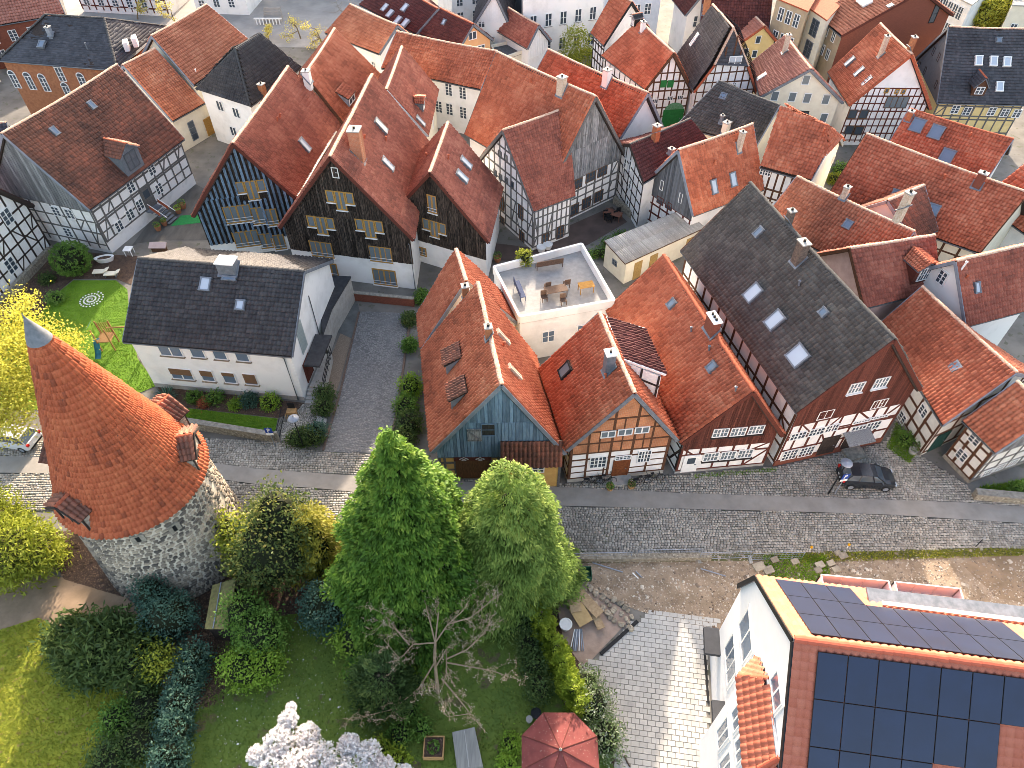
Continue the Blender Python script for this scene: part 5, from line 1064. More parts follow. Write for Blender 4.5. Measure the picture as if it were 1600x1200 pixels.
sheet('green_carpet', [q('E', 1000, 200), q('E', 1180, 180), q('E', 1190, 132), q('E', 1060, 138)], mat('carpet_green', (.01, .22, .06), (.008, .17, .05), 4), .012)
LAWN = [(62, 492), (80, 465), (115, 438), (181, 438), (199, 452), (203, 500), (215, 560), (246, 602), (215, 615), (150, 640), (20, 640), (-60, 600), (-40, 520)]
lawn = sheet('garden_lawn', LAWN, M_GRASS, .004)
sheet('garden_bed', [(0, 510), (62, 492), (80, 465), (115, 436), (181, 436), (205, 445), (215, 400), (180, 398), (95, 390), (20, 455), (-40, 480)], M_MULCH, 0.0)
LAWN2 = [(260, 634), (434, 654), (430, 674), (300, 660), (262, 652)]
sheet('front_lawn', LAWN2, M_GRASS, .004); sheet('shrub_bed', [(246, 604), (480, 630), (470, 642), (434, 653), (258, 633)], M_MULCH, .002)
sheet('entrance_path', [(478, 628), (500, 632), (495, 660), (480, 690), (440, 688), (436, 668)], M_JOINT, .002)
cobbles('path_setts', poly_world([(478, 628), (500, 632), (495, 660), (480, 690), (440, 688), (436, 668)]), [], M_COB, bpy.data.objects['entrance_path'], size=(.14, .2), rowh=.14, h=.04, z=.002)
DIRT = [(885, 866), (1180, 862), (1660, 854), (1660, 990), (1180, 1000), (1115, 985), (1000, 955), (960, 940), (900, 905), (870, 880)]
dirt = sheet('building_plot', DIRT, M_EARTH, .0)
sheet('sand_heap_ground', [(1500, 880), (1560, 868), (1660, 862), (1660, 950), (1560, 935)], M_SOIL_L, .006)
sheet('verge_strip', [(885, 868), (1180, 862), (1660, 854), (1660, 866), (1180, 876), (885, 880)], mat('mossy_verge', (.14, .13, .06), (.085, .09, .04), 1.2, bump=.5, spots=(.28, .24, .19), spot_scale=3, spot_lo=.6), .01)
PAV = [(1010, 956), (1130, 965), (1104, 1013), (1108, 1150), (1108, 1290), (1010, 1290), (962, 1192), (936, 1110), (909, 1047)]
pavd = sheet('paved_forecourt', PAV, mat('paver_joint', (.20, .19, .17), (.14, .135, .12), 2), -.002)
sheet('clay_path', [(862, 885), (895, 898), (930, 925), (990, 962), (912, 1044), (880, 1000), (868, 930)], M_PATH, -.004)
GARD = [(330, 1010), (450, 960), (560, 950), (700, 940), (830, 940), (850, 1000), (880, 1100), (960, 1200), (1000, 1300), (280, 1300), (290, 1150)]
gard = sheet('garden_ground', GARD, M_GRASS2, .002)
LEFT = [(-80, 1010), (60, 965), (120, 1000), (200, 1090), (260, 1300), (-80, 1300)]
sheet('garden_soil', [(330, 1010), (420, 900), (380, 795), (500, 800), (700, 860), (885, 868), (870, 885), (880, 1000), (912, 1044), (936, 1110), (964, 1200), (1005, 1300), (800, 1300), (500, 1100)], M_MULCH, -.008)
left = sheet('left_meadow', LEFT, mat('meadow', (.28, .29, .035), (.19, .22, .028), .8, bump=.5, spots=(.24, .19, .06), spot_scale=3, spot_lo=.6), .004)
sheet('trodden_earth', [(-80, 880), (120, 905), (200, 935), (330, 1010), (290, 1150), (260, 1300), (200, 1090), (120, 1000), (60, 965), (-80, 1012)], M_SOIL_L, -.004)
sheet('tower_mulch', [(60, 830), (130, 830), (250, 800), (380, 800), (420, 920), (330, 1010), (200, 935), (100, 905)], M_MULCH, .0)
sheet('brick_patio', [q('R5', 740, 930), q('R5', 1180, 735), q('R5', 1320, 880), q('R5', 960, 1090), q('R5', 600, 1260), q('R5', 100, 1240), q('R5', 80, 1080), q('R5', 420, 1120)], brick_mat('patio_brick', (.8, .6, 0), (.17, .075, .05), (.13, .06, .042), (.09, .06, .05)), 0.0)
# pavers of the forecourt, each one a stone
PP = np.array([p[:2] for p in poly_world(PAV)]); lo, hi = PP.min(0), PP.max(0); cells = []
ang = R(-7.8); ca, sa = math.cos(ang), math.sin(ang); pw, ph = .46, .31; c0 = (lo + hi) / 2
for j in range(-40, 41):
    for i in range(-30, 31):
        x, y = (i + (.5 if j % 2 else 0)) * pw, j * ph; X, Y = c0[0] + ca * x - sa * y, c0[1] + sa * x + ca * y
        if in_poly(np.array([X]), np.array([Y]), PP)[0]: cells.append((X, Y))
def paver_v(X, Y, k=.0):
    e = np.array([ca, sa, 0]) * (pw / 2 - .009); f = np.array([-sa, ca, 0]) * (ph / 2 - .009); zt = .034 + rng.normal(0, .0025)
    return [np.array([X, Y, -.004]) + a * e + b * f for a, b in ((-1, -1), (1, -1), (1, 1), (-1, 1))] + [np.array([X, Y, zt]) + a * e * .97 + b * f * .95 for a, b in ((-1, -1), (1, -1), (1, 1), (-1, 1))]
vis = sorted(cells, key=lambda c: abs(c[1] - 14)); me_p = None
if True:
    b = MB(); b.add([np.array(v) for v in paver_v(0, 0)], BOXF); me_p = bpy.data.meshes.new('paver'); me_p.from_pydata([tuple(v) for v in b.V], [], b.F); me_p.update(); me_p.materials.append(M_PAVER)
for X, Y in vis[:300]: link('paver', me_p, pavd, Matrix.Translation((X, Y, float(rng.normal(0, .002)))))
b = MB()
for X, Y in vis[300:]: b.add(paver_v(X, Y), BOXF)
b.build('pavers', M_PAVER, pavd, kind='stuff')
# ------------------------------------------------------------------ grass blades
def blades(name, P, n, h, m, label_parent, z=0.0, clump=None):
    P2 = np.array([p[:2] for p in P]); lo, hi = P2.min(0), P2.max(0)
    X = rng.uniform(lo[0], hi[0], n * 2); Y = rng.uniform(lo[1], hi[1], n * 2); k = in_poly(X, Y, P2); X, Y = X[k][:n], Y[k][:n]; N = len(X)
    a = rng.uniform(0, 2 * math.pi, N); hh = h * rng.uniform(.5, 1.4, N); w = .022 + .02 * rng.random(N); ln = rng.normal(0, .5, (N, 2)) * hh[:, None]
    V = np.zeros((N, 3, 3)); V[:, 0] = np.stack([X - w * np.cos(a), Y - w * np.sin(a), 0 * X + z], -1); V[:, 1] = np.stack([X + w * np.cos(a), Y + w * np.sin(a), 0 * X + z], -1); V[:, 2] = np.stack([X + ln[:, 0], Y + ln[:, 1], z + hh], -1)
    return mesh(name, V.reshape(-1, 3), np.arange(N * 3).reshape(N, 3), m, label_parent, kind='stuff', tint=rng.random(N))
M_BLADE = tint_mat('grass_blade', (.08, .18, .012), (.14, .27, .02), (.22, .34, .035), patch=.2, patch_scale=.6, soot=.1)
M_BLADE2 = tint_mat('grass_shade_blade', (.07, .12, .018), (.125, .19, .026), (.20, .24, .05), patch=.25, patch_scale=.5, soot=.1)  # shaded copy of grass_blade, the shade is in the tones
M_BLADE3 = tint_mat('meadow_blade', (.14, .18, .018), (.26, .28, .03), (.36, .32, .06), patch=.25, patch_scale=.4, soot=.1)
blades('grass', poly_world(LAWN), 26000, .07, M_BLADE, lawn); blades('grass', poly_world(LAWN2), 5000, .06, M_BLADE, bpy.data.objects['front_lawn'])
blades('grass', poly_world(GARD), 34000, .09, M_BLADE2, gard); blades('grass', poly_world(LEFT), 26000, .10, M_BLADE3, left)
blades('grass', poly_world([(1195, 866), (1660, 855), (1660, 866), (1250, 880)]), 5000, .12, M_BLADE3, dirt); blades('grass', poly_world([(1530, 762), (1660, 740), (1660, 780), (1535, 778)]), 3500, .25, M_BLADE, bpy.data.objects['ground'])
blades('weeds', poly_world([(1385, 700), (1400, 660), (1432, 705), (1420, 725)]), 2500, .2, M_BLADE, street); blades('weeds', poly_world([(1085, 742), (1215, 731), (1215, 737), (1085, 748)]), 1200, .12, M_BLADE, street)
blades('weeds', poly_world([(1190, 868), (1290, 868), (1300, 910), (1200, 905)]), 3000, .16, M_BLADE, dirt)
# fallen petals and plot rubble
def scatter_bits(name, P, n, size, m, parent, z=.03, flat=.15):
    P2 = np.array([p[:2] for p in P]); lo, hi = P2.min(0), P2.max(0); X = rng.uniform(lo[0], hi[0], n * 3); Y = rng.uniform(lo[1], hi[1], n * 3); k = in_poly(X, Y, P2); X, Y = X[k][:n], Y[k][:n]; N = len(X)
    s_ = rng.uniform(*size, N) * (1 + (rng.random(N) < .06) * 1.2); V = np.zeros((N, 8, 3)); a = rng.uniform(0, 6.28, N)
    for i, (p, r_) in enumerate(((-1, -1), (1, -1), (1, 1), (-1, 1))):
        for lv in (0, 1):
            k_ = 1 if lv == 0 else .55; dx = p * s_ * k_ * rng.uniform(.6, 1.2, N); dy = r_ * s_ * k_ * rng.uniform(.5, 1., N)
            V[:, i + 4 * lv] = np.stack([X + np.cos(a) * dx - np.sin(a) * dy, Y + np.sin(a) * dx + np.cos(a) * dy, (s_ * flat * 4 * rng.uniform(.6, 1.2, N) if lv else 0 * X - .01)], -1)
    F = ((np.arange(N) * 8)[:, None, None] + np.array(BOXF)[None, 1:]).reshape(-1, 4)
    return mesh(name, V.reshape(-1, 3), F, m, parent, kind='stuff', tint=np.repeat(rng.random(N), 5))
M_BITS = tint_mat('rubble', (.14, .10, .075), (.33, .26, .20), (.60, .53, .44), soot=.2)
scatter_bits('rubble', poly_world(DIRT), 5200, (.02, .075), M_BITS, dirt)
M_PETAL = tint_mat('petal', (.6, .5, .5), (.75, .68, .68), (.85, .8, .8), soot=.05)
scatter_bits('petals', poly_world([(420, 985), (560, 960), (600, 1100), (560, 1300), (330, 1300), (340, 1100)]), 700, (.015, .035), M_PETAL, gard, flat=.1)
M_LEAFL = tint_mat('leaf_litter', (.06, .035, .022), (.13, .08, .05), (.26, .17, .11), soot=.2)
scatter_bits('leaf_litter', poly_world([(60, 830), (130, 830), (250, 800), (380, 800), (420, 920), (330, 1010), (200, 935), (100, 905)]), 4500, (.03, .06), M_LEAFL, bpy.data.objects['tower_mulch'])
scatter_bits('leaf_litter', poly_world([(300, 985), (360, 985), (350, 1100), (300, 1110)]), 1200, (.03, .06), M_LEAFL, gard)
sheet('soil_path', [(312, 990), (352, 985), (352, 1075), (300, 1110), (305, 1040)], M_MULCH, .008)
# ------------------------------------------------------------------ round tower
TX, TY, RB0, RT0, ZE, ZA, RE = -23.02, 24.75, 4.62, 4.02, 8.35, 21.15, 4.16
tw_ = thing('round_tower', (TX, TY, 0), 'round stone tower with tall conical red tile roof and lead tip', 'tower')
C0 = np.array([TX, TY, 0.])
b = MB(); n = 64; b.lathe(C0, [(RB0 - .05, -.3), (RB0 - .05, 0), (RT0 - .05, ZE + .25), (.2, ZE + .3)], n)
wall_t = b.build('wall', mat('tower_mortar', (.62, .56, .47), (.50, .44, .36), 3, bump=.3), tw_)
M_RUBBLE = tint_mat('rubble_stone', (.10, .09, .08), (.26, .22, .175), (.46, .38, .29), patch=.4, patch_scale=.5, soot=.3, rough=.85)
V, F, T = [], [], []
z = .05
while z < ZE + .1:
    rh = rng.uniform(.18, .33); a = rng.uniform(0, .2); r = RB0 + (RT0 - RB0) * z / ZE
    while a < 2 * math.pi:
        w = rng.uniform(.22, .62); da = w / r; am = a + da / 2; kk = len(V); m_ = 7; zc = z + rh / 2 + rng.normal(0, .02); ring0, ring1 = [], []
        for j in range(m_):
            th_ = 2 * math.pi * j / m_ + rng.uniform(-.25, .25); rr = rng.uniform(.86, 1.06)
            du = math.copysign(abs(math.cos(th_)) ** .75, math.cos(th_)) * (w / 2 - .032) * rr; dz = math.copysign(abs(math.sin(th_)) ** .75, math.sin(th_)) * (rh / 2 - .026) * rr
            for (sc, ro, lst) in ((1, -.06, ring0), (.8, rng.uniform(.03, .07), ring1)):
                ag = am + du * sc / r; lst.append(C0 + np.array([(r + ro) * math.cos(ag), (r + ro) * math.sin(ag), zc + dz * sc]))
        V += ring0 + ring1
        F += [tuple(kk + m_ + j for j in range(m_))] + [(kk + j, kk + (j + 1) % m_, kk + m_ + (j + 1) % m_, kk + m_ + j) for j in range(m_)]
        T += [rng.random()] * (m_ + 1); a += da
    z += rh
mesh('stones', V, F, M_RUBBLE, wall_t, kind='stuff', tint=T)
# cone of tiles, columns thinning towards the tip
VV, FF, TT = [], [], []; off = 0; zt0 = ZA - 1.15
bands = [(0, .55, 100), (.55, .8, 56), (.8, 1.0, 30)]; Ls = math.hypot(RE, ZA - ZE); rows_total = int(Ls * (zt0 - ZE) / (ZA - ZE) / .38)
def cone_pt(t, a, o=0.0):   # t 0 eave .. 1 cap
    r = RE + (RE * .13) * max(0, (.12 - t) / .12) ** 2 ; zz = ZE + (zt0 - ZE) * t; r = (RE * (ZA - zz) / (ZA - ZE)) + .22 * max(0, (.10 - t) / .10) ** 2
    return np.array([math.cos(a), math.sin(a)]), r, zz
for (t0, t1, nc) in bands:
    nr = max(1, round(rows_total * (t1 - t0))); k = 4; na = nc * k
    ag = np.linspace(0, 2 * math.pi, na + 1); prof = np.array([[0, .72, 1, .72][i % k] for i in range(na + 1)])
    edges = np.linspace(t1, t0, nr + 1); tt = np.stack([np.minimum(edges[:-1] + .006, 1), edges[1:], edges[1:]], 1).ravel(); so = np.tile([0, .085, .05], nr)
    jr = rng.normal(0, .012, (nr, nc)); jf = np.repeat(np.repeat(jr, k, 1), 3, 0); jf = np.concatenate([jf, jf[:, :1]], 1)
    zz = ZE + (zt0 - ZE) * tt; rr = RE * (ZA - zz) / (ZA - ZE) + .16 * np.clip((.12 - tt) / .12, 0, 1) ** 2
    amp = np.clip(2 * math.pi * rr / nc * .33, .02, .11)
    Rr = rr[:, None] + .02 + so[:, None] + prof[None] * amp[:, None] + jf
    P = np.stack([TX + Rr * np.cos(ag)[None], TY + Rr * np.sin(ag)[None], np.repeat(zz[:, None] + so[:, None] * .3, na + 1, 1)], -1)
    nv = na + 1; idx = np.arange(3 * nr * nv).reshape(3 * nr, nv); F = np.stack([idx[:-1, :-1], idx[1:, :-1], idx[1:, 1:], idx[:-1, 1:]], -1); keep = np.arange(3 * nr - 1) % 3 != 2
    tr = np.where(rng.random((nr, nc)) < .16, rng.random((nr, nc)) * .2 + .25, rng.random((nr, nc)) * .3 + .45)
    TT.append(np.repeat(np.repeat(tr, k, 1), 3, 0)[:3 * nr - 1][keep].ravel()); VV.append(P.reshape(-1, 3)); FF.append(F[keep].reshape(-1, 4) + off); off += P.shape[0] * P.shape[1]
b = MB(); b.lathe(C0, [(.02, ZA), (RE * (ZA - ZE - .6) / (ZA - ZE), ZE + .6), (RE + .1, ZE - .02), (RE + .1, ZE - .1), (RT0 - .1, ZE - .02)], 48); cone = b.build('cone_roof', M_TIMB_BR, tw_)
mesh('tiles', np.concatenate(VV), np.concatenate(FF), T_TOWER, cone, kind='stuff', tint=np.concatenate(TT))
b = MB(); b.lathe(C0, [(.60, zt0 - .25), (.52, zt0), (.05, ZA + .05), (.025, ZA + .2), (.01, ZA + .35)], 16); b.build('lead_tip', M_LEAD, cone, smooth=True)
def tower_dormer(phi, zf, w=2.1, hgt=2.2, stone=True):
    """small gabled dormer standing on the wall head, tiled saddle roof"""
    o = np.array([math.cos(phi), math.sin(phi), 0]); e = np.array([-o[1], o[0], 0]); up_ = np.array([0, 0, 1.])
    f0 = C0 + o * (RE - .12) + up_ * zf; top = f0 + up_ * hgt; ap = top + up_ * .7; dep = 2.4
    b = MB(); b.add([f0 - e * w / 2, f0 + e * w / 2, top + e * w / 2, ap, top - e * w / 2], [(0, 1, 2, 3, 4)])
    for sg in (-1, 1): b.add([f0 + e * sg * w / 2, f0 + e * sg * w / 2 - o * dep, top + e * sg * w / 2 - o * dep, top + e * sg * w / 2], [(0, 1, 2, 3)])
    d = b.build('dormer', mat('dormer_stone', (.46, .42, .35), (.16, .14, .12), 5) if stone else M_TIMB_DK, tw_)
    V2, F2, T2 = [], [], []; off = 0; SV, SF = [], []
    for sg in (-1, 1):
        Rf, Rb = ap + o * .3, ap - o * dep * 1.1; Ef, Eb = top + e * sg * (w / 2 + .2) + o * .3 - up_ * .12, top + e * sg * (w / 2 + .2) - o * dep * .8 - up_ * .12
        v, f, t, _ = tile_grid(Rf, Rb, Eb, Ef, tw=.28, th=.36); V2.append(v); F2.append(f + off); T2.append(t); off += len(v)
        sv, sf = slab(Rf, Rb, Eb, Ef, .1); k = len(SV); SV += list(sv); SF += [tuple(i + k for i in q_) for q_ in sf]
        block_bar('dormer_bargeboard', M_TIMB_DK, d, Rf + o * .03, Ef + o * .03, .06, .16, up_)
    mesh('dormer_roof', SV, SF, M_TIMB_DK, d); mesh('tiles', np.concatenate(V2), np.concatenate(F2), T_OLD, d, kind='stuff', tint=np.concatenate(T2)); ridge_caps(Rf + up_ * .06, Rb + up_ * .06, d, M_RIDGE, False, w=.2)
    place_window(tw_, f0 + up_ * hgt * .45 + o * .03, e, o, .45, .6, 1, 1, M_TIMB_DK, M_BLACK, name='dormer_hatch')
    for sg in (-1, 1): block_bar('dormer_post', M_TIMB_DK, d, f0 + e * sg * (w / 2 - .06) + o * .03, top + e * sg * (w / 2 - .06) + o * .03, .12, .1, o)
def phi_of(px, py, z): p = at(px, py, z) - C0; return math.atan2(p[1], p[0])
for (px, py) in ((268, 715), (133, 795)): tower_dormer(phi_of(px, py, 9.2), 8.0)
tower_dormer(R(62), 8.3); tower_dormer(R(170), 8.1)
for (px, py, w, h_) in ((216, 841, .5, .45), (272, 824, .45, .5), (350, 828, .3, .8), (335, 822, .4, .4)):
    r_ = ray(px, py); lo, hi = 20, 60
    best = min(np.linspace(25, 60, 1400), key=lambda t: abs(np.hypot(*(EYE + r_ * t - C0)[:2]) - (RB0 + (RT0 - RB0) * (EYE + r_ * t)[2] / ZE)) + (0 if 0 < (EYE + r_ * t)[2] < ZE else 9))
    p = EYE + r_ * best; o = unit((p - C0) * [1, 1, 0]); e = np.array([-o[1], o[0], 0])
    sl = block('slit_stone', M_STONE, tw_, p + o * .02, e * (w + .25), o * .14, np.array([0, 0, h_ + .25])); block('slit', M_BLACK, sl, p + o * .06, e * w * .45, o * .12, np.array([0, 0, h_]))

# ------------------------------------------------------------------ new house with solar roof
nd = np.array([.1359, .9907, 0]); nl = np.array([-.9907, .1359, 0]); nu = -nl; nA = np.array([11.65, 12.41, 0]); Z = np.array([0, 0, 1.])
def NP(s_, z_, off=0.0, u_=0.0): return nA + nd * s_ + nl * off + nu * u_ + Z * z_
def nhit(px, py, off=0.0): p = on_plane(px, py, nA + nl * off, nl); return (p - nA) @ nd, p[2]
nh = thing('solar_house', NP(0, 0), 'new white house with red roof covered in solar panels', 'house')
SR, ZR, SF_, ZF, SM, ZM, SN, ZN, LU = -.9, 15.7, 4.05, 11.45, 5.2, 8.2, -7.5, 10.1, 22.0
M_NEWW = mat('new_render', (.80, .80, .80), (.76, .76, .76), 1.2, bump=.03)
pro = [(5.0, -.2), (5.0, 9.0), (SF_ - .1, ZF - .2), (SR, ZR - .2), (SN + .2, ZN), (SN + .2, -.2)]
Vn = [NP(s_, z_, 0, 0) for s_, z_ in pro] + [NP(s_, z_, 0, LU) for s_, z_ in pro]; m_ = len(pro)
mesh('wall', Vn, [tuple(range(m_)), tuple(range(2 * m_ - 1, m_ - 1, -1))] + [(i, i + m_, (i + 1) % m_ + m_, (i + 1) % m_) for i in range(m_)], M_NEWW, nh)
RA, RB_ = NP(SR, ZR, .12), NP(SR, ZR, 0, LU)
def nslope(sE, zE, name):
    EA, EB = NP(sE, zE, .12), NP(sE, zE, 0, LU); o = mesh(name, *slab(RA, RB_, EB, EA, .22), M_LEAD, nh)
    return o, EA, EB
fo, FEA, FEB = nslope(SF_, ZF, 'far_roof'); no, NEA, NEB = nslope(SN, ZN, 'near_roof')
V, F, t, nF = tile_grid(RA, RB_, FEB, FEA, tw=.32, th=.38, amp=.06, step=.05, jit=.003); mesh('tiles', V, F, T_NEW, fo, kind='stuff', tint=t)
V, F, t, nN = tile_grid(RA, RB_, NEB, NEA, tw=.32, th=.38, amp=.06, step=.05, jit=.003); mesh('tiles', V, F, T_NEW, no, kind='stuff', tint=t)
ridge_caps(RA + Z * .12, RB_ + Z * .12, no, mat('ridge_new', (.50, .12, .07), (.44, .10, .06), 3), True, w=.3, step=.42)
me_, mb_ = NP(SM, ZM, .12), NP(SM, ZM, 0, LU); mo = mesh('lower_roof', *slab(FEA - Z * .05, FEB - Z * .05, mb_, me_, .15), M_LEAD, nh)
V, F, t, _ = tile_grid(FEA - Z * .05, FEB - Z * .05, mb_, me_, tw=.32, th=.38, amp=.06, step=.05, jit=.003); mesh('tiles', V, F, T_NEW, mo, kind='stuff', tint=t)
for a_, b_ in ((RA, FEA), (RA, NEA), (FEA, me_)): block_bar('bargeboard', M_BLACK, nh, a_ + nl * .03 - Z * .1, b_ + nl * .03 - Z * .1, .05, .26, Z)
M_PV = mat('solar_cells', (.008, .019, .052), (.007, .015, .04), .8, rough=.3, spec=.42); M_PVF = mat('solar_frame', (.02, .021, .024), rough=.35)
def pv(parent, O_, e, f, n_, i, j, w=1.16, l=1.86):
    c = O_ + e * (i + .5) * (w + .025) + f * (j + .5) * (l + .025) + n_ * .17
    p = block('solar_panel', M_PVF, parent, c, e * w, f * l, n_ * .04); block('solar_glass', M_PV, p, c + n_ * .021, e * (w - .03), f * (l - .03), n_ * .006)
ed = unit(RB_ - RA); fN = unit(NEA - RA); fF = unit(FEA - RA)
for j in range(4):
    for i in range(14):
        if (j == 1 and i in (6, 7)) or (j == 2 and i in (4, 5, 6, 7)): continue
        pv(no, RA + ed * .92 + fN * .28, ed, fN, nN, i, j)
for j in range(3):
    for i in range(16):
        if i == 8 or (j == 2 and 3 <= i <= 7): continue
        pv(fo, RA + ed * .80 + fF * .42, ed, fF, nF, i, j, 1.16, 1.86)
pb = MB(); pb.box(RA + ed * 10.8 + fF * 5.15 + nF * .25, ed * 6.0, nd * .42, Z * .07); pb.build('flat_dormer_roof', M_LEAD, nh)
pb = MB(); pb.box(RA + ed * 8.6 + fF * 4.5 + nF * .25, ed * 3.4, nd * .1, Z * .05); pb.build('light_coping', M_CREAM, nh)
def nwin(c1, c2, off, nx=2):
    (s1, z1), (s2, z2) = nhit(*q('R6', *c1), off), nhit(*q('R6', *c2), off); w, h_ = abs(s1 - s2), abs(z1 - z2); c = NP((s1 + s2) / 2, (z1 + z2) / 2, off + .03)
    o = place_window(nh, c, -nd, nl, max(w, .5), max(h_, .6), nx, 1, M_FRAME_W, G_BLUE)
    b = MB(); fr = .14
    for sg in (-1, 1): b.box(c + nd * sg * (w / 2 + fr / 2), nd * fr / 2, nl * .03, Z * (h_ / 2 + fr)); b.box(c + Z * sg * (h_ / 2 + fr / 2), nd * (w / 2), nl * .029, Z * fr / 2)
    b.build('window_surround', M_FRAME_W, o)
nwin((285, 195), (245, 560), 0, 2); nwin((190, 350), (150, 695), 0, 3); nwin((470, 580), (445, 865), 0, 2)
OFF = .85; bz = 10.1; fp_ = [(.4, .0), (-.6, OFF), (-4.6, OFF), (-5.5, .0)]
b = MB(); b.add([NP(s_, -.2, o_) for s_, o_ in fp_] + [NP(s_, bz, o_) for s_, o_ in fp_], [(0, 1, 5, 4), (1, 2, 6, 5), (2, 3, 7, 6), (4, 5, 6, 7)]); bay = b.build('bay', M_NEWW, nh)
E0, E1 = NP(-4.75, 10.15, 1.0), NP(-.5, 10.15, 1.0); T0, T1 = NP(-4.3, 11.8, .02), NP(-1.0, 11.55, .02); W0, W1 = NP(-5.7, 10.15, .02), NP(.6, 10.15, .02)
VV, FF, TT, SV, SF = [], [], [], [], []; off = 0
for P_ in ([T0, T1, E1, E0], [T1, W1, E1], [T0, E0, W0]):
    e_ = (E1 - E0) if len(P_) == 4 else (P_[1] - P_[2]); v, f, t, n_ = tile_poly(P_, e_, tw=.32, th=.38, amp=.06, step=.05, jit=.003); VV.append(v); FF.append(f + off); TT.append(t); off += len(v)
    k = len(SV); SV += [p - n_ * .02 for p in P_] + [p - n_ * .16 for p in P_]; m_ = len(P_); SF += [tuple(k + i for i in range(m_)), tuple(k + 2 * m_ - 1 - i for i in range(m_))] + [(k + i, k + i + m_, k + (i + 1) % m_ + m_, k + (i + 1) % m_) for i in range(m_)]
br = mesh('bay_roof', SV, SF, M_LEAD, bay); mesh('tiles', np.concatenate(VV), np.concatenate(FF), T_NEW, bay, kind='stuff', tint=np.concatenate(TT))
for a_, b_ in ((T0, E0), (T1, E1)): ridge_caps(a_ + Z * .1, b_ + Z * .1, bay, MATS['ridge_new'], False, w=.22)
block_bar('flashing', M_ZINC, bay, T0 + Z * .08 + nl * .03, T1 + Z * .08 + nl * .03, .2, .1, Z)
for c1, c2 in (((155, 870), (95, 1100)), ((220, 795), (190, 990)), ((240, 990), (210, 1190)), ((170, 1085), (110, 1290))): nwin(c1, c2, OFF, 2)
for (cs, cz_, w_, o_) in ((4.3, 2.7, 1.6, .9), (.2, 3.0, 1.2, .7)): block('canopy', mat('anthracite', (.055, .058, .065), (.045, .048, .054), 3), nh, NP(cs, cz_, o_ / 2), nd * w_, nl * o_, Z * .3)
# balconies on the far side
for i, (x0, x1) in enumerate((((1283, 898), (1388, 908)), ((1398, 909), (1500, 920)))):
    zb_ = 9.6; a_, b_ = at(*x0, zb_ + 1.0), at(*x1, zb_ + 1.0); e_ = unit((b_ - a_) * [1, 1, 0]); dd = 1.7; L_ = np.linalg.norm(b_ - a_); o_ = np.array([-e_[1], e_[0], 0]); a_ = a_ - Z * 1.0; b_ = b_ - Z * 1.0
    bl = block('balcony', M_FRAME_W, nh, (a_ + b_) / 2 - o_ * dd / 2, e_ * L_, o_ * dd, Z * .2)
    for (p0, p1) in ((a_, b_), (a_, a_ - o_ * dd), (b_, b_ - o_ * dd)):
        b = MB(); b.bar(p0 + Z * 1.0, p1 + Z * 1.0, .06); b.bar(p0 + Z * .15, p1 + Z * .15, .06)
        for k in range(4): b.bar(p0 + (p1 - p0) * k / 3, p0 + (p1 - p0) * k / 3 + Z * 1.0, .05)
        b.build('railing', M_FRAME_W, bl)
        mesh('railing_pane', [p0 + Z * .18, p1 + Z * .18, p1 + Z * .97, p0 + Z * .97], [(0, 1, 2, 3)], glass('frosted', (.84, .87, .88), .6, .2), bl)
    if i == 0: block('planter', M_FRAME_O, bl, a_ + e_ * .9 - o_ * .5 + Z * .35, e_ * .5, o_ * .4, Z * .5)
# ------------------------------------------------------------------ vegetation
M_BARK = mat('bark', (.13, .095, .07), (.07, .05, .04), 7, bump=.5)
M_BARK_P = mat('bark_pale', (.36, .26, .17), (.25, .175, .115), 7, bump=.4)
def leaf_mat(name, dark, mid, light, trans=.35, patch=.2, patch_scale=.7):
    g_ = 1.0 if name in ('magnolia_petal',) else 2.0
    dark, mid, light = (tuple(min(.8, c * g_) for c in k) for k in (dark, mid, light))
    m = tint_mat(name, dark, mid, light, rough=.6, patch=patch, patch_scale=patch_scale, soot=.12, spec=.2)
    t = m.node_tree; b = t.nodes['Principled BSDF']; out = t.nodes['Material Output']
    tr = t.nodes.new('ShaderNodeBsdfTranslucent'); mx = t.nodes.new('ShaderNodeMixShader'); mx.inputs[0].default_value = trans
    src = b.inputs['Base Color'].links[0].from_socket; t.links.new(src, tr.inputs['Color'])
    t.links.new(b.outputs[0], mx.inputs[1]); t.links.new(tr.outputs[0], mx.inputs[2]); t.links.new(mx.outputs[0], out.inputs['Surface'])
    return m
LF_CON = leaf_mat('leaf_cypress', (.016, .045, .008), (.05, .11, .014), (.14, .20, .03))
LF_CON2 = leaf_mat('leaf_gold_cypress', (.032, .065, .012), (.085, .135, .028), (.22, .26, .065))
LF_DARK = leaf_mat('leaf_dark', (.016, .034, .012), (.04, .07, .02), (.09, .115, .035))
LF_GOLD = leaf_mat('leaf_gold', (.07, .075, .012), (.15, .14, .02), (.26, .22, .03))
LF_YEL = leaf_mat('leaf_spring_yellow', (.15, .14, .016), (.29, .27, .045), (.39, .37, .08), .45)
LF_LIME = leaf_mat('leaf_lime', (.065, .085, .01), (.14, .16, .02), (.24, .24, .04), .35)
LF_BLUE = leaf_mat('leaf_bluegreen', (.012, .036, .026), (.03, .07, .05), (.075, .13, .095))
LF_MID = leaf_mat('leaf_mid', (.025, .06, .012), (.06, .125, .022), (.13, .20, .045))
LF_FRESH = leaf_mat('leaf_fresh', (.05, .10, .012), (.12, .20, .025), (.22, .30, .05), .35)
LF_BLOSSOM = leaf_mat('magnolia_petal', (.74, .64, .62), (.88, .84, .82), (.92, .90, .88), .35)
LF_THUJA = leaf_mat('leaf_thuja', (.05, .08, .008), (.11, .15, .015), (.20, .23, .03))
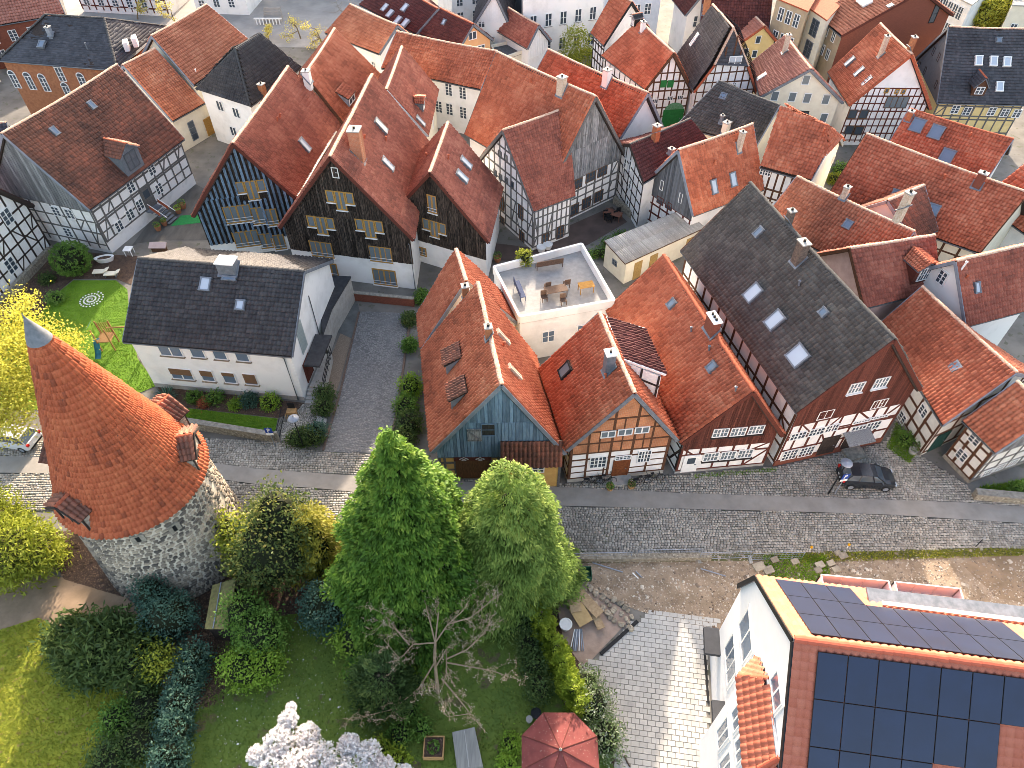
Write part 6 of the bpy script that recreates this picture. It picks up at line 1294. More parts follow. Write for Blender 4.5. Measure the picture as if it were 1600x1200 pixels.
def quads_from(P, A, B_):
    """leaf faces centred at P with half-axes A and B_ (pointed: kite)"""
    V = np.stack([P - A, P - B_ * .9 + A * .1, P + A, P + B_ * .9 + A * .1], 1); N = len(P)
    return V.reshape(-1, 3), np.arange(4 * N).reshape(N, 4)
def rand_unit(n): v = rng.normal(size=(n, 3)); return v / np.linalg.norm(v, axis=1, keepdims=True)
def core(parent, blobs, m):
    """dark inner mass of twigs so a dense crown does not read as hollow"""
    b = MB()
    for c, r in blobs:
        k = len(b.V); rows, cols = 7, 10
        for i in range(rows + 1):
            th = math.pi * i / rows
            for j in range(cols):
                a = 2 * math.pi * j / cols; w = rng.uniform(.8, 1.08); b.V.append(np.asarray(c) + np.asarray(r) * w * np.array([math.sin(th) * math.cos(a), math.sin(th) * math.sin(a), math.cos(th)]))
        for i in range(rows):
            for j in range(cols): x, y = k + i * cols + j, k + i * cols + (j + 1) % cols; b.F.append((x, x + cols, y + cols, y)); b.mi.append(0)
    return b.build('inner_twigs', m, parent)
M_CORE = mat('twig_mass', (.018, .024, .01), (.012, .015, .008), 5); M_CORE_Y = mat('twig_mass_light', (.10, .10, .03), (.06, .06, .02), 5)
def trunk(parent, base, h, r, m=M_BARK, lean=(0, 0)):
    b = MB(); base = np.asarray(base, float); top = base + np.array([lean[0], lean[1], h]); b.tube([base - [0, 0, .2], base * .6 + top * .4 + [.05, .04, 0], top], [r, r * .75, r * .35], 8); return b.build('trunk', m, parent)
def bush(name, label, blobs, m, n=2600, leaf=.10, cat='shrub', group=None, clump=.28, dens=1.0, corem=None, stretch=1.0, trunk_h=None, base=None, upward=0.0, jit=.16, shell=.5):
    """blobs: (centre, radii). clumps of leaves over lumpy ellipsoids, with a dark core"""
    base = np.asarray(base if base is not None else (blobs[0][0][0], blobs[0][0][1], 0)); t = thing(name, base, label, cat, group)
    Ps, Ns = [], []; tot = sum(r[0] * r[2] + r[1] * r[2] + r[0] * r[1] for _, r in blobs)
    for c, r in blobs:
        c = np.asarray(c, float); r = np.asarray(r, float); k = int(n * (r[0] * r[2] + r[1] * r[2] + r[0] * r[1]) / tot / 12) + 3
        d = rand_unit(k); rad = (1 - shell * rng.random(k) ** 2.2 * .6) * rng.uniform(1 - jit, 1 + jit, k); cc = c + d * r * rad[:, None]
        m_ = 12; P = np.repeat(cc, m_, 0) + rng.normal(0, clump, (k * m_, 3)) * [1, 1, .7]; Ps.append(P); Ns.append(np.repeat(d, m_, 0))
    P = np.concatenate(Ps); D = np.concatenate(Ns); k_ = P[:, 2] > .02; P, D = P[k_], D[k_]; N = len(P)
    A = rand_unit(N) + D * .4 + np.array([0, 0, upward]); A /= np.linalg.norm(A, axis=1, keepdims=True); B_ = np.cross(A, rand_unit(N)); B_ /= np.linalg.norm(B_, axis=1, keepdims=True)
    sz = leaf * rng.uniform(.6, 1.4, N)[:, None]; V, F = quads_from(P, A * sz * stretch, B_ * sz * .55)
    cl = np.repeat(rng.random(N // 12 + 1), 12)[:N] * .45 + rng.random(N) * .4 + .05
    cr = mesh('crown', V, F, m, t, tint=cl)
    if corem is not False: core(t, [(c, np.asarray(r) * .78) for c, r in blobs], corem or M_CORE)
    if trunk_h: trunk(t, base, trunk_h, .16 + .02 * trunk_h)
    return t
def conifer(name, label, base, H_, R_, m, n=9000, frond=.34, droop=.5, bot=.06, power=.8, cat='tree', group=None, lumps=14, corem=None, flat=.22, round_top=.0):
    base = np.asarray(base, float); t = thing(name, base, label, cat, group); trunk(t, base, H_ * .8, .12 + .018 * H_)
    def rad(u):      # u 0 bottom .. 1 tip
        r = R_ * np.clip(1 - u, 0, 1) ** power; low = np.clip((u + .02) / .14, 0, 1) ** .6; return r * (.72 + .28 * low) + .02
    per = 80; k = max(12, n // per); u = bot + (1 - bot) * (1 - np.sqrt(1 - rng.random(k) * .997)) ** (1 / 1.05); a = rng.uniform(0, 2 * math.pi, k)
    lob = 1 + .14 * np.sin(a * 3 + u * 9) + .11 * np.sin(a * 7 - u * 17) + rng.normal(0, .07, k)
    rr = rad(u) * lob; zz = H_ * u; cs = frond * 2.6 * (.55 + .45 * np.clip(rad(u) / (R_ * .5), 0, 1)) * rng.uniform(.7, 1.3, k)
    C = base + np.stack([rr * np.cos(a), rr * np.sin(a), zz - droop * .25 * rr], -1); O_ = np.stack([np.cos(a), np.sin(a), 0 * a], -1); Tn = np.stack([-np.sin(a), np.cos(a), 0 * a], -1)
    P = np.repeat(C, per, 0); O2 = np.repeat(O_, per, 0); T2 = np.repeat(Tn, per, 0); c2 = np.repeat(cs, per)[:, None]; N = len(P)
    ow = rng.uniform(-.9, .75, N)[:, None]; wid = (1 - .55 * np.clip(ow, 0, 1)); P = P + O2 * ow * c2 + T2 * rng.normal(0, .42, N)[:, None] * c2 * wid + np.array([0, 0, 1]) * (rng.normal(0, .3, N)[:, None] * wid - .55 * droop * np.clip(ow, -.2, 1)) * c2
    A = O2 * rng.uniform(.6, 1.1, N)[:, None] + np.array([0, 0, -1]) * rng.uniform(.3, 1, N)[:, None] * droop * 1.2 + T2 * rng.normal(0, .5, N)[:, None] + rng.normal(0, .25, (N, 3)); A /= np.linalg.norm(A, axis=1, keepdims=True)
    B_ = np.cross(A, np.array([0, 0, 1.]) + rng.normal(0, .5, (N, 3))); B_ /= np.linalg.norm(B_, axis=1, keepdims=True); sz = frond * .62 * rng.uniform(.5, 1.15, N)[:, None]
    V, F = quads_from(P, A * sz, B_ * sz * flat * 1.5)
    tn = np.repeat(rng.random(k), per) * .3 + rng.random(N) * .22 + .28 * np.clip(ow[:, 0] + .3, 0, 1) + .22 * np.clip(np.repeat(u, per) - .5, 0, 1)  # lighter outwards and upwards: sunlit tips and treetop put into the tint
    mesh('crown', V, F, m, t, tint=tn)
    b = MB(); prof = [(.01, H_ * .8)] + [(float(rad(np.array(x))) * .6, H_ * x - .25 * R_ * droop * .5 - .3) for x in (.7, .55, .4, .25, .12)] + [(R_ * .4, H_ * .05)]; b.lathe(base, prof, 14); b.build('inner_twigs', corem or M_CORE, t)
    return t
def bare_tree(name, label, base, H_, m, seed, spread=1.0, levels=4, buds=None, r0=.16, cat='tree', group=None, bud_n=3, bud_size=.06, first=.35, split=(3, 5)):
    rs = np.random.default_rng(seed); base = np.asarray(base, float); t = thing(name, base, label, cat, group); b = MB(); tips = []
    def grow(p, d, L, r, lv):
        pts = [p]; rad_ = [r]; n = 4
        for i in range(n):
            d = unit(d + rs.normal(0, .16, 3) + np.array([0, 0, .06 if lv else 0])); p = p + d * L / n; pts.append(p); rad_.append(r * (1 - .55 * (i + 1) / n))
        b.tube(pts, rad_, 6 if lv < 2 else 4, cap=False)
        if lv >= levels: tips.extend(pts[1:]); return
        for _ in range(rs.integers(*split)):
            k = rs.integers(1 if lv else 2, n + 1); nd_ = unit(d * .55 + unit(rs.normal(0, 1, 3) * [1, 1, .55]) * spread); grow(pts[k], nd_, L * rs.uniform(.5, .78), rad_[k] * .72, lv + 1)
        tips.append(pts[-1])
    grow(base - [0, 0, .1], np.array([.03, .02, 1.]), H_ * first, r0, 0); b.build('branches', m, t)
    if buds is not None:
        T_ = np.repeat(np.array(tips), bud_n, 0); P = T_ + rs.normal(0, bud_size * 1.6, T_.shape); A = rand_unit(len(P)); B_ = np.cross(A, rand_unit(len(P))); B_ /= np.linalg.norm(B_, axis=1, keepdims=True); s_ = bud_size * rng.uniform(.5, 1.3, len(P))[:, None]
        V, F = quads_from(P, A * s_, B_ * s_ * .6); mesh('buds', V, F, buds, t, tint=rng.random(len(P)))
    return t
def G(px, py, z=0.0): return at(px, py, z)
# --- the garden trees in front of the street
conifer('cypress_tree', 'tall dark green cypress tree in the middle of the garden', G(655, 905), 16.6, 5.9, LF_CON, 105000, .26, .5, power=1.1, flat=.3)
conifer('gold_cypress_tree', 'broad yellow-green cypress in front of the blue gable', G(798, 905), 13.2, 3.9, LF_CON2, 76000, .27, .7, power=.62, flat=.2)
bush('yew_tree', 'dark rounded evergreen with bronze tips beside the tower', [(G(452, 905) + [0, 0, 4.2], (2.4, 2.2, 3.6)), (G(470, 880) + [0, 0, 5.2], (2.0, 2.0, 3.4)), (G(425, 915) + [0, 0, 2.8], (1.7, 1.6, 2.6))], leaf_mat('leaf_bronze', (.02, .036, .012), (.05, .072, .02), (.15, .13, .035)), 11000, .11, 'tree', trunk_h=3, clump=.3)
bush('lime_shrub', 'light yellow-green shrub against the tower foot', [(G(398, 885) + [0, 0, 2.4], (1.3, 1.3, 2.6)), (G(385, 870) + [0, 0, 3.0], (1.0, 1.0, 2.2))], LF_LIME, 3800, .12, clump=.3, corem=M_CORE_Y)
conifer('golden_thuja', 'golden conifer tucked between dark trees', G(508, 880), 8.6, 1.9, LF_GOLD, 7000, .3, .4)
bush('holly_bush', 'blue-green rounded bush at the foot of the cypress', [(G(522, 965) + [0, 0, 1.7], (1.7, 1.6, 2.1))], LF_BLUE, 5200, .085, clump=.2)
bush('spring_shrub', 'fresh green loose shrub below the cypress', [(G(570, 1010) + [0, 0, 1.2], (1.7, 1.6, 1.6)), (G(620, 985) + [0, 0, 1.6], (1.8, 1.5, 1.7)), (G(650, 960) + [0, 0, 1.2], (1.3, 1.2, 1.3))], LF_FRESH, 4200, .11, clump=.3, corem=M_CORE)
conifer('upright_yew', 'dark upright yew with feathered tips in the lawn', G(605, 1090), 4.6, 1.75, LF_DARK, 9000, .24, -.9, power=.5)
bush('low_box', 'two-tone green clipped shrub beside the garden shed', [(G(420, 1010) + [0, 0, 1.9], (1.5, 1.5, 2.0)), (G(400, 985) + [0, 0, 2.2], (1.3, 1.2, 2.2))], LF_MID, 6000, .09, clump=.22)
bush('pale_box', 'pale green rounded shrub at the lawn edge', [(G(392, 1055) + [0, 0, 1.2], (1.4, 1.2, 1.4)), (G(420, 1050) + [0, 0, 1.2], (1.1, 1.1, 1.3))], LF_FRESH, 4500, .09, clump=.2)
bush('dense_evergreen', 'dense dark evergreen bush under the tower', [(G(282, 985) + [0, 0, 1.9], (1.6, 1.4, 2.0)), (G(262, 955) + [0, 0, 2.0], (1.2, 1.1, 2.2))], LF_BLUE, 6000, .085, clump=.2)
bush('spreading_juniper', 'spreading dark juniper with arching sprays in the left foreground', [(G(185, 1020) + [0, 0, 1.4], (2.1, 1.8, 1.6)), (G(150, 1040) + [0, 0, .9], (1.6, 1.5, 1.1)), (G(225, 1045) + [0, 0, 1.3], (1.5, 1.4, 1.5)), (G(120, 1000) + [0, 0, .7], (1.4, 1.2, .9))], leaf_mat('leaf_juniper', (.018, .032, .012), (.042, .07, .02), (.10, .13, .035)), 16000, .12, clump=.32, stretch=1.9, upward=.5)
for i, (px, py) in enumerate(((312, 1040), (300, 1075), (290, 1110), (282, 1150), (275, 1190), (268, 1235))): 
    bush('ivy_hedge', ['uppermost ivy clump of the hedge beside the dirt path', 'second ivy clump of the hedge, below the path start', 'third ivy clump of the hedge, opposite the pale shrub', 'fourth ivy clump of the hedge, facing the open lawn', 'fifth ivy clump of the hedge near the lower edge', 'lowest ivy clump of the hedge, cut by the lower edge'][i], [(G(px, py) + [0, 0, 1.0], (.95, .95, 1.2))], LF_BLUE, 2300, .085, group='ivy hedge clumps', clump=.2)
for i, (px, py, r, m_) in enumerate(((235, 1110, 1.2, LF_DARK), (225, 1165, 1.3, LF_DARK), (190, 1130, 1.0, LF_MID), (180, 1190, 1.2, LF_DARK))):
    bush('bramble_bush', ['dark bramble bush right under the juniper', 'dark bramble bush beside the lower ivy hedge', 'grass green bush at the edge of the sunny meadow', 'lowest dark bramble bush at the bottom left'][i], [(G(px, py) + [0, 0, .6], (r, r, .9))], m_, 2000, .09, group='bramble bushes', clump=.25)
bush('yellow_flowering_shrub', 'yellow leaved shrub leaning over the ivy hedge', [(G(262, 1050) + [0, 0, 1.9], (1.0, .9, .8))], LF_LIME, 1300, .1, clump=.3, corem=False)
bush('weeping_willow_bush', 'bright yellow-green feathery bush left of the tower', [(G(35, 885) + [0, 0, 2.2], (2.9, 2.2, 2.4)), (G(10, 850) + [0, 0, 2.6], (2.6, 2.0, 2.4)), (G(70, 880) + [0, 0, 1.6], (1.8, 1.5, 1.8))], LF_LIME, 20000, .09, clump=.32, stretch=1.9, corem=M_CORE_Y, jit=.24)
# spring maple behind the tower
mb = [(G(x, y, z), (r, r, r * .75)) for x, y, z, r in ((15, 510, 8, 1.7), (55, 520, 7.5, 1.6), (20, 560, 7.5, 2.0), (75, 555, 6.5, 1.7), (105, 535, 5.5, 1.1), (-20, 540, 7, 2), (30, 610, 6, 2.0), (-15, 600, 6.5, 2.2), (60, 600, 5.5, 1.5), (20, 650, 4.5, 1.6), (95, 565, 5, 1.1), (-10, 660, 5, 2), (35, 470, 8, 1.0))]
mt_ = bush('maple_tree', 'yellow spring maple tree spreading behind the tower tip', mb, LF_YEL, 21000, .10, 'tree', clump=.42, corem=False, base=G(5, 655), jit=.3, shell=1.0)
bb = MB(); b0 = G(5, 655); bb.tube([b0 - [0, 0, .2], b0 + [.1, .2, 2.2], b0 + [.3, .8, 3.6]], [.28, .22, .17], 8)
for c, r in mb: bb.tube([b0 + [.2, .5, 3.0], b0 * .45 + np.asarray(c) * .55 + [0, 0, .9], c], [.13, .07, .02], 5)
bb.build('trunk', M_BARK, mt_)
bush('ball_shrub', 'round clipped dark green ball shrub at the lawn corner', [(G(122, 424) + [0, 0, 1.55], (1.75, 1.75, 1.6))], LF_MID, 5200, .08, jit=.03, clump=.1, shell=.2)
mg = thing('magnolia_tree', G(684, 1082), 'bare magnolia tree with pale curving branches in the garden', 'tree'); bb = MB(); tips = []; g0 = G(684, 1082)
bb.tube([g0 - [0, 0, .1], G(682, 1060, 1.0), G(679, 1030, 2.0), G(680, 1004, 2.9)], [.13, .11, .10, .08], 8)
def twigs(p, d, L, r, lv):
    pts = [p]
    for i in range(3): d = unit(d + rng.normal(0, .28, 3) + [0, 0, .1]); p = p + d * L / 3; pts.append(p)
    bb.tube(pts, [r, r * .8, r * .6, r * .35], 4, cap=False); tips.extend(pts[1:])
    if lv < 2:
        for k in (1, 2, 3): twigs(pts[k], unit(d * .7 + rng.normal(0, .6, 3)), L * rng.uniform(.45, .7), r * .6, lv + 1)
for L_ in ([(679, 1035, 1.9), (655, 1075, 2.0), (615, 1108, 2.2), (562, 1121, 2.6)], [(680, 1004, 2.9), (645, 1007, 3.3), (625, 1030, 3.8), (600, 1000, 4.3)], [(680, 1004, 2.9), (700, 975, 3.6), (728, 950, 4.4), (742, 915, 5.0)],
           [(680, 1004, 2.9), (668, 955, 4.0), (655, 905, 5.0), (648, 880, 5.4)], [(682, 1040, 1.8), (697, 1015, 2.6), (698, 1050, 3.2), (692, 1072, 3.4)], [(697, 1035, 2.4), (735, 1042, 3.0), (770, 1048, 3.5), (796, 1058, 3.8)],
           [(697, 1030, 2.5), (730, 1015, 3.2), (755, 990, 3.9), (765, 972, 4.3)], [(680, 1004, 2.9), (686, 950, 4.2), (680, 905, 5.2), (677, 882, 5.6)], [(640, 1008, 3.3), (612, 975, 4.0), (600, 960, 4.4), (592, 955, 4.6)], [(700, 975, 3.6), (735, 965, 4.2), (760, 945, 4.6), (775, 930, 5.0)], [(690, 1060, 2.6), (715, 1090, 3.0), (735, 1115, 3.2), (700, 1120, 3.4)]):
    pts = [at(*p) for p in L_]; bb.tube(pts, [.055, .042, .03, .016], 6, cap=False)
    for i in (1, 2, 3):
        for _ in range(3): twigs(pts[i] * .7 + pts[i - 1] * .3 * 1.0 if _ else pts[i], unit(pts[i] - pts[i - 1] + rng.normal(0, .7, 3)), rng.uniform(.6, 1.1), .018, 0)
bb.build('branches', M_BARK_P, mg); T_ = np.repeat(np.array(tips), 2, 0); P = T_ + rng.normal(0, .04, T_.shape); A = rand_unit(len(P)); B_ = np.cross(A, rand_unit(len(P))); V, F = quads_from(P, A * .03, B_ * .02); mesh('buds', V, F, leaf_mat('bud_pink', (.3, .17, .13), (.42, .27, .2), (.55, .4, .32)), mg, tint=rng.random(len(P)))
wm = thing('white_magnolia', G(500, 1275), 'white flowering magnolia top at the lower edge of the garden', 'tree'); trunk(wm, G(500, 1275), 3.2, .16, M_BARK_P)
cl = []
for (px, py, z, r) in ((450, 1125, 4.6, .55), (435, 1160, 4.6, .8), (480, 1150, 4.4, .7), (500, 1185, 4.5, .9), (430, 1195, 4.4, .9), (545, 1165, 4.3, .6), (575, 1180, 4.2, .75), (600, 1200, 4.2, .6), (465, 1200, 4.6, 1.0), (400, 1180, 4.3, .5), (530, 1215, 4.4, 1.0), (630, 1210, 4.0, .5), (455, 1105, 4.5, .25)): cl.append((G(px, py, z), r))
bb = MB()
for c, r in cl: bb.tube([G(500, 1275) + [0, 0, 2.8], (G(500, 1275) + [0, 0, 3.2]) * .5 + c * .5, c], [.08, .05, .02], 5)
bb.build('branches', M_BARK_P, wm)
P = np.concatenate([c + rand_unit(int(650 * r)) * (r * (.35 + .65 * rng.random(int(650 * r)) ** .5))[:, None] * [1, 1, .7] for c, r in cl]); N = len(P); P = np.repeat(P, 4, 0) + rng.normal(0, .035, (N * 4, 3)); A = rand_unit(N * 4); A[:, 2] = np.abs(A[:, 2]); B_ = np.cross(A, rand_unit(N * 4)); B_ /= np.linalg.norm(B_, axis=1, keepdims=True); s_ = rng.uniform(.04, .085, (N * 4, 1)); V, F = quads_from(P, A * s_, B_ * s_ * .8); mesh('blossom', V, F, LF_BLOSSOM, wm, tint=rng.random(N * 4))
# thuja row beside the timber pile
TL = ['rearmost', 'second', 'third', 'fourth', 'fifth', 'sixth', 'seventh', 'eighth', 'nearest']
for i, (px, py) in enumerate(((836, 965), (845, 982), (853, 998), (862, 1014), (868, 1032), (877, 1052), (884, 1072), (893, 1092), (903, 1110))):
    conifer('thuja', f'{TL[i]} golden green thuja of the row beside the scrap wood pile', G(px, py), 2.9 + .2 * math.sin(i * 2), .62, LF_THUJA, 3000, .15, -1.0, group='thuja row', power=.55, flat=.3)
for i, (px, py) in enumerate(((818, 985), (826, 1015), (834, 1045), (842, 1080))): bush('laurel_hedge', ['rearmost', 'second', 'third', 'nearest'][i] + ' dark laurel of the hedge left of the thuja row', [(G(px, py) + [0, 0, .7], (.75, .85, 1.0))], LF_DARK, 1900, .08, group='laurel hedge', clump=.18)
bush('photinia', 'white flowering evergreen bush next to the red parasol', [(G(925, 1110) + [0, 0, 1.0], (1.0, 1.2, 1.2)), (G(945, 1160) + [0, 0, 1.0], (.9, 1.2, 1.2)), (G(915, 1075) + [0, 0, .8], (.8, .8, .9))], leaf_mat('leaf_photinia', (.03, .05, .02), (.09, .13, .05), (.45, .42, .36)), 5200, .085, clump=.25)
bush('golden_juniper', 'low golden juniper above the white blossom', [(G(590, 1185) + [0, 0, .8], (1.0, .7, .8)), (G(620, 1195) + [0, 0, .7], (.7, .6, .7))], LF_THUJA, 2400, .1, clump=.2)
for i, (px, py, r, m_) in enumerate(((640, 1110, .7, LF_MID), (655, 1070, .6, LF_FRESH), (625, 1150, .7, LF_MID), (798, 1165, .55, LF_FRESH), (793, 1195, .5, LF_FRESH), (660, 1140, .5, LF_MID))):
    bush('border_plant', ['mid green border plant below the upright yew', 'fresh green plant at the magnolia foot', 'mid green plant above the blossom', 'fresh green plant left of the parasol top', 'fresh green plant left of the parasol rim', 'small mid green plant beside the planter box'][i], [(G(px, py) + [0, 0, .35], (r, r, .5))], m_, 900, .08, group='border plants', clump=.18)
# driveway and house front planting
for i, (px, py, r, h_, m_) in enumerate(((640, 505, .55, .9, LF_DARK), (641, 545, .5, .8, LF_MID), (643, 610, .9, 1.1, LF_FRESH), (636, 640, .9, 1.0, LF_MID), (640, 668, 1.0, 1.2, LF_DARK), (632, 695, .9, 1.1, LF_DARK), (660, 470, .6, .9, LF_MID))):
    bush('wall_shrub', ['dark shrub at the upper end of the driveway wall', 'small green shrub against the orange roofed barn', 'fresh green shrub beside the driveway, below the dormers', 'mid green shrub halfway along the barn side', 'dark broad shrub near the lower barn corner', 'lowest dark shrub at the foot of the driveway', 'green shrub in the corner behind the barn'][i], [(G(px, py) + [0, 0, h_ * .5], (r, r * 1.2, h_ * .7))], m_, 1700, .09, group='shrubs along the barn', clump=.2)
for i, (px, py, r, m_) in enumerate(((509, 622, .75, LF_DARK), (507, 642, .8, LF_DARK), (467, 690, .8, LF_DARK), (490, 688, .9, LF_DARK), (497, 680, .7, LF_BLUE))):
    bush('entrance_shrub', ['upper dark shrub beside the entrance stairs', 'lower dark shrub beside the entrance stairs', 'dark shrub under the street lamp', 'dark shrub right of the street lamp', 'blue-green shrub at the driveway corner'][i], [(G(px, py) + [0, 0, .5], (r, r, .75))], m_, 1700, .08, group='entrance shrubs', clump=.18)
for i, (x, y, r, m_) in enumerate(((628, 520, .5, LF_MID), (783, 535, .65, LF_MID), (943, 575, .4, LF_FRESH), (1060, 550, .65, LF_BLUE), (1220, 565, .75, LF_FRESH), (700, 560, .35, leaf_mat('leaf_red', (.1, .03, .02), (.2, .06, .03), (.3, .1, .05)))))  :
    bush('bed_shrub', ['leftmost green shrub in the bed of the white house', 'round green shrub under the second window of the white house', 'small yellow-green plant in the bed of the white house', 'dark spreading shrub under the right windows of the white house', 'large bright shrub at the right end of the bed', 'small reddish shrub in the bed of the white house'][i], [(G(*q('R1', x, y)) + [0, 0, r * .6], (r, r, r * .8))], m_, 1300, .075, group='shrubs in the house bed', clump=.15)
yc = thing('yucca', G(*q('R1', 415, 520)), 'spiky blue-green yucca at the left corner of the white house', 'plant'); P0 = G(*q('R1', 415, 520)); n = 110; d = rand_unit(n); d[:, 2] = np.abs(d[:, 2]) * .9 + .15; d /= np.linalg.norm(d, axis=1, keepdims=True)
V, F = quads_from(P0 + [0, 0, .25] + d * .5, d * .55, np.cross(d, [0, 0, 1]) * .06); mesh('leaves', V, F, LF_BLUE, yc, tint=rng.random(n))
# courtyards and back rows
bush('courtyard_willow', 'yellow-green tree in the courtyard behind the red roofs', [(G(898, 108) + [0, 0, 3.2], (1.9, 1.8, 2.2)), (G(910, 115) + [0, 0, 1.6], (2.2, 2.0, 1.5))], LF_LIME, 4200, .13, 'tree', clump=.35, trunk_h=2.5, corem=False)
bush('ivy_corner', 'green ivy in the yard behind the grey shed', [(G(940, 400) + [0, 0, .4], (1.2, .6, .5)), (G(955, 385) + [0, 0, .4], (1.1, .6, .5)), (G(975, 372) + [0, 0, .3], (1.0, .5, .4))], LF_MID, 2600, .09, clump=.2)
bush('yellow_willow', 'bright yellow spring tree behind the slate roof', [(G(1548, 66) + [0, 0, 4.5], (3.7, 2.6, 2.6)), (G(1525, 66) + [0, 0, 4.0], (2.0, 2, 2.0)), (G(1575, 66) + [0, 0, 4.0], (2.4, 2, 2.0))], LF_YEL, 9000, .16, 'tree', clump=.35, trunk_h=3, corem=M_CORE_Y, stretch=1.6)
LF_BUD = leaf_mat('bud_olive', (.2, .16, .04), (.33, .27, .07), (.45, .38, .12))
for i, (px, py, h_) in enumerate(((505, 72, 8), (470, 60, 7), (540, 40, 8), (275, 40, 7), (215, 30, 6.5), (420, 62, 3.5), (310, 52, 4))):
    bare_tree('square_tree', ['bare tree with green buds at the edge of the market square', 'bare tree in the middle of the market square', 'bare tree near the stairs building', 'bare tree behind the orange roof on the square', 'bare tree at the left end of the square', 'low bare tree in front of the hipped roof', 'low bare tree right of the orange roof'][i], G(px, py), h_, mat('bark_olive', (.22, .17, .11), (.15, .11, .07), 7), 40 + i, 1.1, 3, LF_BUD if i != 2 else None, .12, group='bare trees on the square', bud_n=5, bud_size=.1)
bare_tree('wall_vine', 'leafless climber beside the ivory gable house', G(1305, 195), 4.5, mat('vine', (.26, .2, .13), (.18, .13, .09), 7), 77, 1.2, 3, None, .06)
for i, (px, py, r, m_) in enumerate(((1312, 270, .9, LF_MID), (1302, 285, .8, LF_LIME), (1590, 770, .6, LF_MID), (1412, 690, .6, LF_MID), (60, 520, .9, LF_DARK), (35, 500, .8, LF_MID), (90, 470, .7, LF_MID), (75, 440, .6, LF_DARK))):
    bush('yard_shrub', ['green shrub in the gap behind the orange roof', 'yellowish shrub below the half-hip house', 'green shrub at the right street corner', 'green weeds at the timber house side', 'dark shrub below the lawn corner', 'green shrub at the left garden wall', 'green shrub along the lawn curve', 'dark shrub near the ball shrub'][i], [(G(px, py) + [0, 0, r * .5], (r, r, r * .7))], m_, 1200, .085, group='yard shrubs', clump=.2)
# ------------------------------------------------------------------ remaining buildings, walls and things
def flat_block(name, label, px, z0, z1, m, cat='building', roofm=None, parapet=.0, ov=.0):
    P = [at(x, y, z1) for x, y in px]; base = np.mean(P, 0) * [1, 1, 0]; t = thing(name, base, label, cat); n = len(P)
    low = [np.array([p[0], p[1], z0]) for p in P]; hi = [np.array([p[0], p[1], z1]) for p in P]
    mesh('wall', low + hi, [(i, (i + 1) % n, (i + 1) % n + n, i + n) for i in range(n)], m, t)
    c = np.mean(hi, 0); R2 = [c + (p - c) * (1 + ov) for p in hi]
    mesh('flat_roof', [p + [0, 0, -.05] for p in R2] + [p + [0, 0, .12] for p in R2], [tuple(range(n, 2 * n)), tuple(range(n - 1, -1, -1))] + [(i, (i + 1) % n, (i + 1) % n + n, i + n) for i in range(n)], roofm or M_CONC, t)
    if parapet:
        for i in range(n):
            a, b = hi[i], hi[(i + 1) % n]; block_bar('parapet', m, t, a + (b - a) * .0 + Z * (parapet / 2 + .1), b + Z * (parapet / 2 + .1), .22, parapet, Z)
    t['_n'] = n
    return t, low, hi
def wall_windows(t, a, b, rows, n, w, h_, nx=2, ny=2, fm=None, gm=None, m0=.12, sill=None):
    a, b = np.asarray(a) * [1, 1, 0], np.asarray(b) * [1, 1, 0]; e = unit(b - a); nn = np.array([e[1], -e[0], 0])
    for z in rows:
        for i in range(n):
            k = m0 + (1 - 2 * m0) * (i + .5) / n; place_window(t, a + (b - a) * k + Z * z + nn * .03, e, nn, w, h_, nx, ny, fm, gm, sill)
# roof terrace house (blurred in the photograph) with parapet, tables and a parasol
t, lo_, hi_ = flat_block('terrace_house', 'white flat-roofed house with a furnished roof terrace behind the brick gable house', [(812, 506), (958, 480), (908, 392), (772, 428)], -.2, 4.4, M_WHITE, 'house', mat('terrace_deck', (.33, .32, .30), (.26, .25, .24), 2), .75)
wall_windows(t, lo_[0], lo_[1], [2.4], 2, 1.1, 1.3, gm=G_BLUE); wall_windows(t, lo_[3], lo_[0], [2.4], 2, 1.0, 1.3, gm=G_BLUE)
del t['_n']
def table(name, label, c, e, w, d, h_, m, cat='table', group=None):
    t = thing(name, c, label, cat, group); f = np.array([-e[1], e[0], 0]); block('table_top', m, t, c + Z * h_, e * w, f * d, Z * .05)
    for a in (-1, 1):
        for b in (-1, 1): block('leg', m, t, c + e * a * (w / 2 - .08) + f * b * (d / 2 - .08) + Z * h_ / 2, e * .06, f * .06, Z * h_)
    return t
def chair(name, label, c, e, m, cat='chair', group=None, w=.5):
    t = thing(name, c, label, cat, group); f = np.array([-e[1], e[0], 0]); block('seat', m, t, c + Z * .45, e * w, f * .48, Z * .05); block('backrest', m, t, c + Z * .72 + f * .24, e * w, f * .05, Z * .5)
    for a in (-1, 1):
        for b in (-1, 1): block('leg', m, t, c + e * a * (w / 2 - .04) + f * b * .2 + Z * .22, e * .05, f * .05, Z * .44)
    return t
e_ = unit(hi_[1] - hi_[0]); ZT = 4.53; M_RATTAN = mat('rattan', (.16, .10, .07), (.09, .06, .045), 14); M_OAKT = mat('oak_top', (.46, .24, .07), (.36, .18, .05), 6)
table('terrace_table', 'brown dining table in the middle of the roof terrace', at(868, 462, ZT), e_, 1.9, .9, .74, M_RATTAN); table('oak_table', 'orange oak table at the right of the roof terrace', at(915, 455, ZT), e_, 1.3, .8, .72, M_OAKT)
for i, (px, py) in enumerate(((850, 470), (880, 475), (855, 452), (885, 448))): chair('terrace_chair', ['front left', 'front right', 'rear left', 'rear right'][i] + ' rattan chair at the terrace dining table', at(px, py, ZT), e_ if i < 2 else -e_, M_RATTAN, group='terrace chairs')
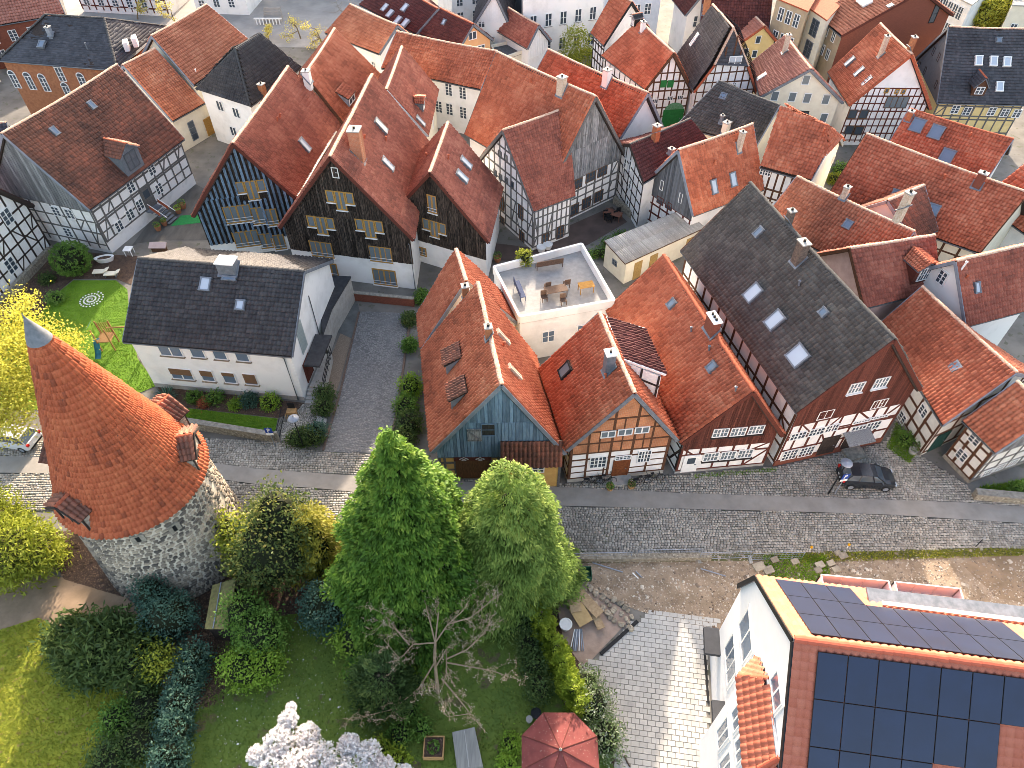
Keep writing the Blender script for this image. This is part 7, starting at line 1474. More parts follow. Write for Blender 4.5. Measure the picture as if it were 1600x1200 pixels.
chair('terrace_bench', 'dark blue lounge bench at the left of the roof terrace', at(812, 458, ZT), np.array([-e_[1], e_[0], 0]), mat('cushion_blue', (.06, .08, .14), (.045, .06, .11), 5), 'bench', w=2.2); chair('brown_bench', 'long brown bench along the rear parapet of the roof terrace', at(858, 418, ZT), -e_, M_RATTAN, 'bench', w=2.4)
bush('terrace_plant', 'yellow-green potted shrub on the rear corner of the roof terrace', [(at(820, 412, ZT) + [0, 0, .7], (.6, .6, .7))], LF_LIME, 900, .09, clump=.15, base=at(820, 412, ZT))
# grey corrugated shed
P4 = [at(944, 377, 3.0), at(1068, 327, 3.0), at(1102, 356, 2.5), at(977, 413, 2.5)]; sh = thing('corrugated_shed', P4[3] * [1, 1, 0], 'long low shed with grey corrugated roof and yellow doors', 'shed'); c = np.mean(P4, 0)
lw = [np.array([(c + (p - c) * .96)[0], (c + (p - c) * .96)[1], 0]) for p in P4]; hw = [np.array([a[0], a[1], p[2] - .1]) for a, p in zip(lw, P4)]
mesh('wall', lw + hw, [((i + 1) % 4, i, i + 4, (i + 1) % 4 + 4) for i in range(4)], M_CREAM, sh); V, F, t_, _ = tile_grid(P4[0], P4[1], P4[2], P4[3], tw=.22, th=1.4, amp=.06, k=4, step=.02, jit=.002); mesh('corrugated_roof', V, F, tint_mat('fibre_cement', (.22, .215, .205), (.33, .32, .30), (.46, .45, .42), patch=.3, lichen=(.55, .53, .47), lichen_amt=.6, lichen_scale=6), sh, tint=t_)
mesh('roof_deck', *slab(*P4, .1), M_TIMB_BR, sh); a_, b_ = lw[3], lw[2]; e_ = unit(b_ - a_); n_ = np.array([e_[1], -e_[0], 0])
for k in (.16, .36, .84): block('door', mat('door_ochre', (.40, .26, .10), (.3, .19, .07), 5), sh, a_ + (b_ - a_) * k + Z * 1.0 + n_ * .03, e_ * .95, n_ * .06, Z * 2.0)
place_window(sh, (lw[0] + lw[3]) / 2 + Z * 1.5 + unit(np.cross(lw[3] - lw[0], Z)) * .03, unit(lw[3] - lw[0]), unit(np.cross(lw[3] - lw[0], Z)), .7, .6, 2, 2, M_LEAD)
# white town building, flat annex and the row behind
t, a, b = flat_block('white_town_building', 'tall white building with rows of windows at the top edge', [(818, -8), (945, -26), (975, -60), (815, -50)], 0, 9.0, M_WHITE, ov=.03); wall_windows(t, a[0], a[1], [2.0, 5.4], 5, 1.0, 1.7, m0=.03, sill=M_CONC); del t['_n']
t, a, b = flat_block('flat_annex', 'white flat-roofed annex with rounded grey roof edge behind the red roofs', [(885, 35), (934, 27), (906, 15), (857, 24)], 0, 4.2, M_WHITE, ov=.05); wall_windows(t, a[3], a[0], [1.6], 2, .6, .7); wall_windows(t, a[0], a[1], [1.8], 3, .5, .6); del t['_n']
t, a, b = flat_block('glass_roof_annex', 'low cream annex with glazed lean-to roof beside the apricot gable', [(762, 62), (803, 50), (795, 36), (752, 45)], 0, 3.2, M_CREAM, 'building', glass('greenhouse', (.3, .34, .33), .2)); del t['_n']
t, a, b = flat_block('yard_wall_house', 'cream walled yard building with dark flat roof behind the long white building', [(778, 98), (822, 82), (812, 66), (768, 76)], 0, 2.6, M_CREAM, 'building', mat('gravel_roof', (.13, .13, .125), (.08, .08, .08), 6), .4); del t['_n']
t, a, b = flat_block('blue_grey_building', 'pale blue-grey building at the top edge behind the brick chimney', [(945, -10), (1035, -18), (1035, -50), (940, -45)], 0, 7.5, mat('pale_blue_render', (.58, .63, .68), (.5, .55, .6), 1.5), ov=.03); wall_windows(t, a[0], a[1], [2.0, 5.0], 4, 1.0, 1.5, 2, 3); del t['_n']
t, a, b = flat_block('tan_building', 'tan tenement with white windows behind the yellow gable', [(1214, -2), (1262, 18), (1285, -20), (1230, -40)], 0, 9.5, M_TAN, roofm=M_RIDGE, ov=.03); wall_windows(t, a[0], a[1], [2.2, 5.2, 8.0], 3, .9, 1.6, 2, 2); del t['_n']
t, a, b = flat_block('cream_tenement', 'cream tenement with tall windows left of the big brick house', [(1266, 14), (1292, 32), (1330, -10), (1290, -30)], 0, 9.0, M_CREAM, roofm=M_RIDGE, ov=.03); wall_windows(t, a[0], a[1], [2.0, 4.8, 7.4], 1, 1.5, 2.0, 2, 3, fm=M_LEAD); del t['_n']
t, a, b = flat_block('white_school', 'white building with a band of windows at the top right', [(1466, -18), (1518, 8), (1545, -12), (1490, -40)], 0, 6.5, M_WHITE, ov=.03); wall_windows(t, a[0], a[1], [2.5, 5.0], 5, .9, 1.7, 2, 2); del t['_n']
t, a, b = flat_block('beige_end_house', 'beige house wall at the top right corner', [(1582, 8), (1640, 12), (1640, -30), (1590, -30)], 0, 6.5, M_CREAM, 'house', ov=.03); wall_windows(t, a[0], a[1], [3.5], 2, .9, 1.4); del t['_n']
for key, lab, P_, m_, tl, tb in (('U1', 'terracotta roofed house at the top right behind the yellow tree', (66, 113, R(90), 14, 9, 5, 9, 0, 0, 0, 0, 0, 0, 0), M_WHITE, T_FADED, None), ('U2', 'brick house with pink ribbed roof at the top left corner', (-68.5, 104.5, R(62), 11, 9, 5.5, 9.2, 0, 0, 0, 0, 0, 0, 0), M_BRICKD, T_PINK, None),
                                 ('U3', 'white and dark brown half-timbered house at the top left', (-60, 122, R(98), 15, 9, 8.5, 13, 0, 0, 0, 0, 0, 0, 0), M_PLASTER, T_MAROON, M_TIMB_RB), ('U4', 'white house beside the market square at the top left', (-45, 122, R(95), 9, 9, 8.5, 13, 0, 0, 0, 0, 0, 0, 0), M_WHITE, T_RED, None),
                                 ('U5', 'dark tiled house at the left edge behind the large timber house', (-57, 66, R(72), 12, 9, 4, 8.2, 0, 0, 0, 0, 0, 0, 0), M_CREAM, T_SLATE, None), ('U6', 'long cream town house with red roof on the market square', (-30, 134, R(92), 22, 10, 9, 14, 0, 0, 0, 0, 0, 0, 0), M_CREAM, T_RED, None),
                                 ('U7', 'red roofed house behind the speckled maroon roofs', (-4, 118, R(70), 14, 9, 6, 10, 0, 0, 0, 0, 0, 0, 0), M_WHITE, T_RED, None), ('U9', 'red roofed yard house at the right edge beside the widest roof', (50.5, 57.5, R(-20), 8, 7, 4.2, 7.4, 0, 0, 0, 0, 0, 0, 0), M_WHITE, T_RED, None), ('U10', 'dark roofed outbuilding at the far left behind the brick hall', (-74, 92, R(20), 9, 8, 4.5, 8, 0, 0, 0, 0, 0, 0, 0), M_CREAM, T_MAROON, None), ('U8', 'dark roofed house behind the sagging red roof', (5, 112, R(60), 9, 8, 5, 8.5, 0, 0, 0, 0, 0, 0, 0), M_BOARD_S, T_SLATE, None)):
    h = House(key, 'town_house', lab, m_, tl, P=P_, ridge=M_RIDGE_L, tw=.36, th=.42)
    if tb: h.timber('R', tb, 12, [1, 2.4, 3.8, 5.2, 6.6, 8], w=.18)
    L_ = h.face('R')[3]
    for z in ([1.7, 4.4, 7.0] if P_[5] > 7 else [1.7, 3.9]):
        for i in range(int(L_ / 2.4)): h.win('R', 0, 0, 1.0, 1.4, 2, 3, uz=(1.2 + i * 2.4, z))
# roofs of the yard between grey shed and tall house
def wall_run(name, label, pts, hgt, w, m, cat='wall', cap=None):
    P = [at(x, y) for x, y in pts]; t = thing(name, P[0], label, cat)
    for a, b in zip(P[:-1], P[1:]):
        block_bar('wall_section', m, t, a + Z * hgt / 2, b + Z * hgt / 2, w, hgt, Z); 
        if cap: block_bar('coping', cap, t, a + Z * (hgt + .04), b + Z * (hgt + .04), w + .1, .08, Z)
    return t
M_RUBW = mat('rubble_wall', (.33, .29, .23), (.15, .13, .10), 5, bump=.6, spots=(.42, .38, .31), spot_scale=7, spot_lo=.6)
wall_run('garden_wall', 'low mossy stone wall along the front lawn of the white house', [(262, 664), (300, 668), (430, 689)], .85, .35, M_RUBW, cap=M_STONE); wall_run('corner_wall', 'low stone wall at the right street corner', [(1519, 777), (1660, 790)], .7, .5, M_RUBW, cap=M_STONE)
wall_run('courtyard_wall', 'red brick retaining wall below the black boarded gables', [(548, 468), (648, 478)], .9, .25, M_BRICKD, cap=M_STONE); wall_run('plot_wall', 'old stone edging wall below the street at the building plot', [(886, 874), (1000, 874), (1110, 872)], .45, .4, M_RUBW)
wall_run('lane_wall', 'stone wall in front of the left timber gable', [(20, 462), (82, 396)], .8, .4, M_RUBW); wall_run('patio_wall', 'stone wall edging the brick patio by the maroon roof house', [q('R5', 1195, 700), q('R5', 1430, 900)], .8, .35, M_RUBW)
wall_run('drive_edge', 'brick edging along the right side of the driveway', [(644, 492), (638, 520), (628, 590), (619, 648), (607, 706)], .1, .16, mat('edging_brick', (.17, .12, .095), (.11, .08, .065), 6), 'edging'); wall_run('drive_kerb', 'brick edging along the left side of the driveway', [(561, 488), (530, 620), (505, 704)], .1, .16, MATS['edging_brick'], 'edging')
wall_run('forecourt_kerb', 'dark drainage kerb on the upper left of the paved forecourt', [q('P', 520, 535), q('P', 735, 342)], .12, .22, M_BLACK, 'kerb'); wall_run('forecourt_drain', 'narrow black drain along the new house', [q('P', 1127, 500), q('P', 1150, 815)], .05, .14, M_BLACK, 'drain'); wall_run('forecourt_edge', 'pale kerb between thuja row and forecourt', [q('P', 410, 625), q('P', 560, 860), q('P', 640, 1200)], .12, .12, M_PAVER, 'kerb')
# entrance stairs of the white house
st = thing('entrance_stairs', G(487, 622), 'grey concrete entrance stairs with black railing at the white house', 'stairs'); a_, b_ = at(*q('S6', 255, 640), .75), at(*q('S6', 372, 650), .75); c_, d_ = at(*q('S6', 425, 400), .75), at(*q('S6', 360, 395), .75)
mesh('landing', [p - Z * .75 for p in (a_, b_, c_, d_)] + [a_, b_, c_, d_], BOXF, M_CONC, st); dn = unit((a_ - d_) * [1, 1, 0]); ee = unit((b_ - a_) * [1, 1, 0])
for i in range(4): block('step', M_CONC, st, (a_ + b_) / 2 + dn * (.17 + i * .32) - Z * (.75 - (.6 - i * .15) / 2 ) + Z * 0, ee * 1.5, dn * .32, Z * (.6 - i * .15))
b = MB()
for k in range(7): p = b_ + (c_ - b_) * k / 6; b.bar(p, p + Z * 1.0, .04)
for z in (.35, .65, 1.0): b.bar(b_ + Z * z, c_ + Z * z, .045)
b.build('railing', M_BLACK, st)
for i in range(3): block('step', M_CONC, st, at(*q('S6', 325 + i * 22, 915 + i * 8)) + Z * .1, np.array([.3, 0, 0]), np.array([0, 1.0, 0]), Z * .2)
t, a, b = flat_block('garage', 'flat dark-roofed garage wing behind the white house', [(505, 523), (519, 483), (548, 434), (508, 432), (498, 470)], 0, 2.7, M_CONC, 'garage', mat('bitumen', (.055, .056, .06), (.035, .036, .04), 2), ov=.02); del t['_n']
# ------------------------------------------------------------------ vehicles
def car(name, label, c, yaw, paint, L=4.0, W=1.68, Hh=1.46, estate=False):
    """hatchback: body shell lofted from cross sections"""
    t = thing(name, c, label, 'car'); u = np.array([math.sin(yaw), math.cos(yaw), 0]); v = np.array([u[1], -u[0], 0])   # u = forward
    P = lambda x, y, z: np.asarray(c) + u * x + v * y + Z * z
    prof = [(-2.0, .45, .62, .70), (-1.93, .35, .92, .78), (-1.75, .30, 1.0, .83), (-1.1, .26, 1.0, .84), (0, .24, .98, .84), (.85, .25, .95, .84), (1.45, .28, .85, .82), (1.85, .32, .70, .74), (1.99, .40, .58, .60)]
    k = L / 4.0; b = MB(); n = 8
    for (x, zl, zh, hw) in prof:
        for (yy, zz) in ((-hw, zl + .06), (-hw, (zl + zh) * .55), (-hw * .95, zh), (-hw * .5, zh + .025), (hw * .5, zh + .025), (hw * .95, zh), (hw, (zl + zh) * .55), (hw, zl + .06)): b.V.append(P(x * k, yy * W / 1.68, zz * Hh / 1.46))
    for i in range(len(prof) - 1):
        for j in range(n): a_, b_ = i * n + j, i * n + (j + 1) % n; b.F.append((a_, b_, b_ + n, a_ + n)); b.mi.append(0)
    b.F += [tuple(range(n)), tuple(range((len(prof) - 1) * n + n - 1, (len(prof) - 1) * n - 1, -1))]; b.mi += [0, 0]
    b.build('body', paint, t, smooth=False)
    # cabin
    base = [(-1.85, .98), (-.9, 1.0), (.2, .98), (1.02, .95)]; top = [(-1.45, 1.40), (-.8, 1.46), (.0, 1.45), (.38, 1.36)]
    g = MB(); hb, ht = .76, .58; bl = [P(x * k, -hb * W / 1.68, z * Hh / 1.46) for x, z in base]; br = [P(x * k, hb * W / 1.68, z * Hh / 1.46) for x, z in base]; tl = [P(x * k, -ht * W / 1.68, z * Hh / 1.46) for x, z in top]; tr = [P(x * k, ht * W / 1.68, z * Hh / 1.46) for x, z in top]
    mesh('side_window', bl + tl, [(i, i + 1, i + 5, i + 4) for i in range(3)], G_DARK, t); mesh('side_window', br + tr, [(i + 1, i, i + 4, i + 5) for i in range(3)], G_DARK, t)
    mesh('windscreen', [bl[3], br[3], tr[3], tl[3]], [(0, 1, 2, 3)], G_DARK, t); mesh('rear_window', [br[0], bl[0], tl[0], tr[0]], [(0, 1, 2, 3)], G_DARK, t)
    mesh('car_roof', tl + tr + [p + Z * .03 for p in tl] + [p + Z * .03 for p in tr], [(i + 8, i + 9, i + 13, i + 12) for i in range(3)] + [(i, i + 1, i + 9, i + 8) for i in range(3)] + [(i + 5, i + 4, i + 12, i + 13) for i in range(3)], paint, t)
    b = MB()
    for S_, T_ in ((bl, tl), (br, tr)):
        for i in range(4): b.bar(S_[i], T_[i], .07 if i != 1 else .09, .05)
    b.build('pillars', paint, t)
    for x in (-1.28, 1.22):
        for sg in (-1, 1):
            w = MB(); cc = P(x * k, sg * .76 * W / 1.68, .3); nn = 16
            ring = lambda r, o: [cc + v * sg * o + (u * math.cos(q_) + Z * math.sin(q_)) * r for q_ in np.linspace(0, 2 * math.pi, nn, endpoint=False)]
            V = ring(.31, -.1) + ring(.31, .1) + ring(.2, .1); F = [(i, (i + 1) % nn, (i + 1) % nn + nn, i + nn) for i in range(nn)] + [(i + nn, (i + 1) % nn + nn, (i + 1) % nn + 2 * nn, i + 2 * nn) for i in range(nn)]
            wh = mesh('wheel', V, F, M_BLACK, t); mesh('rim', ring(.2, .095) + [cc + v * sg * .07], [(i, (i + 1) % nn, nn) for i in range(nn)], M_ZINC, wh)
    for sg in (-1, 1):
        block('tail_light', mat('tail_red', (.5, .02, .015), (.4, .015, .01), 4, rough=.3), t, P(-1.93 * k, sg * .68 * W / 1.68, .86), u * .14, v * .2, Z * .2); block('headlight', G_SKY, t, P(1.83 * k, sg * .58 * W / 1.68, .64), u * .2, v * .3, Z * .12)
        block('mirror', paint, t, P(.75 * k, sg * .92 * W / 1.68, 1.0), u * .12, v * .2, Z * .12)
    block('number_plate', M_FRAME_W, t, P(-2.01 * k, 0, .62), u * .02, v * .5, Z * .11); block('bumper', M_BLACK, t, P(-1.98 * k, 0, .4), u * .06, v * 1.3, Z * .12)
    return t
PAINT_D = mat('paint_dark', (.018, .022, .028), (.016, .019, .024), 2, rough=.22, spec=.6); PAINT_W = mat('paint_silver', (.62, .63, .64), (.58, .59, .6), 2, rough=.25, spec=.6)
car('parked_car', 'dark blue hatchback parked on the cobbles before the tall house', at(1350, 752), R(94), PAINT_D); car('parked_car', 'silver estate car at the left edge behind the maple', at(22, 690), R(-80), PAINT_W, 4.4)
# ------------------------------------------------------------------ lamps, signs, bins, bicycles
def street_lamp(label, foot, h_, arm=(0, 0)):
    t = thing('street_lamp', foot, label, 'street lamp', 'street lamps'); b = MB(); b.tube([foot, foot + Z * h_], [.06, .035], 8); b.build('post', M_BLACK, t); c = foot + Z * h_
    b = MB(); b.lathe(c, [(.04, -.05), (.12, 0), (.14, .16), (.05, .18)], 10); b.build('lantern', glass('lantern_glass', (.5, .5, .45), .3), t); b = MB(); b.lathe(c + Z * .2, [(.42, -.02), (.40, .03), (.2, .13), (.03, .17), (.02, .25)], 14); b.build('lamp_hood', M_ZINC, t, smooth=True)
street_lamp('street lamp with round grey hood at the foot of the driveway', G(475, 700), 3.4); street_lamp('street lamp with round hood standing beside the dark hatchback', G(1294, 772), 3.7)
def sign(label, foot, h_, glyph, yaw=0.0, w=.55):
    t = thing('parking_sign', foot, label, 'sign', 'parking signs'); b = MB(); b.tube([foot, foot + Z * h_], .035, 7); b.build('post', M_ZINC, t); e = np.array([math.cos(yaw), math.sin(yaw), 0]); n = np.array([e[1], -e[0], 0]); c = foot + Z * (h_ - .3) + n * .05
    pl = block('sign_plate', mat('sign_blue', (.015, .06, .30), (.012, .05, .26), 4, rough=.4), t, c, e * w, n * .02, Z * .6)
    b = MB(); x = lambda a, z: c + e * a * w + Z * z * .6 + n * .014
    for (p0, p1) in (((-.13, -.36), (-.13, .36)), ((-.13, .34), (.1, .34)), ((-.13, .02), (.1, .02)), ((.13, .3), (.13, .06))): b.bar(x(*p0), x(*p1), .07, .01, n)
    b.build('sign_letter', M_FRAME_W, pl); pl2 = block('sign_plate', M_FRAME_W, t, c - Z * .45, e * w, n * .02, Z * .22)
sign('blue parking sign at the end of the garden wall', G(430, 697), 2.3, 'P'); sign('blue and white parking sign next to the dark hatchback', G(1304, 772), 2.6, 'P', R(10))
def bicycle(label, c, yaw):
    t = thing('bicycle', c, label, 'bicycle', 'bicycles at the brick gable house'); u = np.array([math.cos(yaw), math.sin(yaw), 0]); n = np.array([-u[1], u[0], 0]); ln = n * .12
    P = lambda x, z: c + u * x + Z * z + ln * z
    for x in (-.52, .52):
        b = MB(); m_ = 18; pts = [P(x + .33 * math.cos(a), .34 + .33 * math.sin(a)) for a in np.linspace(0, 2 * math.pi, m_ + 1)]; b.tube(pts, .022, 5, cap=False); wh = b.build('wheel', M_BLACK, t); b = MB()
        for a in np.linspace(0, math.pi, 5)[:-1]: b.bar(P(x - .31 * math.cos(a), .34 - .31 * math.sin(a)), P(x + .31 * math.cos(a), .34 + .31 * math.sin(a)), .008)
        b.build('spokes', M_ZINC, wh)
    b = MB()
    for p0, p1 in (((-.52, .34), (-.12, .82)), ((-.52, .34), (-.05, .3)), ((-.05, .3), (-.16, .92)), ((-.14, .8), (.38, .84)), ((-.05, .3), (.38, .78)), ((.36, .98), (.52, .34))): b.tube([P(*p0), P(*p1)], .02, 6)
    b.build('frame', PAINT_D, t); b = MB(); b.box(P(-.17, .95), u * .13, n * .07, Z * .03); b.build('saddle', M_BLACK, t); b = MB(); b.tube([P(.36, 1.0) - n * .28, P(.36, 1.02), P(.36, 1.0) + n * .28], .017, 6); b.build('handlebar', M_BLACK, t); b = MB(); b.box(P(-.5, .74), u * .22, n * .1, Z * .02); b.build('luggage_rack', M_BLACK, t)
bicycle('left bicycle leaning beside the brown front door', at(*q('R3', 205, 525)), R(6)); bicycle('bicycle next to the left flower pot', at(*q('R3', 290, 515)), R(3)); bicycle('black bicycle right of the brown front door', at(*q('R3', 545, 520)), R(14)); bicycle('rearmost black bicycle with baskets by the house corner', at(*q('R3', 625, 500)), R(10))
def pot(label, c, r, h_, m, plant=None, cone_=False):
    t = thing('plant_pot', c, label, 'plant pot', 'plant pots'); b = MB(); b.lathe(c, [(r * .7, 0), (r, h_), (r * .85, h_), (r * .8, h_ - .05), (.01, h_ - .05)], 12); b.build('pot', m, t)
    if plant:
        k = 160; d = rand_unit(k); P = c + Z * (h_ + r * (1.4 if cone_ else .6)) + d * r * [1, 1, 1.6 if cone_ else .8]
        if cone_: P[:, :2] = c[:2] + (P[:, :2] - c[:2]) * np.clip(1.2 - (P[:, 2:3] - h_) / (3.2 * r), .1, 1)
        A = rand_unit(k); B_ = np.cross(A, rand_unit(k)); V, F = quads_from(P, A * .07, B_ * .05); mesh('plant', V, F, plant, t, tint=rng.random(k))
M_TERRA = mat('terracotta', (.40, .17, .09), (.30, .12, .065), 5); M_WOODP = mat('wood_planter', (.46, .27, .12), (.35, .19, .08), 6)
for i, (p, r, h_, m_, pl_) in enumerate(((q('R3', 322, 555), .28, .35, M_WOODP, LF_MID), (q('R3', 470, 540), .3, .4, M_WOODP, LF_DARK), (q('R2', 425, 790), .33, .5, M_CONC, LF_DARK), (q('R4', 455, 930), .35, .5, M_TERRA, LF_MID), (q('R4', 520, 880), .3, .5, M_TERRA, LF_MID), (q('R4', 710, 700), .4, .5, M_TERRA, LF_MID), (q('R4', 665, 750), .35, .45, M_TERRA, LF_FRESH), (q('R5', 515, 1150), .5, .5, M_FRAME_W, None), (q('R5', 575, 1125), .5, .5, M_FRAME_W, None), (q('F', 1415, 405), .4, .5, M_TERRA, LF_MID))):
    pot(['wooden planter left of the brown front door', 'wooden planter right of the brown front door', 'concrete pot with dark conifer at the timber side wall', 'terracotta pot left of the outdoor stairs', 'terracotta pot at the stair foot by the green carpet', 'large terracotta pot right of the outdoor stairs', 'terracotta pot with fresh green below the stair banner', 'left of two round white tubs at the timber wing', 'right of two round white tubs at the timber wing', 'terracotta pot beside the small black gable'][i], at(*p), r, h_, m_, pl_, cone_=(i == 2))
table('patio_table', 'rusty brown table on the brick patio', at(*q('R5', 1180, 850)), unit(at(*q('R5', 1240, 800)) - at(*q('R5', 1115, 760))), 1.9, .95, .75, mat('table_rust', (.22, .10, .07), (.16, .07, .05), 6))
for i, (x, y) in enumerate(((1118, 850), (1150, 880), (1215, 860), (1240, 830))): chair('patio_chair', ['leftmost dark chair at the patio table', 'front left dark chair at the patio table', 'front right dark chair at the patio table', 'right end dark chair at the patio table'][i], at(*q('R5', x, y)), np.array([1., .3, 0]) / 1.044, M_BLACK, group='patio chairs')
# playground and lawn things
pt = thing('play_tower', G(*q('E', 655, 910)), 'wooden play tower with teal slide and swing beam on the lawn', 'play tower'); M_PINE = mat('pine', (.36, .2, .09), (.26, .14, .06), 6); M_TEAL = mat('teal_plastic', (.02, .16, .20), (.016, .13, .165), 4, rough=.35); pc = G(*q('E', 650, 905)); px_, py_ = np.array([1., .08, 0]), np.array([-.08, 1., 0])
for a in (-.55, .55):
    for b_ in (-.55, .55): block('post', M_PINE, pt, pc + px_ * a + py_ * b_ + Z * 1.25, px_ * .09, py_ * .09, Z * 2.5)
block('platform', M_PINE, pt, pc + Z * 1.1, px_ * 1.2, py_ * 1.2, Z * .08)
for k in range(6): block('slat', M_PINE, pt, pc + py_ * .55 + px_ * (-.45 + k * .18) + Z * 1.75, px_ * .07, py_ * .03, Z * 1.2)
mesh('canopy', [pc - px_ * .9 - py_ * .5 + Z * 2.5, pc - px_ * .9 + py_ * .3 + Z * 2.5, pc - px_ * .5 + py_ * .3 + Z * 2.95, pc - px_ * .5 - py_ * .5 + Z * 2.95], [(0, 1, 2, 3)], M_TEAL, pt)
sl0, sl1 = pc - px_ * .65 - py_ * .1 + Z * 1.15, at(*q('E', 580, 985)) + Z * .15; b = MB(); N_ = 10; d_ = unit((sl1 - sl0) * [1, 1, 0]); w_ = np.array([-d_[1], d_[0], 0]); rows = []
for i in range(N_ + 1):
    k = i / N_; p = sl0 * (1 - k) + sl1 * k + Z * (.16 * math.sin(k * 2 * math.pi)); k0 = len(b.V); b.V += [p - w_ * .25 + Z * .12, p - w_ * .2, p + w_ * .2, p + w_ * .25 + Z * .12]
    if i:
        for j in range(3): b.F.append((k0 - 4 + j, k0 - 3 + j, k0 + j + 1, k0 + j)); b.mi.append(0)
b.build('slide', M_TEAL, pt); b = MB(); s0 = pc + px_ * .5 + Z * 2.2; s1 = s0 + px_ * 2.9; b.tube([s0, s1], .06, 6)
for sg in (-1, 1): b.tube([s1, s1 * [1, 1, 0] + py_ * sg * .9], .05, 6)
b.build('swing_frame', M_PINE, pt); b = MB()
for a in (1.0, 1.45): b.tube([s0 + px_ * a, s0 + px_ * a - Z * 1.7], .012, 4)
b.box(s0 + px_ * 1.22 - Z * 1.7, px_ * .24, py_ * .1, Z * .02); b.build('swing_seat', M_TEAL, pt)
sp = thing('lawn_spiral', G(*q('E', 532, 632)), 'white spiral of stones laid in the lawn', 'stone spiral'); b = MB(); c = G(*q('E', 532, 632))
for i in range(64): a = i * .32; r = .1 + i * .0165; b.box(c + np.array([r * math.cos(a), r * math.sin(a), .03]), np.array([.06, 0, 0]), np.array([0, .06, 0]), Z * .035)
b.build('stones', M_FRAME_W, sp, kind='stuff')
bt = thing('garden_bathtub', G(*q('E', 620, 405)), 'white bathtub used as a planter beside the ball shrub', 'bathtub'); b = MB(); c = G(*q('E', 620, 405)); e_ = unit(np.array([.95, .25, 0])); f_ = np.array([-e_[1], e_[0], 0])
for (s_, z) in ((.75, 0), (1.0, .5), (.86, .5), (.7, .38)):
    for j in range(16): a = 2 * math.pi * j / 16; b.V.append(c + e_ * .95 * s_ * math.cos(a) + f_ * .42 * s_ * math.sin(a) + Z * z)
for i in range(3):
    for j in range(16): x, y = i * 16 + j, i * 16 + (j + 1) % 16; b.F.append((x, y, y + 16, x + 16)); b.mi.append(0)
b.build('tub', M_FRAME_W, bt); b = MB(); b.add([c + e_ * .66 * math.cos(a) + f_ * .29 * math.sin(a) + Z * .4 for a in np.linspace(0, 2 * math.pi, 12, endpoint=False)], [tuple(range(12))]); b.build('soil', M_MULCH, bt)
for i, (x, y) in enumerate(((590, 480), (655, 492))): 
    t = thing('sun_lounger', G(*q('E', x, y)), ['left cream sun lounger above the lawn', 'right cream sun lounger above the lawn'][i], 'lounger', 'sun loungers'); c = G(*q('E', x, y)); block('lying_surface', M_CREAM, t, c + Z * .32, np.array([1.2, .1, 0]), np.array([-.05, .62, 0]), Z * .06); block('backrest', M_CREAM, t, c + Z * .5 + np.array([.7, .06, 0]), np.array([.35, 0, .3]), np.array([-.05, .62, 0]), Z * .05)
    for a in (-.5, .5): block('leg', M_LEAD, t, c + np.array([a, 0, .15]), np.array([.05, 0, 0]), np.array([0, .5, 0]), Z * .3)
table('garden_table', 'round pale table beside the white house', G(*q('E', 765, 365)), np.array([1., 0, 0]), .8, .8, .7, M_FRAME_W); wp = thing('wall_panel', G(*q('E', 940, 355)), 'leaning wooden bench panel behind the white house', 'bench'); c = G(*q('E', 940, 350)); block('panel', M_PINKW, wp, c + Z * .8, np.array([1.7, 0, 0]), np.array([0, .5, .5]), Z * .06); block('frame', M_TIMB_BR, wp, c + Z * .4, np.array([1.6, 0, 0]), np.array([0, .1, 0]), Z * .8)
# garden shed, planter, parasol
gs = thing('garden_shed', G(345, 975), 'small weathered wooden shed with mossy roof at the tower foot', 'shed'); A_, B_, C_, D_ = at(*q('N', 1200, 385), 2.0), at(*q('N', 1335, 385), 2.3), at(*q('N', 1385, 90), 2.3), at(*q('N', 1245, 130), 2.0); M_MOSS = mat('mossy_felt', (.28, .25, .10), (.18, .16, .07), 4, bump=.5)
lowq = [np.array([p[0], p[1], 0]) for p in (A_, B_, C_, D_)]; cc = np.mean(lowq, 0); lowq = [cc + (p - cc) * .9 for p in lowq]; hiq = [np.array([l[0], l[1], p[2] - .08]) for l, p in zip(lowq, (A_, B_, C_, D_))]
mesh('wall', lowq + hiq, [(i, (i + 1) % 4, (i + 1) % 4 + 4, i + 4) for i in range(4)], M_TIMB_DK, gs); mesh('shed_roof', *slab(A_, B_, C_, D_, .09), M_MOSS, gs); block_bar('roof_batten', M_ZINC, gs, A_ * .62 + B_ * .38 + Z * .1, D_ * .62 + C_ * .38 + Z * .1, .06, .04, Z)
for k in range(6): 
    p = lowq[1] + (lowq[2] - lowq[1]) * (k + .5) / 6; block('board', M_BOARD_GR, gs, p + Z * 1.05 + np.array([.04, 0, 0]), np.array([.04, 0, 0]), unit(lowq[2] - lowq[1]) * .28, Z * 2.0)
pb_ = thing('planter_box', G(*q('O', 1045, 1090)), 'square wooden raised bed next to the lawn edge', 'planter'); c = G(*q('O', 1045, 1090)); 
for a, b_ in (((-.55, 0), (.06, 1.15)), ((.55, 0), (.06, 1.15)), ((0, -.55), (1.04, .06)), ((0, .55), (1.04, .06))): block('board', M_WOODP, pb_, c + np.array([a[0], a[1], .25]), np.array([b_[0], 0, 0]), np.array([0, b_[1], 0]), Z * .5)
block('soil', M_MULCH, pb_, c + Z * .2, np.array([1.04, 0, 0]), np.array([0, 1.04, 0]), Z * .36)
k = 120; d = rand_unit(k); P = c + Z * .45 + d * [.35, .35, .12]; A = rand_unit(k); Bq = np.cross(A, rand_unit(k)); V, F = quads_from(P, A * .1, Bq * .07); mesh('plant', V, F, LF_MID, pb_, tint=rng.random(k))
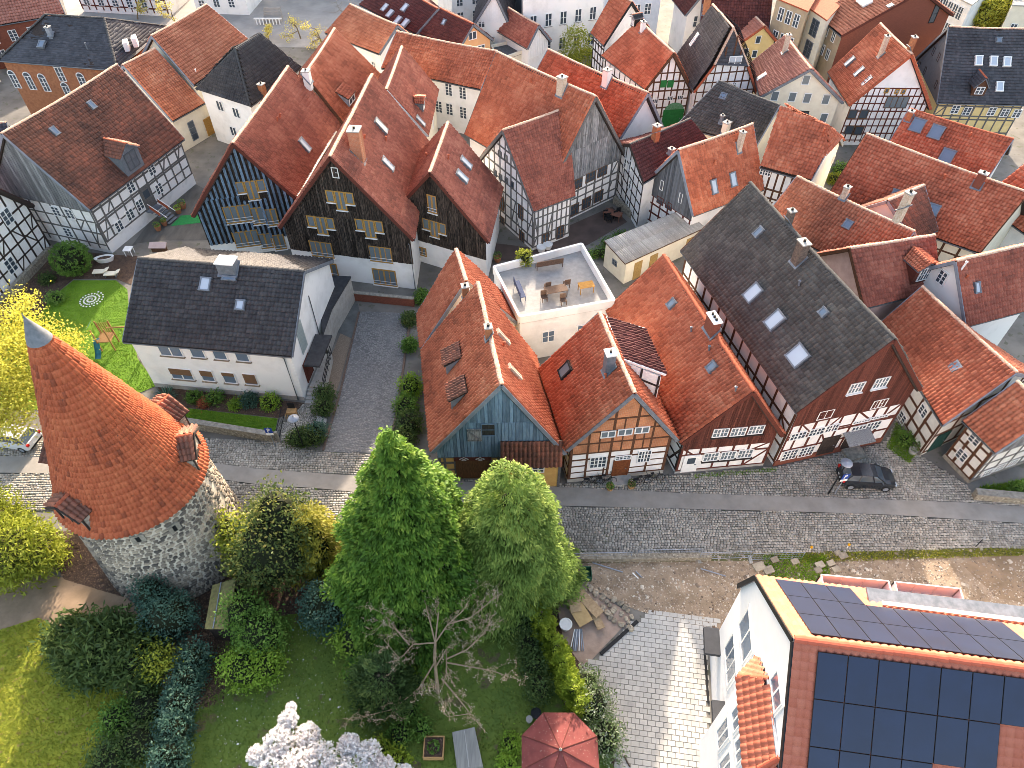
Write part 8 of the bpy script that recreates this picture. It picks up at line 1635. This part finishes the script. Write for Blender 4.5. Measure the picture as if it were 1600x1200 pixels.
cv = thing('covered_bench', G(*q('O', 1240, 1110)), 'bench under a grey weather cover on the lawn', 'bench'); c = [at(*q('O', *p), .75) for p in ((1180, 1215), (1330, 1190), (1280, 960), (1150, 990))]; cl_ = [p * [1, 1, 0] + np.array([0, 0, .03]) for p in c]; cm = np.mean(cl_, 0); mesh('cover', [cm + (p - cm) * 1.05 for p in cl_] + c, [(0, 1, 5, 4), (1, 2, 6, 5), (2, 3, 7, 6), (3, 0, 4, 7), (4, 5, 6, 7)], mat('tarp_grey', (.26, .255, .23), (.18, .175, .16), 1.5, stretch=(4, .5, 1), rough=.5), cv); block('fold', M_CONC, cv, np.mean(c, 0) + Z * .015, unit(c[1] - c[0]) * .05, (c[3] - c[0]) * .95, Z * .03)
pr = thing('parasol', at(870, 1165, 0) , 'faded red octagonal parasol at the lower edge', 'parasol'); c = at(*q('P', 285, 1090), 2.75); b = MB(); M_PARA = mat('parasol_cloth', (.20, .055, .05), (.15, .042, .038), 2, spots=(.42, .30, .26), spot_scale=11, spot_lo=.66)
ring = [c + np.array([2.25 * math.cos(a), 2.25 * math.sin(a), -.7]) for a in np.linspace(0, 2 * math.pi, 8, endpoint=False) + R(22)]
mesh('canopy', ring + [c], [(i, (i + 1) % 8, 8) for i in range(8)], M_PARA, pr); b = MB()
for i in range(8): b.bar(ring[i] + Z * .015, c + Z * .015, .03, .02)
b.build('ribs', M_TIMB_RB, pr); b = MB(); b.tube([c * [1, 1, 0], c + Z * .12], .03, 8); b.build('pole', M_TIMB_BR, pr); b = MB(); b.lathe(c, [(.09, -.02), (.06, .06), (.01, .12)], 8); b.build('cap', M_CONC, pr)
for i, (x, y, r) in enumerate(((140, 890, .32), (100, 925, .2))): pot(['black round bucket behind the parasol', 'small grey bucket behind the parasol'][i], at(*q('P', x, y)), r, .4, M_BLACK if i == 0 else M_CONC)
pot('white stone bowl on the scrap wood pile', at(*q('P', 313, 375)), .42, .5, M_FRAME_W)
# scrap wood: pallets, boards and pipes
M_PALE = mat('pale_wood', (.46, .33, .2), (.33, .23, .14), 7, objrand=.2)
pl_ = thing('pallet', at(*q('P', 345, 190)), 'pale wooden pallet leaning on the scrap wood pile', 'pallet'); c = at(*q('P', 345, 195)) + Z * .55; e_ = unit([.75, .6, 0]); f_ = unit([-.5, .6, .5])
for k in range(6): block('slat', M_PALE, pl_, c + e_ * (-.55 + k * .22), e_ * .14, f_ * 1.5, Z * .03)
for k in (-.6, 0, .6): block('bearer', M_PALE, pl_, c + f_ * k - Z * .07, e_ * 1.3, f_ * .1, Z * .09)
for i, (x, y, w_, l_, a, zz, tl) in enumerate(((400, 320, 1.0, 1.25, 30, .5, .3), (450, 260, .7, 1.9, 40, .6, .1), (365, 270, .7, .9, 10, .65, .2), (500, 350, .5, 1.1, 20, .35, .0))):
    t = thing('wood_board', at(*q('P', x, y)), ['large square plywood sheet on the scrap pile', 'long pale board across the scrap pile', 'small plywood piece behind the large sheet', 'stacked planks at the right of the scrap pile'][i], 'board', 'scrap boards'); ca_, sa_ = math.cos(R(a)), math.sin(R(a)); block('board', M_PALE if i != 0 else mat('plywood', (.46, .32, .16), (.38, .26, .13), 3), t, at(*q('P', x, y)) + Z * zz, np.array([ca_, sa_, .0]) * w_, np.array([-sa_, ca_, tl]) * l_, Z * .05); block('bearer', M_PALE, t, at(*q('P', x, y)) + Z * (zz / 2 - .03), np.array([ca_, sa_, 0]) * w_ * .8, np.array([-sa_, ca_, 0]) * .2, Z * (zz - .06))
for i in range(9):
    t = thing('metal_pipe', at(*q('P', 375, 460)), 'grey metal pipe in the bundle below the plywood sheet', 'pipe', 'pipe bundle'); b = MB(); x0 = 340 + i * 9; b.tube([at(*q('P', x0 + 8 * math.sin(i), 515)) + Z * .06, at(*q('P', 365 + i * 5, 400)) + Z * (.35 + .03 * (i % 3))], .035, 7); b.build('pipe', M_ZINC if i % 3 else M_FRAME_W, t)
gb_ = thing('green_crate', at(*q('P', 430, 70)), 'dark green plastic crate at the corner of the building plot', 'crate'); c = at(*q('P', 430, 75)); M_GRC = mat('green_plastic', (.02, .10, .06), (.015, .08, .05), 4, rough=.5)
for a, sz in (((-.36, 0), (.03, .8)), ((.36, 0), (.03, .8)), ((0, -.39), (.7, .03)), ((0, .39), (.7, .03))): block('side', M_GRC, gb_, c + np.array([a[0], a[1], .3]), np.array([sz[0], 0, 0]), np.array([0, sz[1], 0]), Z * .6)
block('bottom', M_GRC, gb_, c + Z * .04, np.array([.7, 0, 0]), np.array([0, .76, 0]), Z * .05)
# site fence lying along the verge, beacons, stones
for i, (x0, x1, y, z) in enumerate(((893, 985, 858, 1.0), (995, 1090, 853, 1.0), (1092, 1170, 856, .9), (1172, 1252, 857, .9))):
    t = thing('site_fence', at(x0, y + 14), ['leftmost', 'second', 'third', 'rightmost'][i] + ' galvanised site fence panel along the lower street edge', 'fence', 'site fence panels'); a, b_ = at(x0, y + 18), at(x1, y + 16); b = MB()
    for zz in (.08, z): b.tube([a + Z * zz, b_ + Z * zz], .024, 6)
    for p in (a, b_): b.tube([p, p + Z * z], .024, 6)
    b.build('frame', M_ZINC, t); b = MB()
    for k in range(1, 14): p = a + (b_ - a) * k / 14; b.bar(p + Z * .08, p + Z * z, .01)
    for zz in (.35, .65): b.bar(a + Z * zz, b_ + Z * zz, .01)
    b.build('mesh_wires', M_ZINC, t); block('foot', M_CONC, t, a + Z * .06, np.array([.22, 0, 0]), np.array([0, .6, 0]), Z * .12)
for i, (x, y) in enumerate((q('M', 318, 1050), q('M', 537, 1035))):
    t = thing('warning_beacon', at(x, y), ['left yellow warning lamp on the verge', 'right yellow warning lamp on the verge'][i], 'beacon', 'warning lamps'); c = at(x, y); b = MB(); b.tube([c, c + Z * .35], .03, 6); b.build('stake', M_FRAME_W, t); b = MB(); b.lathe(c + Z * .35, [(.04, 0), (.09, .03), (.09, .16), (.02, .2)], 10); b.build('lamp', mat('amber', (.75, .35, .02), (.6, .28, .02), 4, rough=.3), t)
bl = thing('bollard', at(*q('M', 1290, 1030)), 'thin dark marker pole at the right verge', 'pole'); b = MB(); b.tube([at(*q('M', 1290, 1030)), at(*q('M', 1290, 1030)) + Z * 1.0], .03, 6); b.build('post', M_BLACK, bl)
M_SLABS = mat('old_slab', (.40, .34, .26), (.26, .22, .17), 3, bump=.4, objrand=.25)
def rock(c, r):
    me = bpy.data.meshes.new('rock'); b = MB(); rows, cols = 4, 6; V = []
    for i in range(rows + 1):
        th = math.pi * i / rows
        for j in range(cols): a = 2 * math.pi * j / cols; w = rng.uniform(.75, 1.15); V.append((r * w * math.sin(th) * math.cos(a), r * w * math.sin(th) * math.sin(a) * .8, r * .6 * w * math.cos(th)))
    F = [(i * cols + j, (i + 1) * cols + j, (i + 1) * cols + (j + 1) % cols, i * cols + (j + 1) % cols) for i in range(rows) for j in range(cols)]; me.from_pydata(V, [], F); me.update(); me.materials.append(M_SLABS); return me
rocks = [rock(0, 1.0) for _ in range(5)]; k = 0
for (x, y) in [(q('P', 330 + 36 * i + 20 * math.sin(j * 3 + i), 75 + 22 * i + 34 * j - 14)) for i in range(11) for j in range(4)]:
    c = at(x, y); r = rng.uniform(.13, .3); o = link('boulder', rocks[k % 5], None, Matrix.Translation(Vector(c) + Vector((0, 0, r * .3))) @ Matrix.Rotation(float(rng.uniform(0, 6)), 4, 'Z') @ Matrix.Scale(float(r), 4)); tag(o, ['brown field stone at the upper end of the heap beside the clay path', 'brown field stone in the middle of the heap beside the clay path', 'brown field stone at the lower end of the heap near the forecourt'][min(2, k // 15)], 'stone', ['upper field stones', 'middle field stones', 'lower field stones'][min(2, k // 15)]); k += 1
for (x, y, r) in [(q('M', *p) + (s_,)) for p, s_ in (((20, 1150), .45), ((75, 1170), .4), ((110, 1110), .3), ((375, 1140), .35), ((440, 1130), .3), ((470, 1165), .3), ((365, 1170), .3), ((510, 1085), .35), ((480, 1070), .25), ((230, 1120), .3))]:
    c = at(x, y); o = link('stone_slab', cube_data(M_SLABS, 'stone_slab'), None, frame_matrix(c + Z * .09, np.array([r * 1.6, r * .5, .05]), np.array([-r * .4, r * 1.2, .02]), Z * .2)); tag(o, 'pale broken stone slab lying on the building plot', 'stone slab', 'broken slabs on the plot')
for i, (p0, p1, m_) in enumerate((((470, 0), (650, 55), M_ZINC), ((1105, 35), (1250, 78), M_ZINC), ((705, 60), (740, 92), M_FRAME_W), ((725, 50), (758, 85), M_ZINC), ((655, 1130), (690, 1195), M_BARK))):
    t = thing('lying_pole', at(*q('P', *p0)), ['long grey pole lying above the rubble heap', 'grey pole lying beside the stone slabs', 'short white slat on the rubble', 'short grey slat on the rubble', 'small branch lying on the forecourt'][i], 'pole', 'poles lying on the ground'); b = MB(); b.tube([at(*q('P', *p0)) + Z * .08, at(*q('P', *p1)) + Z * .06], .045, 6); b.build('pole', m_, t)
# gate and goods at the garden wall
gt = thing('garden_gate', G(436, 682), 'grey metal garden gate standing open at the entrance path', 'gate'); a, b_ = G(436, 690), G(*q('R1', 1320, 660)); b = MB()
for z in (.15, 1.05): b.tube([a + Z * z, b_ + Z * z], .03, 6)
for k in range(9): p = a + (b_ - a) * k / 8; b.tube([p + Z * .15, p + Z * 1.05], .012, 4)
b.build('bars', M_BLACK, gt); block('gate_post', M_STONE, gt, a + Z * .6, np.array([.2, 0, 0]), np.array([0, .2, 0]), Z * 1.2)
dl = thing('delivery_cart', G(*q('R1', 1390, 660)), 'small orange wooden handcart with chalkboard at the entrance', 'cart'); c = G(*q('R1', 1390, 650)); block('tray', M_WOODP, dl, c + Z * .55, np.array([.75, 0, 0]), np.array([0, .5, 0]), Z * .25); block('board', M_BLACK, dl, c + Z * 1.0 + np.array([0, .25, 0]), np.array([.55, 0, 0]), np.array([0, .04, 0]), Z * .6)
for sg in (-1, 1): b = MB(); b.tube([c + np.array([sg * .42, -.2, .28]) + np.array([0, .24 * math.cos(x), .24 * math.sin(x)]) for x in np.linspace(0, 2 * math.pi, 13)], .03, 5); b.build('wheel', M_WOODP, dl)
# balustrade stair on the square
bs = thing('balustrade_stairs', G(425, 36), 'white stone stairs with balustrade on the market square', 'stairs'); c = G(425, 38)
for i in range(6): block('step', M_PAVE_L, bs, c + np.array([0, .3 * i + .4, .1 + .16 * i]), np.array([2.6, 0, 0]), np.array([0, .32, 0]), Z * (.2 + .32 * i))
for i in range(8): block('baluster', M_FRAME_W, bs, c + np.array([-2.2 + i * .5, -.2, .45]), np.array([.14, 0, 0]), np.array([0, .14, 0]), Z * .8)
block('handrail', M_FRAME_W, bs, c + np.array([-.4, -.2, .92]), np.array([4.2, 0, 0]), np.array([0, .25, 0]), Z * .14)
